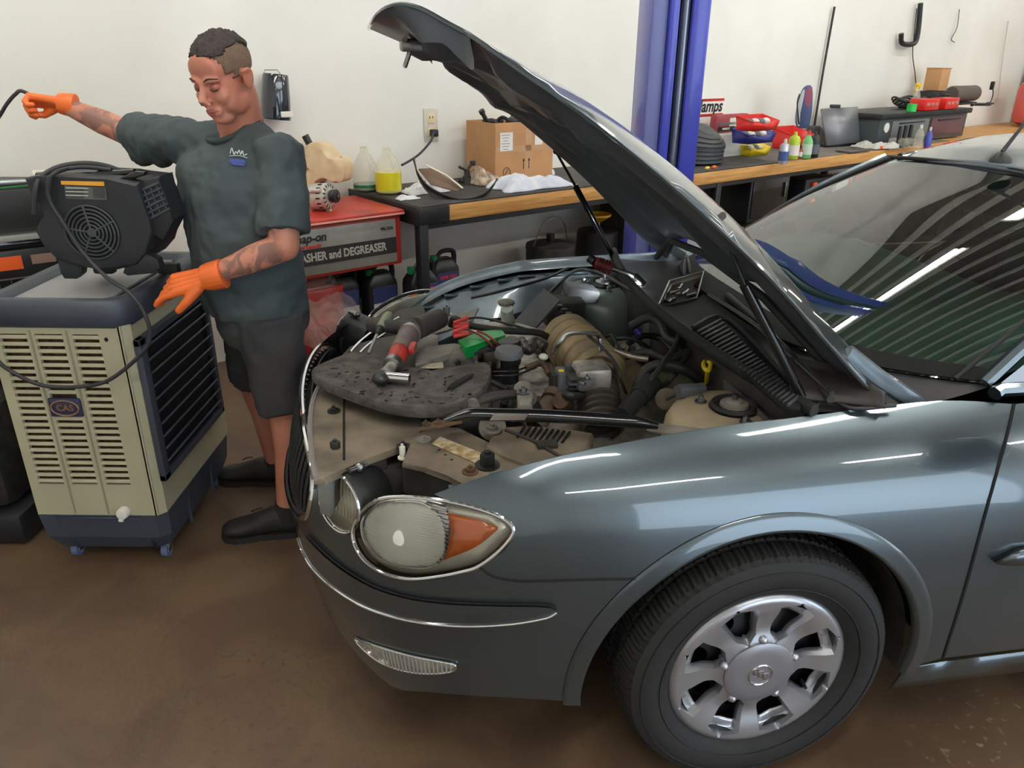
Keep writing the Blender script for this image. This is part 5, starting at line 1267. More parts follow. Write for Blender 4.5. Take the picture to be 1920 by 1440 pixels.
# gloves
GL = pm('nitrile_orange', (238, 112, 48), .42, var=.06, sc=12, bump=.15, bsc=60)
def hand(wrist, fdir, ndir, curls, side, thumb, name='glove', k=1.0, spread=1):
    f = V(fdir).normalized(); n_ = V(ndir); n_ = (n_ - f * n_.dot(f)).normalized(); s = f.cross(n_) * side
    W = V(wrist); g = G().at(MI)
    P = lambda a, b, c: W + f * (a * k) + s * (b * k) + n_ * (c * k)
    g.tube([P(-.055, 0, 0), P(-.02, 0, 0), P(.0, 0, 0)], [.040 * k, .038 * k, .034 * k], 18)
    for b in (-.027, -.009, .009, .027): capsule(g, P(.0, b * .7, 0), P(.085, b, 0), .0155 * k, .0125 * k, 12)
    for i, (b, L_) in enumerate(((.030, .066), (.010, .075), (-.010, .070), (-.029, .055))):
        a = 0; p = P(.085, b, 0); c1, c2, c3_ = curls[i]; r = .0105 * k; o = s * (b * .25 * spread)
        for j, (cc, ln) in enumerate(zip((c1, c2, c3_), (.45, .32, .25))):
            a += rad(cc); q_ = p + (f * cos(a) + n_ * sin(a) + o).normalized() * (L_ * ln * k); capsule(g, p, q_, r, r * .92, 10); p = q_; r *= .93
    p = P(.02, .026, .006); q_ = P(*thumb[0]); capsule(g, p, q_, .016 * k, .0125 * k, 12); r_ = P(*thumb[1]); capsule(g, q_, r_, .0120 * k, .010 * k, 12)
    return g.build(name, GL, MAN, remesh=.0032, smooth=3)
fL = (haL - wrL); hand(wrL + fL.normalized() * .015, (-.93, -.05, -.22), (.12, .55, -.80), [(10, 18, 14), (18, 26, 20), (26, 34, 24), (34, 40, 28)], 1, ((.055, .052, .018), (.085, .060, .034)), k=1.16, spread=.3)
hand(wrR + (haR - wrR).normalized() * .015, (-.96, -.10, .12), (-.05, -.55, -.85), [(48, 62, 50), (58, 68, 55), (64, 70, 58), (66, 72, 60)], -1, ((.060, .040, .030), (.092, .022, .042)), k=1.0)
# ================= workbench =================
WOOD = pm('bench_wood', (214, 162, 94), .5, col2=(184, 130, 68), sc=3, bump=.05)
# stretched grain
nt = WOOD.node_tree; tc = next(n for n in nt.nodes if n.type == 'TEX_COORD')
mp = nt.nodes.new('ShaderNodeMapping'); mp.inputs['Scale'].default_value = (1.2, 18, 22); nt.links.new(tc.outputs['Object'], mp.inputs[0])
for n in [n for n in nt.nodes if n.type == 'TEX_NOISE']: nt.links.new(mp.outputs[0], n.inputs['Vector'])
BMAT = pm('bench_mat', (70, 68, 66), .7, col2=(52, 50, 50), sc=5)
BT = .92
def bthing(name, label, cat, p, rz=0, group=None): return thing(name, label, cat, p, BA + rz, group)
def onb(px, py, z=BT): return wz(px, py, z)
bench = bthing('workbench', 'long wooden workbench along the wall with black angle-iron frame', 'workbench', bn(0, 0, 0))
G().box((5.2, .39, BT - .052), (10.4, .76, .085), .004).build('bench_top', WOOD, bench)
G().box((1.7, .39, BT - .004), (3.36, .75, .008), .002).build('bench_mat', BMAT, bench)
G().box((4.9, .40, BT - .006), (3.0, .72, .006), .002).build('bench_mat', pm('bench_mat_grey', (104, 98, 92), .7, var=.1), bench)
G().box((.0, .39, BT - .05), (.012, .78, .10), .002).box((.10, .002, BT - .052), (.20, .012, .09), .002).build('angle_iron', K, bench)
lg = None
for u in (.035, 2.6, 5.3, 8.2):
    for v in (.03, .73):
        if lg is None: lg = G().box((0, 0, 0), (.055, .055, BT - .095), .003).build('leg', K, bench); lg.location = (u, v, (BT - .095) / 2)
        else: link_copy(lg, bench, T(u, v, (BT - .095) / 2))
G().box((4.2, .03, BT - .11), (8.3, .04, .03)).build('rail', K, bench); G().box((5.3, .70, .25), (6.0, .03, .04)).build('rail', K, bench)
G().box((3.95, .40, .40), (1.4, .60, .02)).build('lower_shelf', K, bench)
G().box((6.0, .40, .58), (2.0, .60, .02)).build('lower_shelf', K, bench)
# second bench to the left, behind the cooler
b2 = bthing('workbench', 'low side bench behind the cooler carrying tool cases', 'workbench', bn(-1.95, 0, 0))
G().box((-.75, .42, .845), (1.9, .70, .05), .003).build('bench_top', pm('pale_laminate', (196, 194, 188), .5, var=.06), b2)
for u in (-1.6, .1):
    for v in (.12, .72): G().box((u, v, .41), (.05, .05, .82)).build('leg', K, b2)
G().box((-.75, .775, .90), (1.9, .02, .07)).build('back_edge', pm('wood_edge', (170, 150, 120), .6), b2)
# ---------- parts washer ----------
SILK = pm('label_silver', (158, 156, 150), .4, .3, col2=(136, 134, 130), sc=4)
wloc = bn(-.385, .12, 0); wa = bthing('parts_washer', 'red parts washer cabinet standing on a drum at the end of the bench', 'parts washer', wloc)
G().box((0, .26, .735), (.69, .52, .27), .01).build('cabinet', RED, wa)
G().box((0, .255, .885), (.72, .56, .03), .008).build('lid', RED, wa)
G().box((0, -.024, .880), (.715, .006, .010), .002).build('lid_trim', pm('trim_pink', (226, 160, 140), .4), wa)
pnl = G().box((-.005, -.002, .735), (.63, .008, .235), .004).build('label_panel', SILK, wa)
G().box((-.005, -.0075, .712), (.625, .003, .085)).build('label_stripe', pm('stripe_black', (44, 42, 42), .5), pnl)
XT = lambda x, z: T(x, -.0095, z) @ RX(90)
text('WASHER and DEGREASER', .060, XT(-.30, .692), pm('letter_silver', (176, 172, 164), .5), pnl, bold=.0018, sx=.80)
text('Snap-on', .062, XT(-.295, .790), INK, pnl, bold=.0014, shear=.25, sx=.95); text('30 gal capacity', .026, XT(-.285, .760), pm('letter_red', (200, 50, 40), .5), pnl, shear=.2, bold=.0008)
text('PBC32A', .022, XT(.215, .800), INK, pnl, bold=.0006)
G().lathe([(.17, .60), (.16, .54), (.14, .50)], T(-.12, .30, 0), 40).build('sump_cone', ORG if 0 else RED, wa)
dr = G().lathe([(.245, 0), (.252, .01), (.252, .30), (.262, .305), (.262, .325), (.252, .33), (.252, .50), (.245, .51)], T(-.12, .32, 0), 56).build('drum', RED, wa)
BAG = bpy.data.materials.new('clear_film'); BAG.use_nodes = True; nt = BAG.node_tree; nt.nodes.remove(nt.nodes['Principled BSDF'])
mx = nt.nodes.new('ShaderNodeMixShader'); tr = nt.nodes.new('ShaderNodeBsdfTransparent'); gl = nt.nodes.new('ShaderNodeBsdfPrincipled')
gl.inputs['Base Color'].default_value = (.75, .6, .55, 1); gl.inputs['Roughness'].default_value = .12
nz = nt.nodes.new('ShaderNodeTexNoise'); nz.inputs['Scale'].default_value = 7; nz.inputs['Distortion'].default_value = 2; tcn = nt.nodes.new('ShaderNodeTexCoord'); mpn = nt.nodes.new('ShaderNodeMapping'); mpn.inputs['Scale'].default_value = (1, 1, .35)
nt.links.new(tcn.outputs['Object'], mpn.inputs[0]); nt.links.new(mpn.outputs[0], nz.inputs['Vector'])
bu = nt.nodes.new('ShaderNodeBump'); bu.inputs['Strength'].default_value = 1; bu.inputs['Distance'].default_value = .06; nt.links.new(nz.outputs['Fac'], bu.inputs['Height']); nt.links.new(bu.outputs[0], gl.inputs['Normal'])
mx.inputs[0].default_value = .30; nt.links.new(tr.outputs[0], mx.inputs[1]); nt.links.new(gl.outputs[0], mx.inputs[2]); nt.links.new(mx.outputs[0], nt.nodes['Material Output'].inputs[0])
random.seed(4)
def bagp(u, v):
    a = 2 * pi * u; z = lerp(.60, .22, v); r = lerp(.175, .285, min(1, v * 1.4)) + .012 * sin(a * 9 + v * 4) * v + .010 * sin(a * 17 + 2) * v
    if .6 < u < 1.0: r += .05 * v * sin((u - .6) / .4 * pi)
    return (-.12 + r * cos(a), .31 + r * sin(a), z + .02 * v * sin(a * 5))
G().grid(bagp, 120, 16, wrap=True).build('plastic_bag', BAG, wa)
# lid clutter
def mk(px, py, z=BT): return onb(px, py, z)
# alternator
p = mk(598, 402, .90); al = bthing('alternator', 'silver alternator with black pulley lying on the red parts washer', 'alternator', p)
Xa = T(0, 0, .072) @ frame((.8, -.6, 0), (0, .0, 1)) 
Xa = T(0, 0, .072) @ along((0, 0, 0), (.55, -.83, .10)).to_3x3().to_4x4()
SIL = pm('alternator_alloy', (206, 200, 188), .45, .5, var=.15, sc=30)
G().at(Xa).lathe([(.001, -.07), (.045, -.07), (.066, -.055), (.070, -.03), (.070, .035), (.062, .052), (.03, .058), (.001, .058)], None, 40, caps=False).build('housing', SIL, al)
v1 = None
for k in range(16):
    m_ = Xa @ M.Rotation(2 * pi * k / 16, 4, 'Z') @ T(.052, 0, .050)
    if v1 is None: v1 = G().box((0, 0, 0), (.024, .007, .010), .002).build('vent_slot', GAP, al); v1.matrix_local = m_
    else: link_copy(v1, al, m_)
    link_copy(v1, al, Xa @ M.Rotation(2 * pi * k / 16, 4, 'Z') @ T(.069, 0, .02) @ RY(90))
G().at(Xa).lathe([(.001, .06), (.03, .06), (.034, .068), (.029, .074), (.034, .080), (.029, .086), (.034, .094), (.014, .098), (.012, .090), (.001, .09)], None, 36, caps=False).build('pulley', K, al)
G().at(Xa).cyl((0, 0, .088), (0, 0, .104), .011, n=6).build('shaft_nut', STEEL, al)
for k in (0, 1, 2): G().at(Xa @ M.Rotation(2.1 * k + .5, 4, 'Z')).cyl((.076, 0, -.03), (.076, 0, .045), .011, n=16).build('mounting_lug', SIL, al)
# washer reservoir (beige tank)
TANK = pm('tank_beige', (228, 208, 172), .4, col2=(206, 180, 140), sc=9, sss=.05)
pt = mk(600, 372, .90); pt = pt - BY * .22; tk = bthing('fluid_reservoir', 'empty beige plastic fluid reservoir with black cap against the wall', 'reservoir', pt, -.2)
yy = pt.y
TI = tk.matrix_basis.inverted() if 0 else (M.Translation(pt) @ M.Rotation(BA - .2, 4, 'Z')).inverted()
def front_extr(name, pxs, y, th, mat, par, inv, bev=.006, sm=4):
    P = [wf(a, b, y) for a, b in pxs]
    if sm: P = catmull(P, sm, True)
    n_ = len(P); g = G().at(inv); d = V((0.35, .94, 0)) * th; c = sum(P, V()) / n_
    g.loft([[c + (q - c) * .86 - d * .15 for q in P], [q for q in P], [q + d for q in P], [c + (q - c) * .86 + d * 1.15 for q in P]])
    return g.build(name, mat, par)
front_extr('tank', [(558, 290), (575, 275), (592, 278), (603, 290), (612, 300), (628, 305), (636, 322), (634, 345), (620, 350), (603, 343), (585, 350), (575, 372), (558, 380), (548, 360), (548, 310)], yy, .10, TANK, tk, TI)
a = wf(562, 262, yy + .04); b = wf(571, 278, yy + .04); G().at(TI).cyl(b, a, .020, .020).build('cap', K, tk); G().at(TI).cyl(wf(575, 290, yy + .04), b, .026, .020).build('neck', TANK, tk)
G().at(TI).cyl(wf(620, 308, yy + .04), wf(632, 300, yy + .03), .005).build('hose_barb', TANK, tk); G().at(TI).cyl(wf(568, 325, yy - .012), wf(568, 325, yy - .022), .008).build('grommet', pm('tan_dot', (150, 120, 80), .6), tk)
# gallon jugs
JUG = bpy.data.materials.new('jug_plastic'); JUG.use_nodes = True; nt = JUG.node_tree; bb_ = nt.nodes['Principled BSDF']; bb_.inputs['Base Color'].default_value = (.80, .76, .62, 1); bb_.inputs['Roughness'].default_value = .3; bb_.inputs['Alpha'].default_value = .30
LIQ = pm('yellow_coolant', (222, 214, 40), .2, coat=.5); LIQG = pm('green_coolant', (30, 120, 90), .25)
def jug(px, py, label, lvl, liq, sc=1):
    p = mk(px, py, BT + .004); j = bthing('gallon_jug', label, 'jug', p, 0, 'plastic jugs at the back of the bench')
    pr = [(.062, 0), (.072, .008), (.074, .02), (.074, .125), (.066, .15), (.046, .185), (.026, .215), (.020, .235), (.020, .250)]
    G().lathe([(r * sc, z * sc) for r, z in pr], None, 36, caps=True).build('bottle', JUG, j)
    lp = [(r * 1.004, z) for r, z in pr if z < lvl] + [(.0742, lvl), (.001, lvl)]
    G().lathe([(r * sc, z * sc + .002) for r, z in lp], None, 36).build('liquid', liq, j)
    G().tube([(.0, -.022, .225), (.0, -.045, .20), (.0, -.066, .165), (.0, -.068, .14)], .009, 10, 4).build('handle', JUG, j)
    G().tube([(.021 * cos(t), .021 * sin(t), .243) for t in [2 * pi * k / 20 for k in range(20)]], .002, 5, closed=True).build('neck_ring', WHITE, j); return j
jug(722, 366, 'clear gallon jug half full of bright yellow liquid', .115, LIQ, 1.03); jug(679, 362, 'cloudy gallon jug with a little green liquid in the bottom', .035, LIQG, 1.0)
# rags
def rag(px, py, w_, d_, h_, label, mat, seed, z=BT, name='shop_rag', group=None, rz=0):
    p = mk(px, py, z); from mathutils import noise
    def f(u, v):
        x, y = (u - .5) * w_, (v - .5) * d_; r = max(abs(u - .5), abs(v - .5)) * 2
        e = 1 + .22 * noise.noise(V((u * 3, v * 3, seed))); hh = h_ * max(0, 1 - r ** 3) * (.55 + .55 * noise.noise(V((u * 2.3, v * 2.3, seed + 5)))) + h_ * .30 * abs(noise.noise(V((u * 7 + noise.noise(V((u * 4, v * 4, 1))) * 2, v * 6, seed + 9)))) * (1 - r ** 4)
        return (x * e, y * e, max(.002, hh + .004))
    o = G().grid(f, 46, 40).build(name, mat, None, angle=180, solid=.003); o.location = p; o.rotation_euler = (0, 0, BA + rz); return tag(o, label, 'rag', group)
CL = pm('white_cloth', (232, 232, 236), .9, var=.03); CLB = pm('blue_white_cloth', (205, 212, 226), .9, col2=(228, 230, 236), sc=12); CLD = pm('stained_cloth', (206, 190, 170), .9, col2=(120, 92, 74), sc=22)
rag(778, 366, .18, .14, .07, 'crumpled white shop rag on the bench in front of the yellow jug', CL, 3); rag(805, 362, .14, .16, .08, 'grey-white rag bunched behind the plastic trim', CL, 8); rag(758, 378, .13, .07, .03, 'small flat white rag hanging near the bench corner', CL, 12)
rag(985, 350, .50, .26, .10, 'pile of pale blue-white shop towels in front of the cardboard box', CLB, 20); rag(975, 330, .40, .18, .20, 'white towel draped over the towel pile', CL, 26); rag(902, 346, .19, .16, .13, 'brown-stained rag beside the towel pile', CLD, 33)
# plastic trim with filter
p = mk(850, 372); tr_ = bthing('plastic_trim', 'curved black plastic trim piece holding a dirty filter panel', 'car part', p)
TRI = (M.Translation(p) @ M.Rotation(BA, 4, 'Z')).inverted(); y0_ = p.y
P = [wf(766, 300, y0_ + .05), wf(775, 325, y0_ + .02), wf(795, 350, y0_ - .05), wf(830, 368, y0_ - .08), wf(865, 374, y0_ - .08), wf(900, 362, y0_ - .02), wf(924, 337, y0_ + .06)]
Pc = catmull(P, 6); g = G().at(TRI); n_ = len(Pc)
g.grid(lambda u, v: Pc[round(u * (n_ - 1))] + V((0, .03 * sin(pi * v), -.052 * sin(pi * u) ** .5 * v + (.0 if v < .5 else 0))), n_ - 1, 5); g.build('curved_trim', KD, tr_, solid=.006)
G().at(TRI).mesh([wf(776, 322, y0_ + .05), wf(800, 320, y0_ + .10), wf(862, 356, y0_ + .02), wf(848, 362, y0_ - .04), wf(800, 350, y0_ - .03)], [(0, 1, 2, 3, 4)]).build('liner', pm('liner_tan', (120, 96, 78), .8), tr_, solid=.006)
G().at(TRI).tube([wf(790, 313, y0_ + .03), wf(830, 332, y0_ + .03), wf(860, 355, y0_ - .01)], .011, 8, flat=.5).build('filter_edge', pm('filter_white', (228, 220, 200), .7), tr_)
# black valve
p = mk(868, 347); vv = bthing('engine_sensor', 'small black plastic valve with a tee handle on the bench', 'car part', p)
G().cyl((0, 0, 0), (0, 0, .05), .032, .026).cyl((0, 0, .05), (0, 0, .085), .018).build('valve_body', KD, vv); G().tube([(-.06, 0, .11), (.0, 0, .085), (.045, 0, .13)], .009, 8).box((.045, 0, .125), (.035, .02, .03), .004).build('tee_handle', K, vv); G().cyl((-.05, .01, .02), (.03, .01, .03), .013).build('valve_port', K, vv)
# cardboard box
pl_, pr_ = mk(884, 340), mk(1012, 328); pl_ = pl_ - BY * .14; pr_ = pr_ - BY * .14; pb = pl_.lerp(pr_, .5) + BY * .15
bw = (pr_ - pl_).length * .92; bh = hgt(884, 232, pl_.y) - BT
cb = bthing('cardboard_box', 'large open cardboard box full of black car parts on the bench', 'box', pb)
w2, d2 = bw / 2, .15
g = G(); 
for c, d in (((0, -d2, bh / 2), (bw, .006, bh)), ((0, d2, bh / 2), (bw, .006, bh)), ((-w2, 0, bh / 2), (.006, 2 * d2, bh)), ((w2, 0, bh / 2), (.006, 2 * d2, bh)), ((0, 0, .004), (bw, 2 * d2, .006))): g.box(c, d)
g.build('box_walls', KRAFT, cb)
TAPE = pm('packing_tape', (200, 158, 120), .2, coat=1)
G().box((.03, -d2 - .0035, bh / 2), (.05, .001, bh * .9)).build('packing_tape', TAPE, cb); G().box((0, -d2 - .0035, bh * .56), (bw * .98, .001, .035)).build('packing_tape', TAPE, cb)
l1 = G().box((-w2 * .63, -d2 - .004, bh * .69), (.10, .001, .11)).build('shipping_label', PAPER, cb)
for i in range(6): G().box((-w2 * .63 - .008, -d2 - .005, bh * .80 - i * .017), (.07 - (i % 3) * .015, .0006, .003)).build('print_line', GRAYP, l1)
G().box((w2 * .48, -d2 - .004, bh * .72), (.065, .001, .085)).build('shipping_label', PAPER, cb)
for x in (-.01, .035): G().at(T(x, -d2 - .004, bh * .22)).box((0, 0, .02), (.006, .001, .05)).mesh([(-.010, -.0006, .045), (.010, -.0006, .045), (0, -.0006, .065)], [(0, 1, 2)]).build('up_arrow', INK, cb)
G().at(T(-w2 * .62, -d2 - .004, bh * .18)).tube([(.028 * cos(t), 0, .028 * sin(t)) for t in [2 * pi * k / 20 for k in range(20)]], .002, 5, closed=True).tube([(-.012, 0, -.015), (.01, 0, .018)], .002, 5).build('handling_mark', INK, cb)
random.seed(9)
xs9 = [-w2 * .62 + w2 * 1.4 * i / 8 for i in range(9)]
for i in range(9):
    x, y = xs9[i], random.uniform(-.1, .1); a = random.uniform(0, 6); q_ = V((x, y, bh - .01))
    j = bthing('car_part', ['black rubber elbow in the large cardboard box, ', 'thin bent black pipe in the large cardboard box, ', 'round black mount in the large cardboard box, '][i % 3] + ['leftmost of its three', 'middle of its three', 'rightmost of its three'][i // 3], 'car part', pb + BX * x + BY * y + V((0, 0, bh - .02)), a, 'black car parts heaped in the cardboard box')
    k = i % 3
    if k == 0: G().tube([(-.05, 0, -.02), (0, 0, .02), (.05, .02, .01)], .018, 12, 5).build('pipe', K, j); G().cyl((.045, .02, .01), (.06, .025, .008), .023).build('collar', KD, j)
    elif k == 1: G().tube([(-.06, 0, .0), (-.02, .01, .045), (.05, 0, .02)], .011, 10, 5).build('pipe', K, j); G().sph((-.06, 0, 0), .018).build('end_ball', K, j)
    else: G().lathe([(.03, 0), (.04, .012), (.04, .03), (.02, .045), (.001, .045)], None, 24).build('mount', KD, j); G().cyl((0, 0, .04), (0, 0, .06), .008).build('stud', STEEL, j)
j = bthing('car_part', 'black ribbed pipe standing up out of the left end of the cardboard box', 'car part', pb + BX * (-w2 * .8) + V((0, 0, bh - .03)), 0)
G().tube([(.02, 0, 0), (-.01, 0, .05), (-.035, 0, .085)], .014, 12, 4).build('pipe', K, j); G().cyl((-.03, 0, .08), (-.042, 0, .098), .019).build('collar', K, j)
# bottles and cans right of the box
def bottle(px, py, top, wpx, label, mat, capm, shape='bottle', lab=None, z=BT, group=None, cat='bottle', name='spray_bottle'):
    p = mk(px, py, z); h = hgt(px, top, p.y) - z; d = (p.y * cp - (z - H) * sp); r = wpx / 2 * d / F
    o = bthing(name, label, cat, p, 0, group)
    if shape == 'can': pr = [(r * .96, 0), (r, h * .02), (r, h * .72), (r * .8, h * .80), (r * .35, h * .84)]
    elif shape == 'flat': pr = [(r * .9, 0), (r, h * .03), (r, h * .70), (r * .75, h * .82), (r * .3, h * .88)]
    else: pr = [(r * .92, 0), (r, h * .03), (r, h * .60), (r * .6, h * .76), (r * .32, h * .84)]
    G().lathe(pr, None, 28).build('bottle_body', mat, o); G().cyl((0, 0, pr[-1][1]), (0, 0, h), pr[-1][0] * 1.1, pr[-1][0] * .9, 16).build('cap', capm, o)
    if lab: G().lathe([(r * 1.012, h * .14), (r * 1.012, h * .52)], None, 28, caps=False).build('paper_label', lab, o)
    return o
bottle(1458, 297, 250, 18, 'white and blue aerosol can at the front edge of the bench', pm('can_silver', (200, 205, 215), .3, .5), WHITE, 'can', pm('can_blue', (70, 90, 150), .4), name='aerosol_can', cat='can')
bottle(1476, 287, 236, 21, 'lime green bottle with white label behind the aerosol can', pm('lime_bottle', (178, 200, 50), .35), pm('lime_cap', (180, 205, 60), .4), 'flat', PAPER, name='cleaner_bottle')
bottle(1490, 285, 262, 12, 'short red medicine-size bottle between the taller bottles', pm('maroon_bottle', (170, 60, 45), .4), K, 'bottle', PAPER, name='small_bottle')
bottle(1501, 285, 233, 19, 'clear bottle of green liquid with red cap', pm('clear_green', (120, 190, 120), .25), pm('red_cap', (200, 60, 60), .4), 'bottle', pm('mint_label', (205, 220, 205), .6), name='fluid_bottle')
bottle(1514, 283, 235, 20, 'black oil bottle with dark grey label at the right of the bottle row', K, K, 'flat', pm('charcoal_label', (90, 94, 98), .5), name='oil_bottle')
# organiser bins
def bin_(px, py, top, wpx, label, mat, z, fill=True, d_=.16):
    p = mk(px, py, z) ; dep = p.y * cp - (z - H) * sp; w_ = wpx * dep / F / cos(BA) * .80; h = hgt(px, top, p.y) - z
    o = bthing('storage_bin', label, 'bin', p + BY * (d_ / 2), 0, 'coloured storage bins on the bench')
    a, b = w_ / 2, d_ / 2; t = .006; g = G()
    g.mesh([(-a * .9, -b * .8, 0), (a * .9, -b * .8, 0), (a, -b, h * .62), (a * .55, -b, h * .62), (a * .35, -b, h * .45), (-a * .35, -b, h * .45), (-a * .55, -b, h * .62), (-a, -b, h * .62)], [(0, 1, 2, 3, 4, 5, 6, 7)])
    g.mesh([(-a * .9, b * .9, 0), (a * .9, b * .9, 0), (a, b, h), (-a, b, h), (-a * .9, -b * .8, 0), (-a, -b, h * .62), (a * .9, -b * .8, 0), (a, -b, h * .62)], [(0, 3, 2, 1), (0, 4, 5, 3), (1, 2, 7, 6), (0, 1, 6, 4)])
    g.build('bin_shell', mat, o, solid=t)
    g = G().tube([(-a, -b, h * .63), (-a * .56, -b, h * .63), (-a * .36, -b, h * .46), (a * .36, -b, h * .46), (a * .56, -b, h * .63), (a, -b, h * .63), (a, b, h), (-a, b, h)], .005, 6, closed=True); g.build('rim', mat, o)
    if fill:
        for i in range(4): G().sph(((i - 1.5) * a * .42, 0, h * .55), (a * .22, b * .5, h * .28), n=8, m=6).build('wrapped_part', WHITE if i % 2 else GRAYP, o)
    return o
bin_(1415, 282, 259, 62, 'yellow storage bin at the bottom of the bin stack', YEL, BT + .0); bin_(1417, 259, 232, 84, 'dark blue storage bin in the middle of the bin stack', pm('bin_navy', (44, 48, 130), .35), BT + .125, True); bin_(1425, 235, 208, 80, 'red storage bin on top of the bin stack', REDP, BT + .25)
bin_(1497, 268, 229, 66, 'wide red storage bin with pale rim behind the bottle row', REDP, BT, False, .24)
# cardboard-ish brochure and sign
def card(px0, px1, ptop, pbot, z0, v, label, name, cat, mat, th=.02):
    p = bv(( px0 + px1) / 2, pbot, v); a, b = bv(px0, pbot, v), bv(px1, pbot, v); h = bv(px0, ptop, v).z - p.z
    o = bthing(name, label, cat, bn(p.x, p.y, p.z)); w_ = abs(b.x - a.x)
    G().box((0, 0, h / 2), (w_, th, h), .002).build('board', mat, o); return o, w_, h
o, w_, h = card(1268, 1334, 178, 305, BT, .66, 'white display board with the letters mps standing behind the rolled duct', 'display_board', 'sign', PAPER, .02)
G().box((0, -.0115, h * .965), (w_, .001, .02)).build('red_line', RED, o); G().box((0, -.0115, h * .75), (w_, .001, .02)).build('red_line', RED, o)
text('clamps', .13, T(w_ / 2 - .02, -.0125, h * .80) @ RX(90), INK, o, bold=.003, shear=.2, align='RIGHT')
for i in range(9): G().box((-w_ / 2 + .03 + i * (w_ - .05) / 8, -.0115, h * .36), (.012, .001, h * .34)).build('hanging_strip', pm('strip_grey', (180, 176, 170), .6), o)
G().box((0, -.0115, h * .56), (w_, .001, .03)).build('strip_band', pm('band_pink', (210, 160, 155), .6), o)
MAR = pm('brochure_maroon', (150, 60, 66), .45)
o, w_, h = card(1326, 1384, 208, 238, BT, .50, 'maroon and white product box leaning above the rolled duct', 'product_box', 'box', MAR, .06)
o.location.z = o.location.z
G().box((.04, -.031, h * .55), (w_ * .35, .002, h * .5)).build('picture', WHITE, o); G().box((-.03, -.031, h * .48), (w_ * .75, .002, h * .14)).build('picture', GRAYP, o)
q_ = G().box((-w_ * .18, -.032, h * .20), (w_ * .5, .002, h * .24)).build('name_plate', INK, o); text('MARKETZ', h * .16, T(-w_ * .18, -.0335, h * .14) @ RX(90), PAPER, o, align='CENTER', bold=.001)
bx_ = thing('product_box', 'plain white carton supporting the maroon product box', 'box', o.location - V((0, 0, o.location.z - BT)), BA); G().box((0, .0, (o.location.z - BT) / 2 - .004), (w_ * .9, .08, o.location.z - BT - .009), .003).build('carton', WHITE, bx_)
# rolled rubber duct
p = mk(1335, 303); rd = bthing('rubber_duct', 'squashed black ribbed rubber duct lying at the bench front', 'duct', p + BY * .16)
dep = p.y * cp - (BT - H) * sp; wd = 92 * dep / F; hd = hgt(1335, 235, p.y) - BT
g = G(); rings = []
for k in range(0, 57):
    f = k / 56; z = .012 + hd * .93 * f; r = (wd / 2) * (.98 if f < .5 else (1 - ((f - .5) / .5) ** 2 * .55)) * (1 + .035 * (1 if (k % 8) < 6 else -1.4)); rings.append([((r * 1.04) * cos(t) + .03 * f, r * .8 * sin(t), z + .045 * sin(t + .4) * (f - .1) + .05 * cos(t) * f * -.4) for t in [2 * pi * i / 40 for i in range(40)]])
rings = [[(x, y, max(0.003, z)) for x, y, z in r] for r in rings]
g.loft(rings).build('ribbed_duct', pm('duct_rubber', (62, 66, 68), .5, var=.1), rd, angle=25)
for x, y, c, lb_ in ((1317, 311, pm('yellow_plug', (235, 190, 70), .5), 'small yellow ear plug near the bench front'), (1330, 309, ORG, 'small orange ear plug near the bench front')):
    o = G().at(RY(90)).lathe([(.008, -.02), (.012, -.012), (.013, .008), (.009, .02), (.001, .022)], None, 14).build('ear_plug', c); o.location = mk(x, y) + V((0, 0, .013)); o.rotation_euler = (0, 0, BA); tag(o, lb_, 'plug')
# upright bag
p = mk(1496, 229, BT + .20); y_ = p.y; 
o = thing('tool_bag', 'narrow blue and maroon tool bag standing upright on the red bin', 'bag', (p.x, p.y + .1, p.z)); I_ = T(-p.x, -p.y - .1, -p.z)
front_extr('bag_body', [(1483, 226), (1482, 195), (1490, 162), (1499, 150), (1511, 153), (1512, 190), (1509, 215), (1504, 228)], y_ + .08, .09, pm('bag_navy', (66, 76, 116), .6), o, I_, sm=3)
front_extr('side_panel', [(1497, 180), (1500, 156), (1510, 154), (1511, 175), (1508, 186), (1504, 190)], y_ + .068, .01, pm('bag_maroon', (140, 66, 88), .6), o, I_, sm=2)
front_extr('trim_strip', [(1484, 222), (1483, 195), (1491, 163), (1497, 156), (1496, 170), (1490, 200), (1489, 224)], y_ + .066, .01, pm('bag_grey', (186, 192, 190), .5), o, I_, sm=2)
G().at(I_).tube([wf(1488, 165, y_ + .06), wf(1484, 180, y_ + .05), wf(1485, 200, y_ + .05), wf(1488, 222, y_ + .06)], .006, 6, 4).build('strap', K, o)
# laptop-like screen lying open
p = mk(1562, 262); lp_ = bthing('laptop', 'open grey laptop seen from its lid on the bench', 'laptop', p)
I_ = (M.Translation(p) @ M.Rotation(BA, 4, 'Z')).inverted()
c = [wf(1538, 262, p.y - .05), wf(1599, 254, p.y + .12), wf(1594, 188, p.y + .22), wf(1527, 193, p.y + .05)]
G().at(I_).mesh(c, [(0, 1, 2, 3)]).build('screen_lid', pm('laptop_grey', (128, 130, 134), .4, .4), lp_, solid=.022)
bs = [V((a.x, a.y, BT + .018)) for a in (c[0], c[1])]; G().at(I_).mesh([bs[0], bs[1], bs[1] + V((-.12, .24, 0)), bs[0] + V((-.12, .24, 0))], [(0, 1, 2, 3)]).build('keyboard_base', K, lp_, solid=.02)
G().at(I_).box(tuple(c[3].lerp(c[2], .4) + V((0, 0, .02))), (.09, .04, .03), .006).build('webcam', K, lp_)
p = mk(1600, 271); o = G().box((0, 0, .008), (.34, .15, .014), .005).build('tablet', pm('tablet_grey', (96, 90, 88), .35, .3)); o.location = p + BY * .05; o.rotation_euler = (0, 0, BA); tag(o, 'thin dark grey tablet lying at the bench front edge', 'tablet')
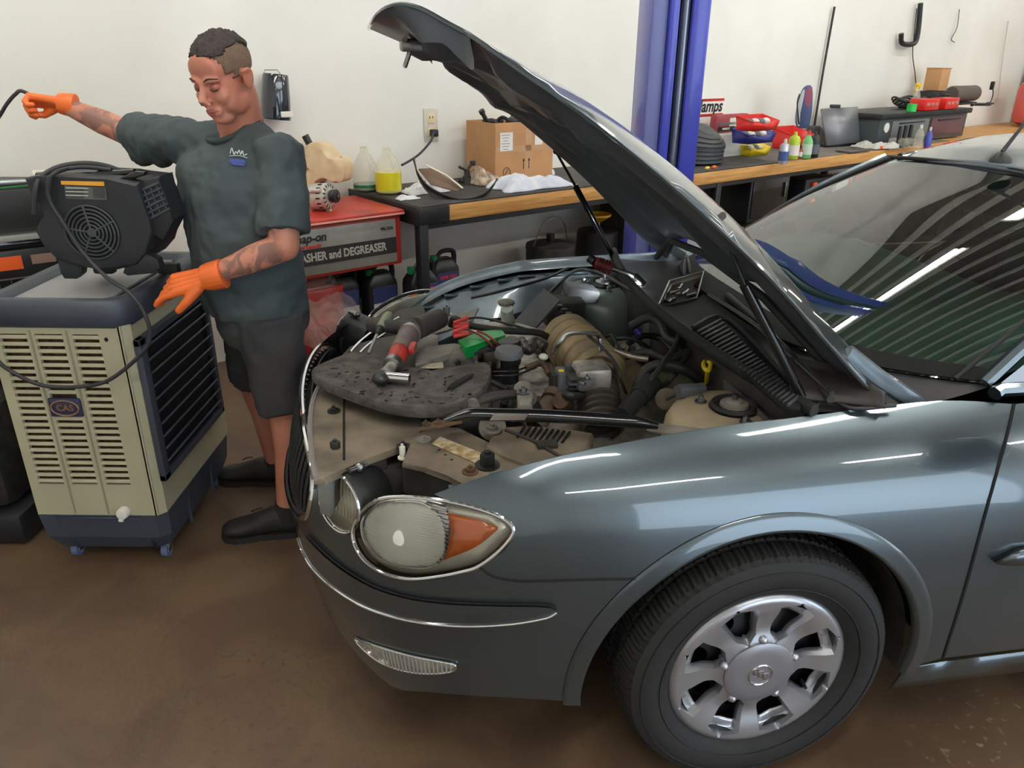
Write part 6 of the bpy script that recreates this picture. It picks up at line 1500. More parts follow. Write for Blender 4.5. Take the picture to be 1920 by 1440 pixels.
# tool clutter by the tablet
random.seed(21)
for i, (x, y, m_, lb_) in enumerate([(1608, 262, pm('glove_grey', (190, 188, 182), .9), 'pale grey work glove left of the pliers'), (1632, 264, MC['glove_grey'], 'pale grey work glove in the middle of the tool clutter'), (1656, 263, MC['glove_grey'], 'pale grey work glove furthest right in the tool clutter')]):
    o = rag(x, y, .22, .14, .07, lb_, m_, 50 + i, name='work_glove'); o['category'] = 'glove'
for x, y, l_, m_, lb_ in ((1622, 262, .16, REDP, 'red-handled screwdriver in the tool clutter'), (1645, 264, .18, ORG, 'orange-handled pliers lying near the bench front'), (1600, 248, .2, STEEL, 'bare steel spanner between the gloves'), (1660, 256, .14, YEL, 'yellow-handled pick near the bench front')):
    p = mk(x, y); o = bthing('hand_tool', lb_, 'tool', p, random.uniform(-.8, .8)); G().tube([(-l_ / 2, 0, .014), (0, 0, .016), (.0, 0, .016)], [.012, .013, .009], 10).build('handle', m_, o); G().cyl((0, 0, .014), (l_ / 2, 0, .012), .004, n=8).build('shaft', STEEL, o)
for k, (x, y) in enumerate([(1672, 262), (1682, 260), (1692, 258)]):
    p = mk(x, y); o = bthing('drill_stand', ['black drill stand at the left of three', 'black drill stand in the middle of three', 'black drill stand at the right of three'][k], 'stand', p, 0, 'black stands near the toolbox'); G().box((0, 0, .012), (.07, .09, .022), .004).build('base', K, o); G().cyl((0, 0, .02), (0, 0, .19), .018, n=14).build('post', K, o)
# steel toolbox with drawers at the far end
p0 = wz(1640, 262, BT) ; a0 = w2b(p0)
def tb_at(px, v=.40, z=1.21):      # point above the chest for pixel column px
    lo, hi = 4.2, 10.5
    for _ in range(40):
        m_ = (lo + hi) / 2
        if proj(bn(m_, v, z))[0] < px: lo = m_
        else: hi = m_
    return bn(lo, v, z)
tb0 = w2b(tb_at(1642, .16, BT + .2)).x
TBX = thing('tool_chest', 'low black steel tool chest with maroon drawers at the far end of the bench', 'tool chest', bn(tb0 + .24, .42, BT + .002), BA)
G().box((.68, .0, .12), (1.85, .50, .235), .006).build('chest_body', pm('chest_dark', (62, 72, 74), .45), TBX); G().box((.68, 0, .262), (1.92, .56, .05), .008).build('chest_top', K, TBX)
for i in range(2): 
    d = G().box((.35 + i * .80, -.254, .13), (.74, .02, .17), .003).build('drawer', pm('drawer_grey', (126, 130, 130), .35, .4) if i == 0 else pm('drawer_maroon', (110, 74, 80), .4, .2), TBX); G().box((0, 0, 0), (.5, .018, .012), .002).build('drawer_handle', K, d); d.children[0].location = (.35 + i * .80, -.268, .19)
G().cyl((-.12, -.252, .16), (-.12, -.262, .16), .045, n=24).build('round_sticker', PAPER, TBX)
tz = BT + .29
def ontb(px, py): return bv(px, py, .42)
for x, lb_ in ((1720, 'left red parts tray on the tool chest'), (1758, 'right red parts tray on the tool chest')):
    p = tb_at(x, .22); o = bthing('parts_tray', lb_, 'tray', p, 0, 'red trays on the tool chest'); G().box((0, 0, .055), (.30, .16, .105), .006).build('tray_body', REDP, o); 
    for i in range(3): G().box((-.09 + i * .09, -.082, .06), (.07, .004, .03), .002).build('tray_window', pm('tray_window', (190, 120, 110), .4), o)
p = tb_at(1735, .55); o = bthing('cardboard_box', 'small tan cardboard carton perched on the tool chest clutter', 'box', p + V((0, 0, .16))); G().box((0, 0, .11), (.20, .17, .22), .004).build('carton', pm('kraft_box', (196, 148, 100), .8), o); G().box((.0, 0, .222), (.21, .18, .006)).build('flap', pm('kraft_box', (196, 148, 100), .8), o)
p = tb_at(1735, .55); o = bthing('tool_case', 'black tool case under the tan carton', 'case', p); G().box((0, 0, .078), (.32, .22, .155), .02).build('case_body', K, o); G().tube([(-.06, -.11, .11), (-.05, -.14, .12), (.05, -.14, .12), (.06, -.11, .11)], .008, 8).build('case_handle', KG, o)
p = tb_at(1790, .50); o = bthing('rolled_pad', 'dark brown rolled pad lying on the tool chest', 'pad', p); G().at(T(0, 0, .115) @ RY(90)).lathe([(.075, -.30), (.085, -.28), (.085, .28), (.075, .30), (.001, .30)], None, 30).build('roll', pm('pad_brown', (96, 84, 76), .8), o); G().box((0, 0, .014), (.5, .14, .026), .006).build('pad_strap', K, o)
p = tb_at(1690, .45); o = bthing('cable_coil', 'tangle of black cables and hose on the left of the tool chest', 'cables', p)
for i in range(7): 
    r = .07 + .012 * i; G().tube([(r * cos(t) * 1.5, r * sin(t), .02 + .012 * i + .02 * sin(3 * t + i)) for t in [2 * pi * k / 18 for k in range(18)]], .010, 6, 2, closed=True).build('cable', K if i % 2 else KD, o)
p = tb_at(1703, .35); o = bthing('spray_bottle', 'clear spray bottle with a yellow trigger on the tool chest', 'bottle', p); G().lathe([(.035, 0), (.038, .02), (.036, .12), (.02, .17), (.014, .20)], None, 20).build('bottle_body', JUG, o); G().box((0, 0, .225), (.05, .03, .05), .008).box((-.04, 0, .235), (.05, .02, .02), .004).tube([(-.02, 0, .21), (-.045, 0, .17)], .007, 6).build('trigger_head', YEL, o)
p = tb_at(1697, .18); o = bthing('spool', 'bright green tape roll on the edge of the tool chest', 'tape', p); G().lathe([(.03, 0), (.045, 0), (.045, .07), (.03, .07)], None, 24, caps=False).build('tape_roll', pm('tape_green', (40, 190, 80), .5), o, solid=.004)
p = tb_at(1845, .35); o = bthing('inspection_lamp', 'small black clip lamp on a bent stalk at the right of the tool chest', 'lamp', p); G().cyl((0, 0, 0), (0, 0, .015), .04).build('base', K, o); G().tube([(0, 0, .01), (.02, 0, .10), (-.03, 0, .17), (-.05, 0, .19)], .006, 8, 4).build('stalk', K, o); G().box((-.06, 0, .20), (.04, .04, .09), .01).build('lamp_head', K, o)
p = tb_at(1825, .20); o = bthing('hose', 'short black hose lying across the front of the tool chest', 'hose', p); G().tube([(-.2, 0, .02), (-.05, .03, .022), (.1, -.02, .02), (.22, .0, .02)], .016, 10, 5).build('hose_body', K, o); G().cyl((.2, 0, .02), (.26, .0, .02), .021).build('hose_end', KD, o)
# bottles before the chest
bottle(1728, 262, 222, 12, 'blue and white bottle in front of the tool chest', pm('blue_bottle', (70, 80, 170), .35), WHITE, 'bottle', None, name='small_bottle'); bottle(1710, 262, 218, 16, 'clear plastic cup bottle left of the blue bottle', JUG, WHITE, 'bottle', None, name='clear_bottle')
p = mk(1700, 262); o = G().box((0, 0, .04), (.22, .16, .08), .01).build('clear_tub', JUG); o.location = p + BY * .1; o.rotation_euler = (0, 0, BA); tag(o, 'clear plastic tub beside the tool chest', 'tub')
# red compressor-like case and dark panel at the far right
p = tb_at(1925, .30, BT + .002); o = thing('red_machine', 'rounded red machine housing at the right end of the bench', 'machine', p, BA)
G().box((0, 0, .27), (.60, .40, .52), .11).build('housing', pm('machine_red', (190, 84, 80), .4), o); G().at(T(-.06, -.20, .14) @ RX(90)).lathe([(.001, .012), (.04, .012), (.05, .02), (.075, .02), (.085, .0)], None, 28, caps=False).build('dial', pm('dial_olive', (70, 66, 50), .5), o)
p = tb_at(1912, .66, BT + .002); o = thing('dark_monitor', 'tall black monitor standing behind the red machine', 'monitor', p, BA); G().box((.2, .0, .37), (.75, .05, .74), .01).build('panel', K, o); G().box((.2, -.027, .37), (.69, .004, .66), .004).build('panel_face', pm('panel_face', (48, 48, 54), .4), o)
# antifreeze jugs
BLK = pm('jug_black', (34, 36, 38), .4, var=.15)
sh2 = bthing('storage_crate', 'low dark crate on the floor holding the black antifreeze jugs', 'crate', bn(.02, .33, 0)); G().box((.0, .02, .13), (.95, .42, .26), .01).build('crate_body', KD, sh2)
aj = None
LBW = pm('af_label', (214, 218, 226), .4)
def afj(u, v, label, full):
    o = bthing('antifreeze_jug', label, 'jug', bn(u, v, .262), 0, 'black antifreeze jugs under the bench')
    w, d, h = .095, .065, .30
    rg = [(w, d, 0), (w, d, .20), (w * .95, d * .95, .225), (w * .62, d * .7, .27), (w * .60, d * .6, .275)]
    G().loft([[(a * (1 if abs(cos(t)) < .0 else 1) * math.copysign(abs(cos(t)) ** .35, cos(t)), b * math.copysign(abs(sin(t)) ** .35, sin(t)), z) for t in [2 * pi * (k + .5) / 28 for k in range(28)]] for a, b, z in rg]).build('jug_body', BLK, o)
    G().tube([(.085, 0, .20), (.088, 0, .29), (.06, 0, .315), (.0, 0, .315), (-.03, 0, .29), (-.04, 0, .26)], .016, 10, 4, flat=.8).build('handle', BLK, o)
    G().cyl((-.06, 0, .262), (-.06, 0, .298), .022, n=20).build('cap', pm('cap_green', (30, 130, 80), .4), o)
    l = G().box((.0, -d - .001, .115), (.15, .002, .17), .001).build('jug_label', LBW, o)
    G().box((.0, -d - .0025, .155), (.15, .001, .09)).build('label_band', pm('label_navy', (50, 60, 110), .4), l); G().box((.0, -d - .0025, .042), (.15, .001, .024)).build('label_band', pm('label_lime', (205, 232, 50), .4), l)
    if full:
        text('SUPER TECH', .026, T(0, -d - .0035, .165) @ RX(90), pm('letter_red2', (225, 60, 70), .5), l, align='CENTER', bold=.001, shear=.2, sx=.85); text('ANTIFREEZE', .025, T(0, -d - .0035, .088) @ RX(90), PAPER, l, align='CENTER', bold=.001, sx=.9); text('& COOLANT', .025, T(0, -d - .0035, .062) @ RX(90), PAPER, l, align='CENTER', bold=.001, sx=.9)
        G().box((.0, -d - .0027, .082), (.15, .001, .055)).build('label_band', INK, l)
    return o
afj(.09, .15, 'front antifreeze jug with a clear view of its label, left of the bench leg', True); afj(.34, .30, 'antifreeze jug to the right of the bench leg', True)
afj(-.12, .26, 'second antifreeze jug from the front in the row', False); afj(-.16, .42, 'third antifreeze jug from the front in the row', False); afj(-.34, .30, 'leftmost antifreeze jug, half behind the plastic bag', False)
# under-bench items
p = bn(1.35, .45, 0); o = bthing('shop_bucket', 'dark lidded drain pan with a wire bail on a stand under the bench', 'bucket', p)
G().lathe([(.16, 0), (.17, .42), (.175, .44), (.17, .46), (.04, .48), (.001, .48)], None, 36).build('pan', KD, o); G().tube([(-.165 , 0, .44), (-.10, -.02, .60), (.0, -.03, .645), (.10, -.02, .60), (.165, 0, .44)], .004, 6, 6).build('bail_handle', STEEL, o); G().cyl((0, 0, .47), (0, 0, .53), .03).build('spout_cap', K, o)
p = bn(1.78, .42, 0); o = bthing('floor_drum', 'short black drum beside the drain pan under the bench', 'drum', p); G().lathe([(.15, 0), (.15, .50), (.14, .51), (.001, .51)], None, 32).build('drum_body', K, o); G().tube([(.152 * cos(t), .152 * sin(t), .25) for t in [2 * pi * k / 24 for k in range(24)]], .006, 6, closed=True).build('drum_rib', K, o)
o = bthing('funnel', 'yellow plastic funnel resting on the black drum', 'funnel', p + V((0, 0, .512))); G().lathe([(.012, 0), (.014, .05), (.09, .10), (.095, .115)], None, 32, caps=False).build('funnel_body', pm('funnel_yellow', (240, 180, 30), .4), o, solid=.003)
for u, v, w_, h, lb_, m_ in ((2.25, .45, .40, .80, 'tall dark cabinet under the bench left of the lift post', KD), (3.55, .42, .55, .40, 'black tool crate on the lower shelf right of the post', K)):
    zz = 0 if u < 3 else .412; o = bthing('storage_cabinet', lb_, 'cabinet', bn(u, v, zz)); G().box((0, 0, h / 2), (w_, .46, h - .004), .01).build('carcass', m_, o); G().box((0, -.235, h * .5), (w_ - .05, .012, h - .08), .004).build('door', KG, o); G().box((w_ * .35, -.248, h * .6), (.02, .015, .12), .004).build('door_handle', STEEL, o)
p = bn(2.62, .20, 0); 
o = bthing('charging_rack', 'black case with four orange clamps on the shelf under the bench', 'case', bn(4.28, .22, .412)); G().box((0, .10, .15), (.46, .30, .29), .02).build('case_body', K, o)
for i in range(4):
    G().box((-.12 + .24 * (i % 2), -.065, .09 + .14 * (i // 2)), (.06, .03, .07), .006).build('orange_latch', ORG, o)
G().box((0, -.07, .16), (.10, .03, .10), .006).build('case_handle', GRAYP, o)
o = bthing('product_box', 'white and red carton on the shelf under the bench', 'box', bn(4.75, .25, .412)); G().box((0, .06, .13), (.26, .22, .25), .003).build('carton', WHITE, o); G().box((.09, -.052, .13), (.05, .002, .24)).build('red_stripe', REDP, o)
o = bthing('red_hose_bundle', 'bundle of red air hose on the shelf beside the white carton', 'hose', bn(5.25, .22, .592))
for i in range(6): G().tube([(-.30, 0, .02 + .03 * i), (0, -.02 * (i % 2), .03 + .03 * i), (.32, 0, .02 + .03 * i)], .015, 8, 4).build('hose', pm('hose_red', (190, 70, 55), .5), o)
# ---------- wall fittings ----------
def onwall(px, py): q = bv(px, py, WV); return q
q = onwall(797, 238); o = bthing('power_outlet', 'beige wall outlet with a black plug in its lower socket', 'outlet', bn(q.x, WV - .001, q.z))
G().box((0, -.004, 0), (.105, .008, .20), .003).build('wall_plate', pm('plate_beige', (205, 198, 180), .5), o)
for z in (.04, -.045): r_ = G().box((0, -.009, z), (.05, .004, .06), .008).build('socket', pm('socket_tan', (226, 206, 160), .5), o); [G().box((x, -.0115, z + .008), (.005, .002, .016)).build('socket_slot', INK, r_) for x in (-.011, .011)]
G().box((.004, -.032, -.045), (.045, .045, .045), .008).build('plug', K, o)
I_ = (M.Translation(o.location) @ M.Rotation(BA, 4, 'Z')).inverted()
c_ = [(803, 252, .74), (798, 268, .70), (780, 290, .66), (762, 304, .60), (745, 314, .55)]
G().at(I_).tube([bn(bv(a, b, v).x, v, bv(a, b, v).z) for a, b, v in c_], .007, 8, 6).build('plug_cord', CORD, o)
q = onwall(494, 190); o = bthing('wall_canister', 'black cylindrical canister hung on the wall behind the man', 'canister', bn(q.x, WV - .085, q.z))
dpt = (bn(q.x, WV, 0).y * cp + .3); hh = .115
G().lathe([(.078, -hh), (.080, -hh + .01), (.076, .0), (.068, hh - .01), (.064, hh)], RY(6), 32).build('canister_body', pm('canister_black', (32, 38, 46), .15, coat=1), o)
G().cyl((-.01, -.073, .06), (-.01, -.082, .06), .018).build('round_badge', STEEL, o); G().box((.02, -.081, -.085), (.07, .008, .03), .003).build('front_label', PAPER, o)
G().tube([(-.05, 0, hh), (-.04, .01, hh + .02), (.03, .01, hh + .02), (.04, 0, hh)], .003, 6).build('wire_bail', STEEL, o); G().box((0, .07, 0), (.05, .03, .16), .004).build('wall_bracket', K, o)
q = bv(1550, 0, WV); o = thing('conduit', 'thin dark conduit running up the wall behind the laptop', 'pipe', bn(0, 0, 0), BA)
G().tube([(bv(1550, 0, WV - .03).x, WV - .03, bv(1550, 0, WV - .03).z), (bv(1532, 115, WV - .03).x, WV - .03, bv(1532, 115, WV - .03).z), (bv(1516, 228, WV - .03).x, WV - .03, bv(1516, 228, WV - .03).z)], .011, 8).build('pipe', DARKM, o)
q1 = bv(1516, 228, WV - .05); G().box((q1.x, WV - .05, q1.z - .02), (.10, .09, .08), .01).build('junction_box', GRAYP, o); G().tube([(q1.x, WV - .05, q1.z), (q1.x - .03, WV - .08, BT + .1), (q1.x - .03, WV - .1, BT + .02)], .012, 8).build('pipe', K, o)
def wallpath(name, label, cat, L_, r, mat, part, v=WV - .03):
    o = thing(name, label, cat, bn(0, 0, 0), BA); P = []
    for a, b in L_: s_ = bv(a, b, v); P.append((s_.x, v, s_.z))
    G().tube(P, r, 8, 4).build(part, mat, o); return o
wallpath('wall_hook', 'black angled hook bracket fixed high on the wall', 'hook', [(1676, 48), (1678, 66), (1700, 66), (1707, 45), (1711, -10)], .026, K, 'hook_arm', WV - .06)
wallpath('wire', 'thin black wire hanging from the wall hook to the tool chest', 'wire', [(1704, 0), (1701, 40), (1698, 85), (1703, 120), (1706, 145)], .005, K, 'hanging_wire'); wallpath('wire', 'pale wire with a frayed end high on the wall right of the hook', 'wire', [(1784, 0), (1780, 35), (1770, 56), (1776, 62)], .005, GRAYP, 'hanging_wire')
wallpath('wire', 'faint pale cable running down the wall at the far right', 'wire', [(1876, 20), (1868, 80), (1862, 140), (1858, 175)], .006, pm('cable_pale', (196, 192, 180), .6), 'hanging_wire')
# ---------- lift post ----------
LB = pm('lift_blue', (62, 68, 176), .35, var=.06, sc=3, coat=.3); LBD = pm('lift_blue_grey', (110, 116, 170), .4)
y_ = 3.9; pc_ = wf(1238, 200, y_); LPT = thing('lift_post', 'tall blue two-post vehicle lift column standing between the car and the bench', 'lift', (pc_.x, y_, 0), rad(6))
def chan(name, x0_, x1_, ya_, yb_, mat, bev=.006): return G().box(((x0_ + x1_) / 2, (ya_ + yb_) / 2, 2.0), (x1_ - x0_, yb_ - ya_, 4.0), bev).build(name, mat, LPT)
hw = .130
chan('column_back', -hw, hw, .14, .15, LB); chan('column_side', -hw, -hw + .012, -.10, .15, LB); chan('column_side', hw - .012, hw, -.10, .15, LB)
chan('column_lip', -hw, -hw + .07, -.115, -.10, LBD); chan('column_lip', -hw + .07, -hw + .115, -.145, -.10, LB, .012); chan('column_lip', hw - .085, hw, -.135, -.10, LB, .012)
chan('carriage_rail', -.045, -.02, -.06, .10, KG); chan('carriage_rail', .0, .075, -.085, .08, KG, .02)
G().cyl((.025, -.09, 0), (.025, -.09, 4.0), .024, n=20).build('hydraulic_cylinder', pm('cylinder_grey', (120, 126, 138), .25, .7), LPT)
G().tube([(-.03, -.08, .1), (-.03, -.08, 3.9)], .006, 6).build('lift_cable', STEEL, LPT); G().box((0, .02, .008), (.46, .42, .016), .003).build('base_plate', LB, LPT)
for x in (-.19, .19):
    for yq in (-.14, .18): G().cyl((x, yq, .016), (x, yq, .035), .012, n=6).build('anchor_bolt', STEEL, LPT)
# red drill press-like post behind hood base
o = bthing('fire_extinguisher', 'red cylinder standing under the bench beside the blue lift post', 'extinguisher', bn(2.02, .12, 0)); G().lathe([(.075, 0), (.08, .01), (.08, .50), (.05, .56), (.03, .59)], None, 28).build('cylinder_body', RED, o); G().box((0, 0, .62), (.05, .12, .06), .01).build('valve_head', K, o)
# ---------- left tool cases ----------
def b2at(px, py, z): return wz(px, py, z)
p = b2at(50, 540, .88); o = bthing('tool_case', 'black tool case with orange sticker on the side bench at the left edge', 'case', p + BY * .14, -.05)
G().box((-.10, 0, .055), (.62, .26, .105), .01).build('case_body', K, o); G().box((-.10, 0, .125), (.60, .25, .03), .006).build('case_lid', KG, o); s_ = G().box((-.06, -.131, .06), (.12, .002, .05)).build('orange_sticker', ORG, o); G().box((.07, -.131, .065), (.08, .002, .035)).build('sticker', pm('sticker_grey', (150, 120, 110), .5), o)
p = b2at(45, 485, .88); o = bthing('socket_tray', 'green-lined tool tray with a silver bar behind the black case', 'tray', p + BY * .22, -.05)
G().box((-.05, 0, .12), (.55, .22, .235), .01).build('tray_body', K, o); G().box((-.05, 0, .24), (.48, .16, .006)).build('green_liner', GRN, o); G().tube([(-.35, -.06, .262), (-.05, -.08, .262), (.16, -.10, .262)], [.016, .016, .012], 12).build('silver_bar', STEEL, o); G().tube([(-.3, .08, .265), (.0, .02, .265), (.1, -.05, .265)], .010, 8).build('grey_arm', GRAYP, o); G().cyl((.12, .05, .265), (.22, .03, .265), .026).build('white_collar', WHITE, o)
# dark engine parts on the floor left of the cooler
o = thing('engine_assembly', 'dark greasy engine on the floor left of the cooler', 'engine', (-2.08, 2.62, 0)); random.seed(6)
G().box((0, 0, .33), (.55, .55, .40), .05).build('block', DARKM, o); G().box((0, 0, .065), (.62, .6, .12), .02).build('oil_pan', K, o); G().box((0, 0, .56), (.40, .45, .10), .04).build('cylinder_head', DARKM, o)
for i in range(6): G().cyl((-.1 + .09 * i % .4, -.28, .2 + .08 * i), (.05 + .07 * (i % 3), -.34, .2 + .08 * i), .03, n=14).build('fitting', random.choice([STEEL, K, RED]), o)
G().at(T(.18, -.30, .42) @ RX(90)).lathe([(.03, 0), (.08, .0), (.09, .03), (.03, .04)], None, 28).build('pulley', STEEL, o)
# ================= tools lying on the engine =================
def ccat(p): return c2w(p)
FOAM = pm('foam_pad', (92, 85, 82), .95, col2=(62, 57, 55), sc=26, bump=.6, bsc=110)
mat_px = [(583, 703), (598, 690), (640, 672), (668, 664), (700, 676), (740, 688), (800, 694), (850, 690), (905, 680), (921, 692), (912, 722), (880, 750), (830, 765), (770, 767), (710, 757), (650, 738), (600, 718)]
P = [wz(x, y, .868) for x, y in mat_px]; P = catmull(P, 5, True); mc = sum(P, V()) / len(P); mc.z = .84
km = thing('kneeling_pad', 'black foam kneeling pad lying across the front of the engine bay', 'pad', mc)
def rr_(s, z): return [V((mc.x + (p.x - mc.x) * s, mc.y + (p.y - mc.y) * s, z)) for p in P]
G().at(T(*(-mc))).loft([rr_(.985, .838), rr_(1.0, .846), rr_(1.0, .862), rr_(.985, .868)]).build('foam', FOAM, km, angle=50)
hx = [wz(x, y, .8695) for x, y in [(838, 733), (846, 722), (880, 703), (888, 703), (884, 710), (850, 732)]]; G().at(T(*(-mc))).mesh(hx, [(0, 1, 2, 3, 4, 5)]).build('handle_slot', GAP, km, solid=.002)
random.seed(31); pv = None
for i in range(70):
    x, y = random.uniform(620, 870), random.uniform(690, 760)
    if not inside((x, y), [(m_[0], m_[1]) for m_ in mat_px]): continue
    q_ = wz(x, y, .8688) - mc
    if pv is None: pv = G().sph((0, 0, 0), (.0085, .0035, .0012), n=8, m=4).build('foam_pit', GAP, km); pv.location = q_; pv.rotation_euler = (0, 0, .5)
    else: link_copy(pv, km, T(*q_) @ M.Rotation(random.uniform(0, 3), 4, 'Z') @ M.Scale(random.uniform(.5, 1.2), 4))
def tthing(name, label, cat, p): return thing(name, label, cat, p)
def L2(p0, pts): return [wz(x, y, z) - p0 for x, y, z in pts]
p0 = wz(745, 665, .868); at_ = tthing('air_ratchet', 'red and grey air ratchet with a long chrome socket lying on the foam pad', 'tool', p0)
q_ = L2(p0, [(765, 632, .915), (748, 665, .905), (736, 688, .898), (725, 705, .893), (713, 715, .890)])
G().cyl(q_[0], q_[1], .031, .029, 24).build('grip', pm('grip_grey', (96, 84, 80), .5, var=.2, sc=30), at_); G().cyl(q_[1], q_[1].lerp(q_[2], .9), .028, .023, 24).build('red_body', pm('tool_red', (160, 46, 40), .45, var=.3, sc=40), at_)
G().cyl(q_[1].lerp(q_[2], .85), q_[2] + (q_[3] - q_[2]) * .2, .026, .025, 24).build('collar_ring', STEEL, at_); G().cyl(q_[2] + (q_[3] - q_[2]) * .1, q_[3].lerp(q_[4], .3), .014, .017, 16).build('neck', ALU, at_); G().sph(q_[4], (.022, .022, .018)).build('ratchet_head', DARKM, at_)
s0, s1 = L2(p0, [(722, 711, .890), (768, 714, .890)]); G().cyl(s0, s1, .0135, .0135, 24).build('chrome_socket', CHROME, at_); G().cyl(s1, s1 + (s1 - s0) * .01, .010, n=6).build('socket_mouth', GAP, at_)
G().cyl(q_[0] + (q_[0] - q_[1]) * .0, q_[0] + (q_[0] - q_[1]) * .25, .034, .028, 24).build('end_cap', ALU, at_); G().box(tuple(q_[1] + V((.035, .01, .01))), (.02, .06, .02), .006).build('trigger_lever', pm('tool_red', (160, 46, 40)), at_)
p0 = wz(790, 612, .87); at_ = tthing('impact_gun', 'dusty black cordless tool lying behind the red air ratchet', 'tool', p0)
q_ = L2(p0, [(752, 632, .91), (778, 620, .92), (800, 610, .92), (822, 600, .91)]); G().cyl(q_[0], q_[1], .026, .032, 20).cyl(q_[1], q_[3], .034, .031, 20).build('motor_body', KD, at_); G().tube([q_[1], q_[1] + V((-.09, .05, -.01)), q_[1] + V((-.15, .09, -.02))], [.022, .020, .024], 14).build('grip', KD, at_); G().cyl(q_[3], q_[3] + (q_[3] - q_[2]) * .1, .025, n=20).build('rear_cap', K, at_)
p0 = wz(715, 625, .86); at_ = tthing('screwdriver', 'screwdriver with a green-grey handle leaning on the radiator support', 'tool', p0)
q_ = L2(p0, [(728, 595, .93), (712, 622, .905), (705, 632, .90), (690, 668, .872)]); G().tube([q_[0], q_[0].lerp(q_[1], .3), q_[1]], [.014, .019, .017], 10).build('handle', pm('handle_green', (120, 128, 104), .4), at_); G().cyl(q_[1], q_[2], .014, .007).build('ferrule', DARKM, at_); G().tube([q_[2], q_[3]], .0055, 6, flat=.5).build('blade', STEEL, at_)
p0 = wz(905, 635, .86); gb = tthing('battery_charger', 'bright green battery charger with red clamps lying in the engine bay', 'charger', p0)
q_ = [wz(x, y, .885) - p0 for x, y in [(857, 640), (900, 622), (938, 617), (946, 628), (872, 654)]]
G().loft([[v_ - V((0, 0, .035)) for v_ in q_], q_]).build('charger_body', pm('charger_green', (16, 150, 70), .4), gb)
for x, y in ((862, 611), (862, 628)): a = wz(x - 14, y + 4, .90) - p0; b = wz(x + 14, y - 2, .905) - p0; G().tube([a, b], .013, 8, flat=.6).build('clamp', pm('clamp_red', (190, 44, 40), .4), gb); G().tube([a + V((0, 0, .012)), b + V((.0, 0, .02))], .006, 6).build('clamp_jaw', pm('clamp_red', (190, 44, 40)), gb)
for dx in (0, 14): G().tube(L2(p0, [(878 + dx, 622, .90), (895 + dx, 628, .895), (912 + dx, 640, .89), (922 + dx, 650, .875)]), .0035, 6, 4).build('red_lead', pm('lead_red', (130, 34, 30), .5), gb)
# magnetic tray with sockets
pz = [wf(*q_) for q_ in [(1229, 572, 2.42), (1251, 521, 2.52), (1315, 501, 2.50), (1303, 551, 2.40)]]; p0 = sum(pz, V()) / 4
mt = thing('socket_tray', 'grey metal tray full of sockets propped against the cowl', 'tray', p0); nq = (pz[1] - pz[0]).cross(pz[3] - pz[0]).normalized()
if nq.y > 0: nq = -nq
c = [q_ - p0 for q_ in pz]; G().mesh([*c, *[q_ * .88 - nq * .02 for q_ in c]], [(4, 5, 6, 7), (0, 1, 5, 4), (1, 2, 6, 5), (2, 3, 7, 6), (3, 0, 4, 7)]).build('tray_body', pm('tray_grey', (116, 112, 104), .4, .6, var=.2), mt, solid=.003)
G().tube(c, .004, 6, closed=True).build('tray_rim', STEEL, mt); random.seed(8)
for i in range(9):
    u, v = random.uniform(.15, .85), random.uniform(.12, .8); q_ = c[0].lerp(c[1], v).lerp(c[3].lerp(c[2], v), u) * .85 - nq * .008; d = (c[2] - c[0]).normalized() * .014
    if i % 2: d = (c[3] - c[0]).normalized() * .016
    so_ = thing('socket', 'small steel socket lying in the propped metal tray', 'socket', p0 + q_, 0, 'sockets in the metal tray'); G().cyl(-d, d, .0095, .0085, 14).build('socket_body', STEEL, so_); G().cyl(d, d * 1.03, .006, n=6).build('socket_mouth', GAP, so_)
p0 = wf(1283, 490, 2.60); pk = thing('flex_tool', 'chrome multi-tool standing upright behind the socket tray', 'tool', p0)
f_ = lambda x, y, yy=2.60: wf(x, y, yy) - p0; G().tube([f_(1288, 508), f_(1286, 490), f_(1282, 474)], .007, 8).tube([f_(1280, 508), f_(1279, 488), f_(1284, 470)], .006, 8).build('jaws', STEEL, pk); G().tube([f_(1287, 507), f_(1290, 530, 2.56)], .006, 8).build('stem', DARKM, pk)
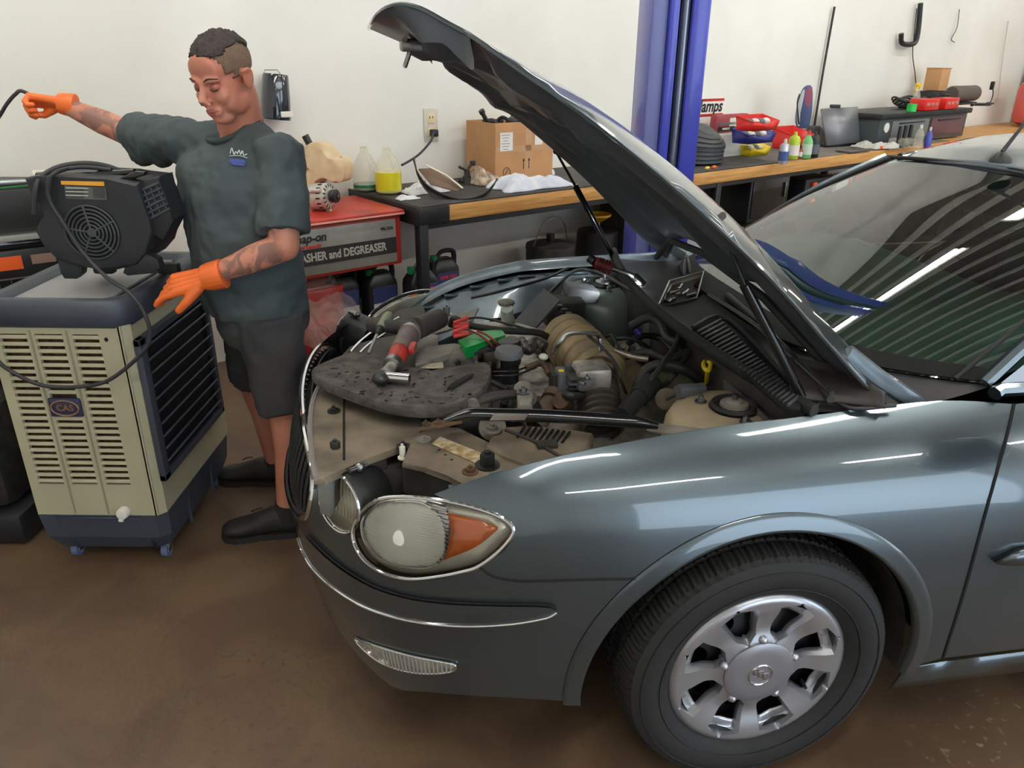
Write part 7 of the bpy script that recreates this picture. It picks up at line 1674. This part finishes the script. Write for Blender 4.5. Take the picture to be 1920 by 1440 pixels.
# work light
p0 = wf(1180, 512, 2.62); wl = thing('work_light', 'work light with red ribbed handle shining on the strut tower', 'work light', p0); f_ = lambda x, y, yy: wf(x, y, yy) - p0
a, b = f_(1112, 489, 2.64), f_(1144, 500, 2.62); G().cyl(a, b, .021, .019, 20).build('handle', pm('handle_red', (130, 40, 44), .45), wl)
for i in range(5): q_ = a.lerp(b, .15 + .17 * i); G().cyl(q_, q_ + (b - a).normalized() * .006, .0235, n=20).build('grip_rib', pm('handle_red_dark', (100, 30, 34), .5), wl)
G().cyl(b, f_(1190, 514, 2.60), .009, .008).build('neck', STEEL, wl); G().tube([f_(1100, 480, 2.66), f_(1108, 486, 2.65), a], .016, 10, 4).build('hook_end', K, wl)
h0, h1 = f_(1188, 512, 2.59), f_(1204, 527, 2.56); G().cyl(h0, h1, .010, .010).build('lamp_head', K, wl)
LED = pm('led_strip', (235, 245, 255), .5, emis=25); md = (h0 + h1) / 2; G().box(tuple(md + V((-.004, -.004, -.012))), (.03, .02, .004), .001).build('led_lens', LED, wl)
l = bpy.data.lights.new('led_glow', 'SPOT'); l.energy = 45; l.spot_size = 2.0; l.spot_blend = .8; l.shadow_soft_size = .02; l.color = (.92, .97, 1)
lo_ = bpy.data.objects.new('led_glow', l); COL.objects.link(lo_); lo_.parent = wl; lo_.location = md + V((-.02, 0, -.016)); dv = (c2w(c3(1130, 545, .86)) - (p0 + lo_.location)); lo_.rotation_euler = dv.to_track_quat('-Z', 'Y').to_euler()
# shirt print
WP = pm('print_white', (222, 226, 230), .7); BP = pm('print_blue', (86, 104, 170), .7)
dg = bpy.context.evaluated_depsgraph_get(); dg.update()
ev = sh_.evaluated_get(dg); iv = (MAN.matrix_world @ sh_.matrix_local if 0 else T(*ML)).inverted()
def onshirt(px, py):
    o_ = iv @ C0; d_ = ray(px, py).normalized(); ok, loc, nn, _ = ev.ray_cast(o_, d_); return (loc + nn * .0035) if ok else None
def ptube(L_, r, mat, nm):
    P_ = [onshirt(*q_) for q_ in [tuple(v_[:2]) for v_ in catmull([(a, b, 0) for a, b in L_], 5)]]; P_ = [q_ for q_ in P_ if q_]
    if len(P_) > 2: G().tube(P_, r, 6).build(nm, mat, sh_)
ptube([(424, 300), (427, 290), (431, 301), (434, 296), (437, 300)], .0016, WP, 'chest_print'); ptube([(437, 299), (440, 293), (443, 301), (446, 294), (449, 302), (455, 300)], .0016, WP, 'chest_print'); ptube([(423, 304), (440, 303), (456, 307)], .0012, WP, 'chest_print')
for yy in (310, 313, 316, 319): ptube([(421 + abs(yy - 314), yy), (438, yy + 1), (455 - abs(yy - 314), yy + 2)], .0028, BP, 'chest_print')
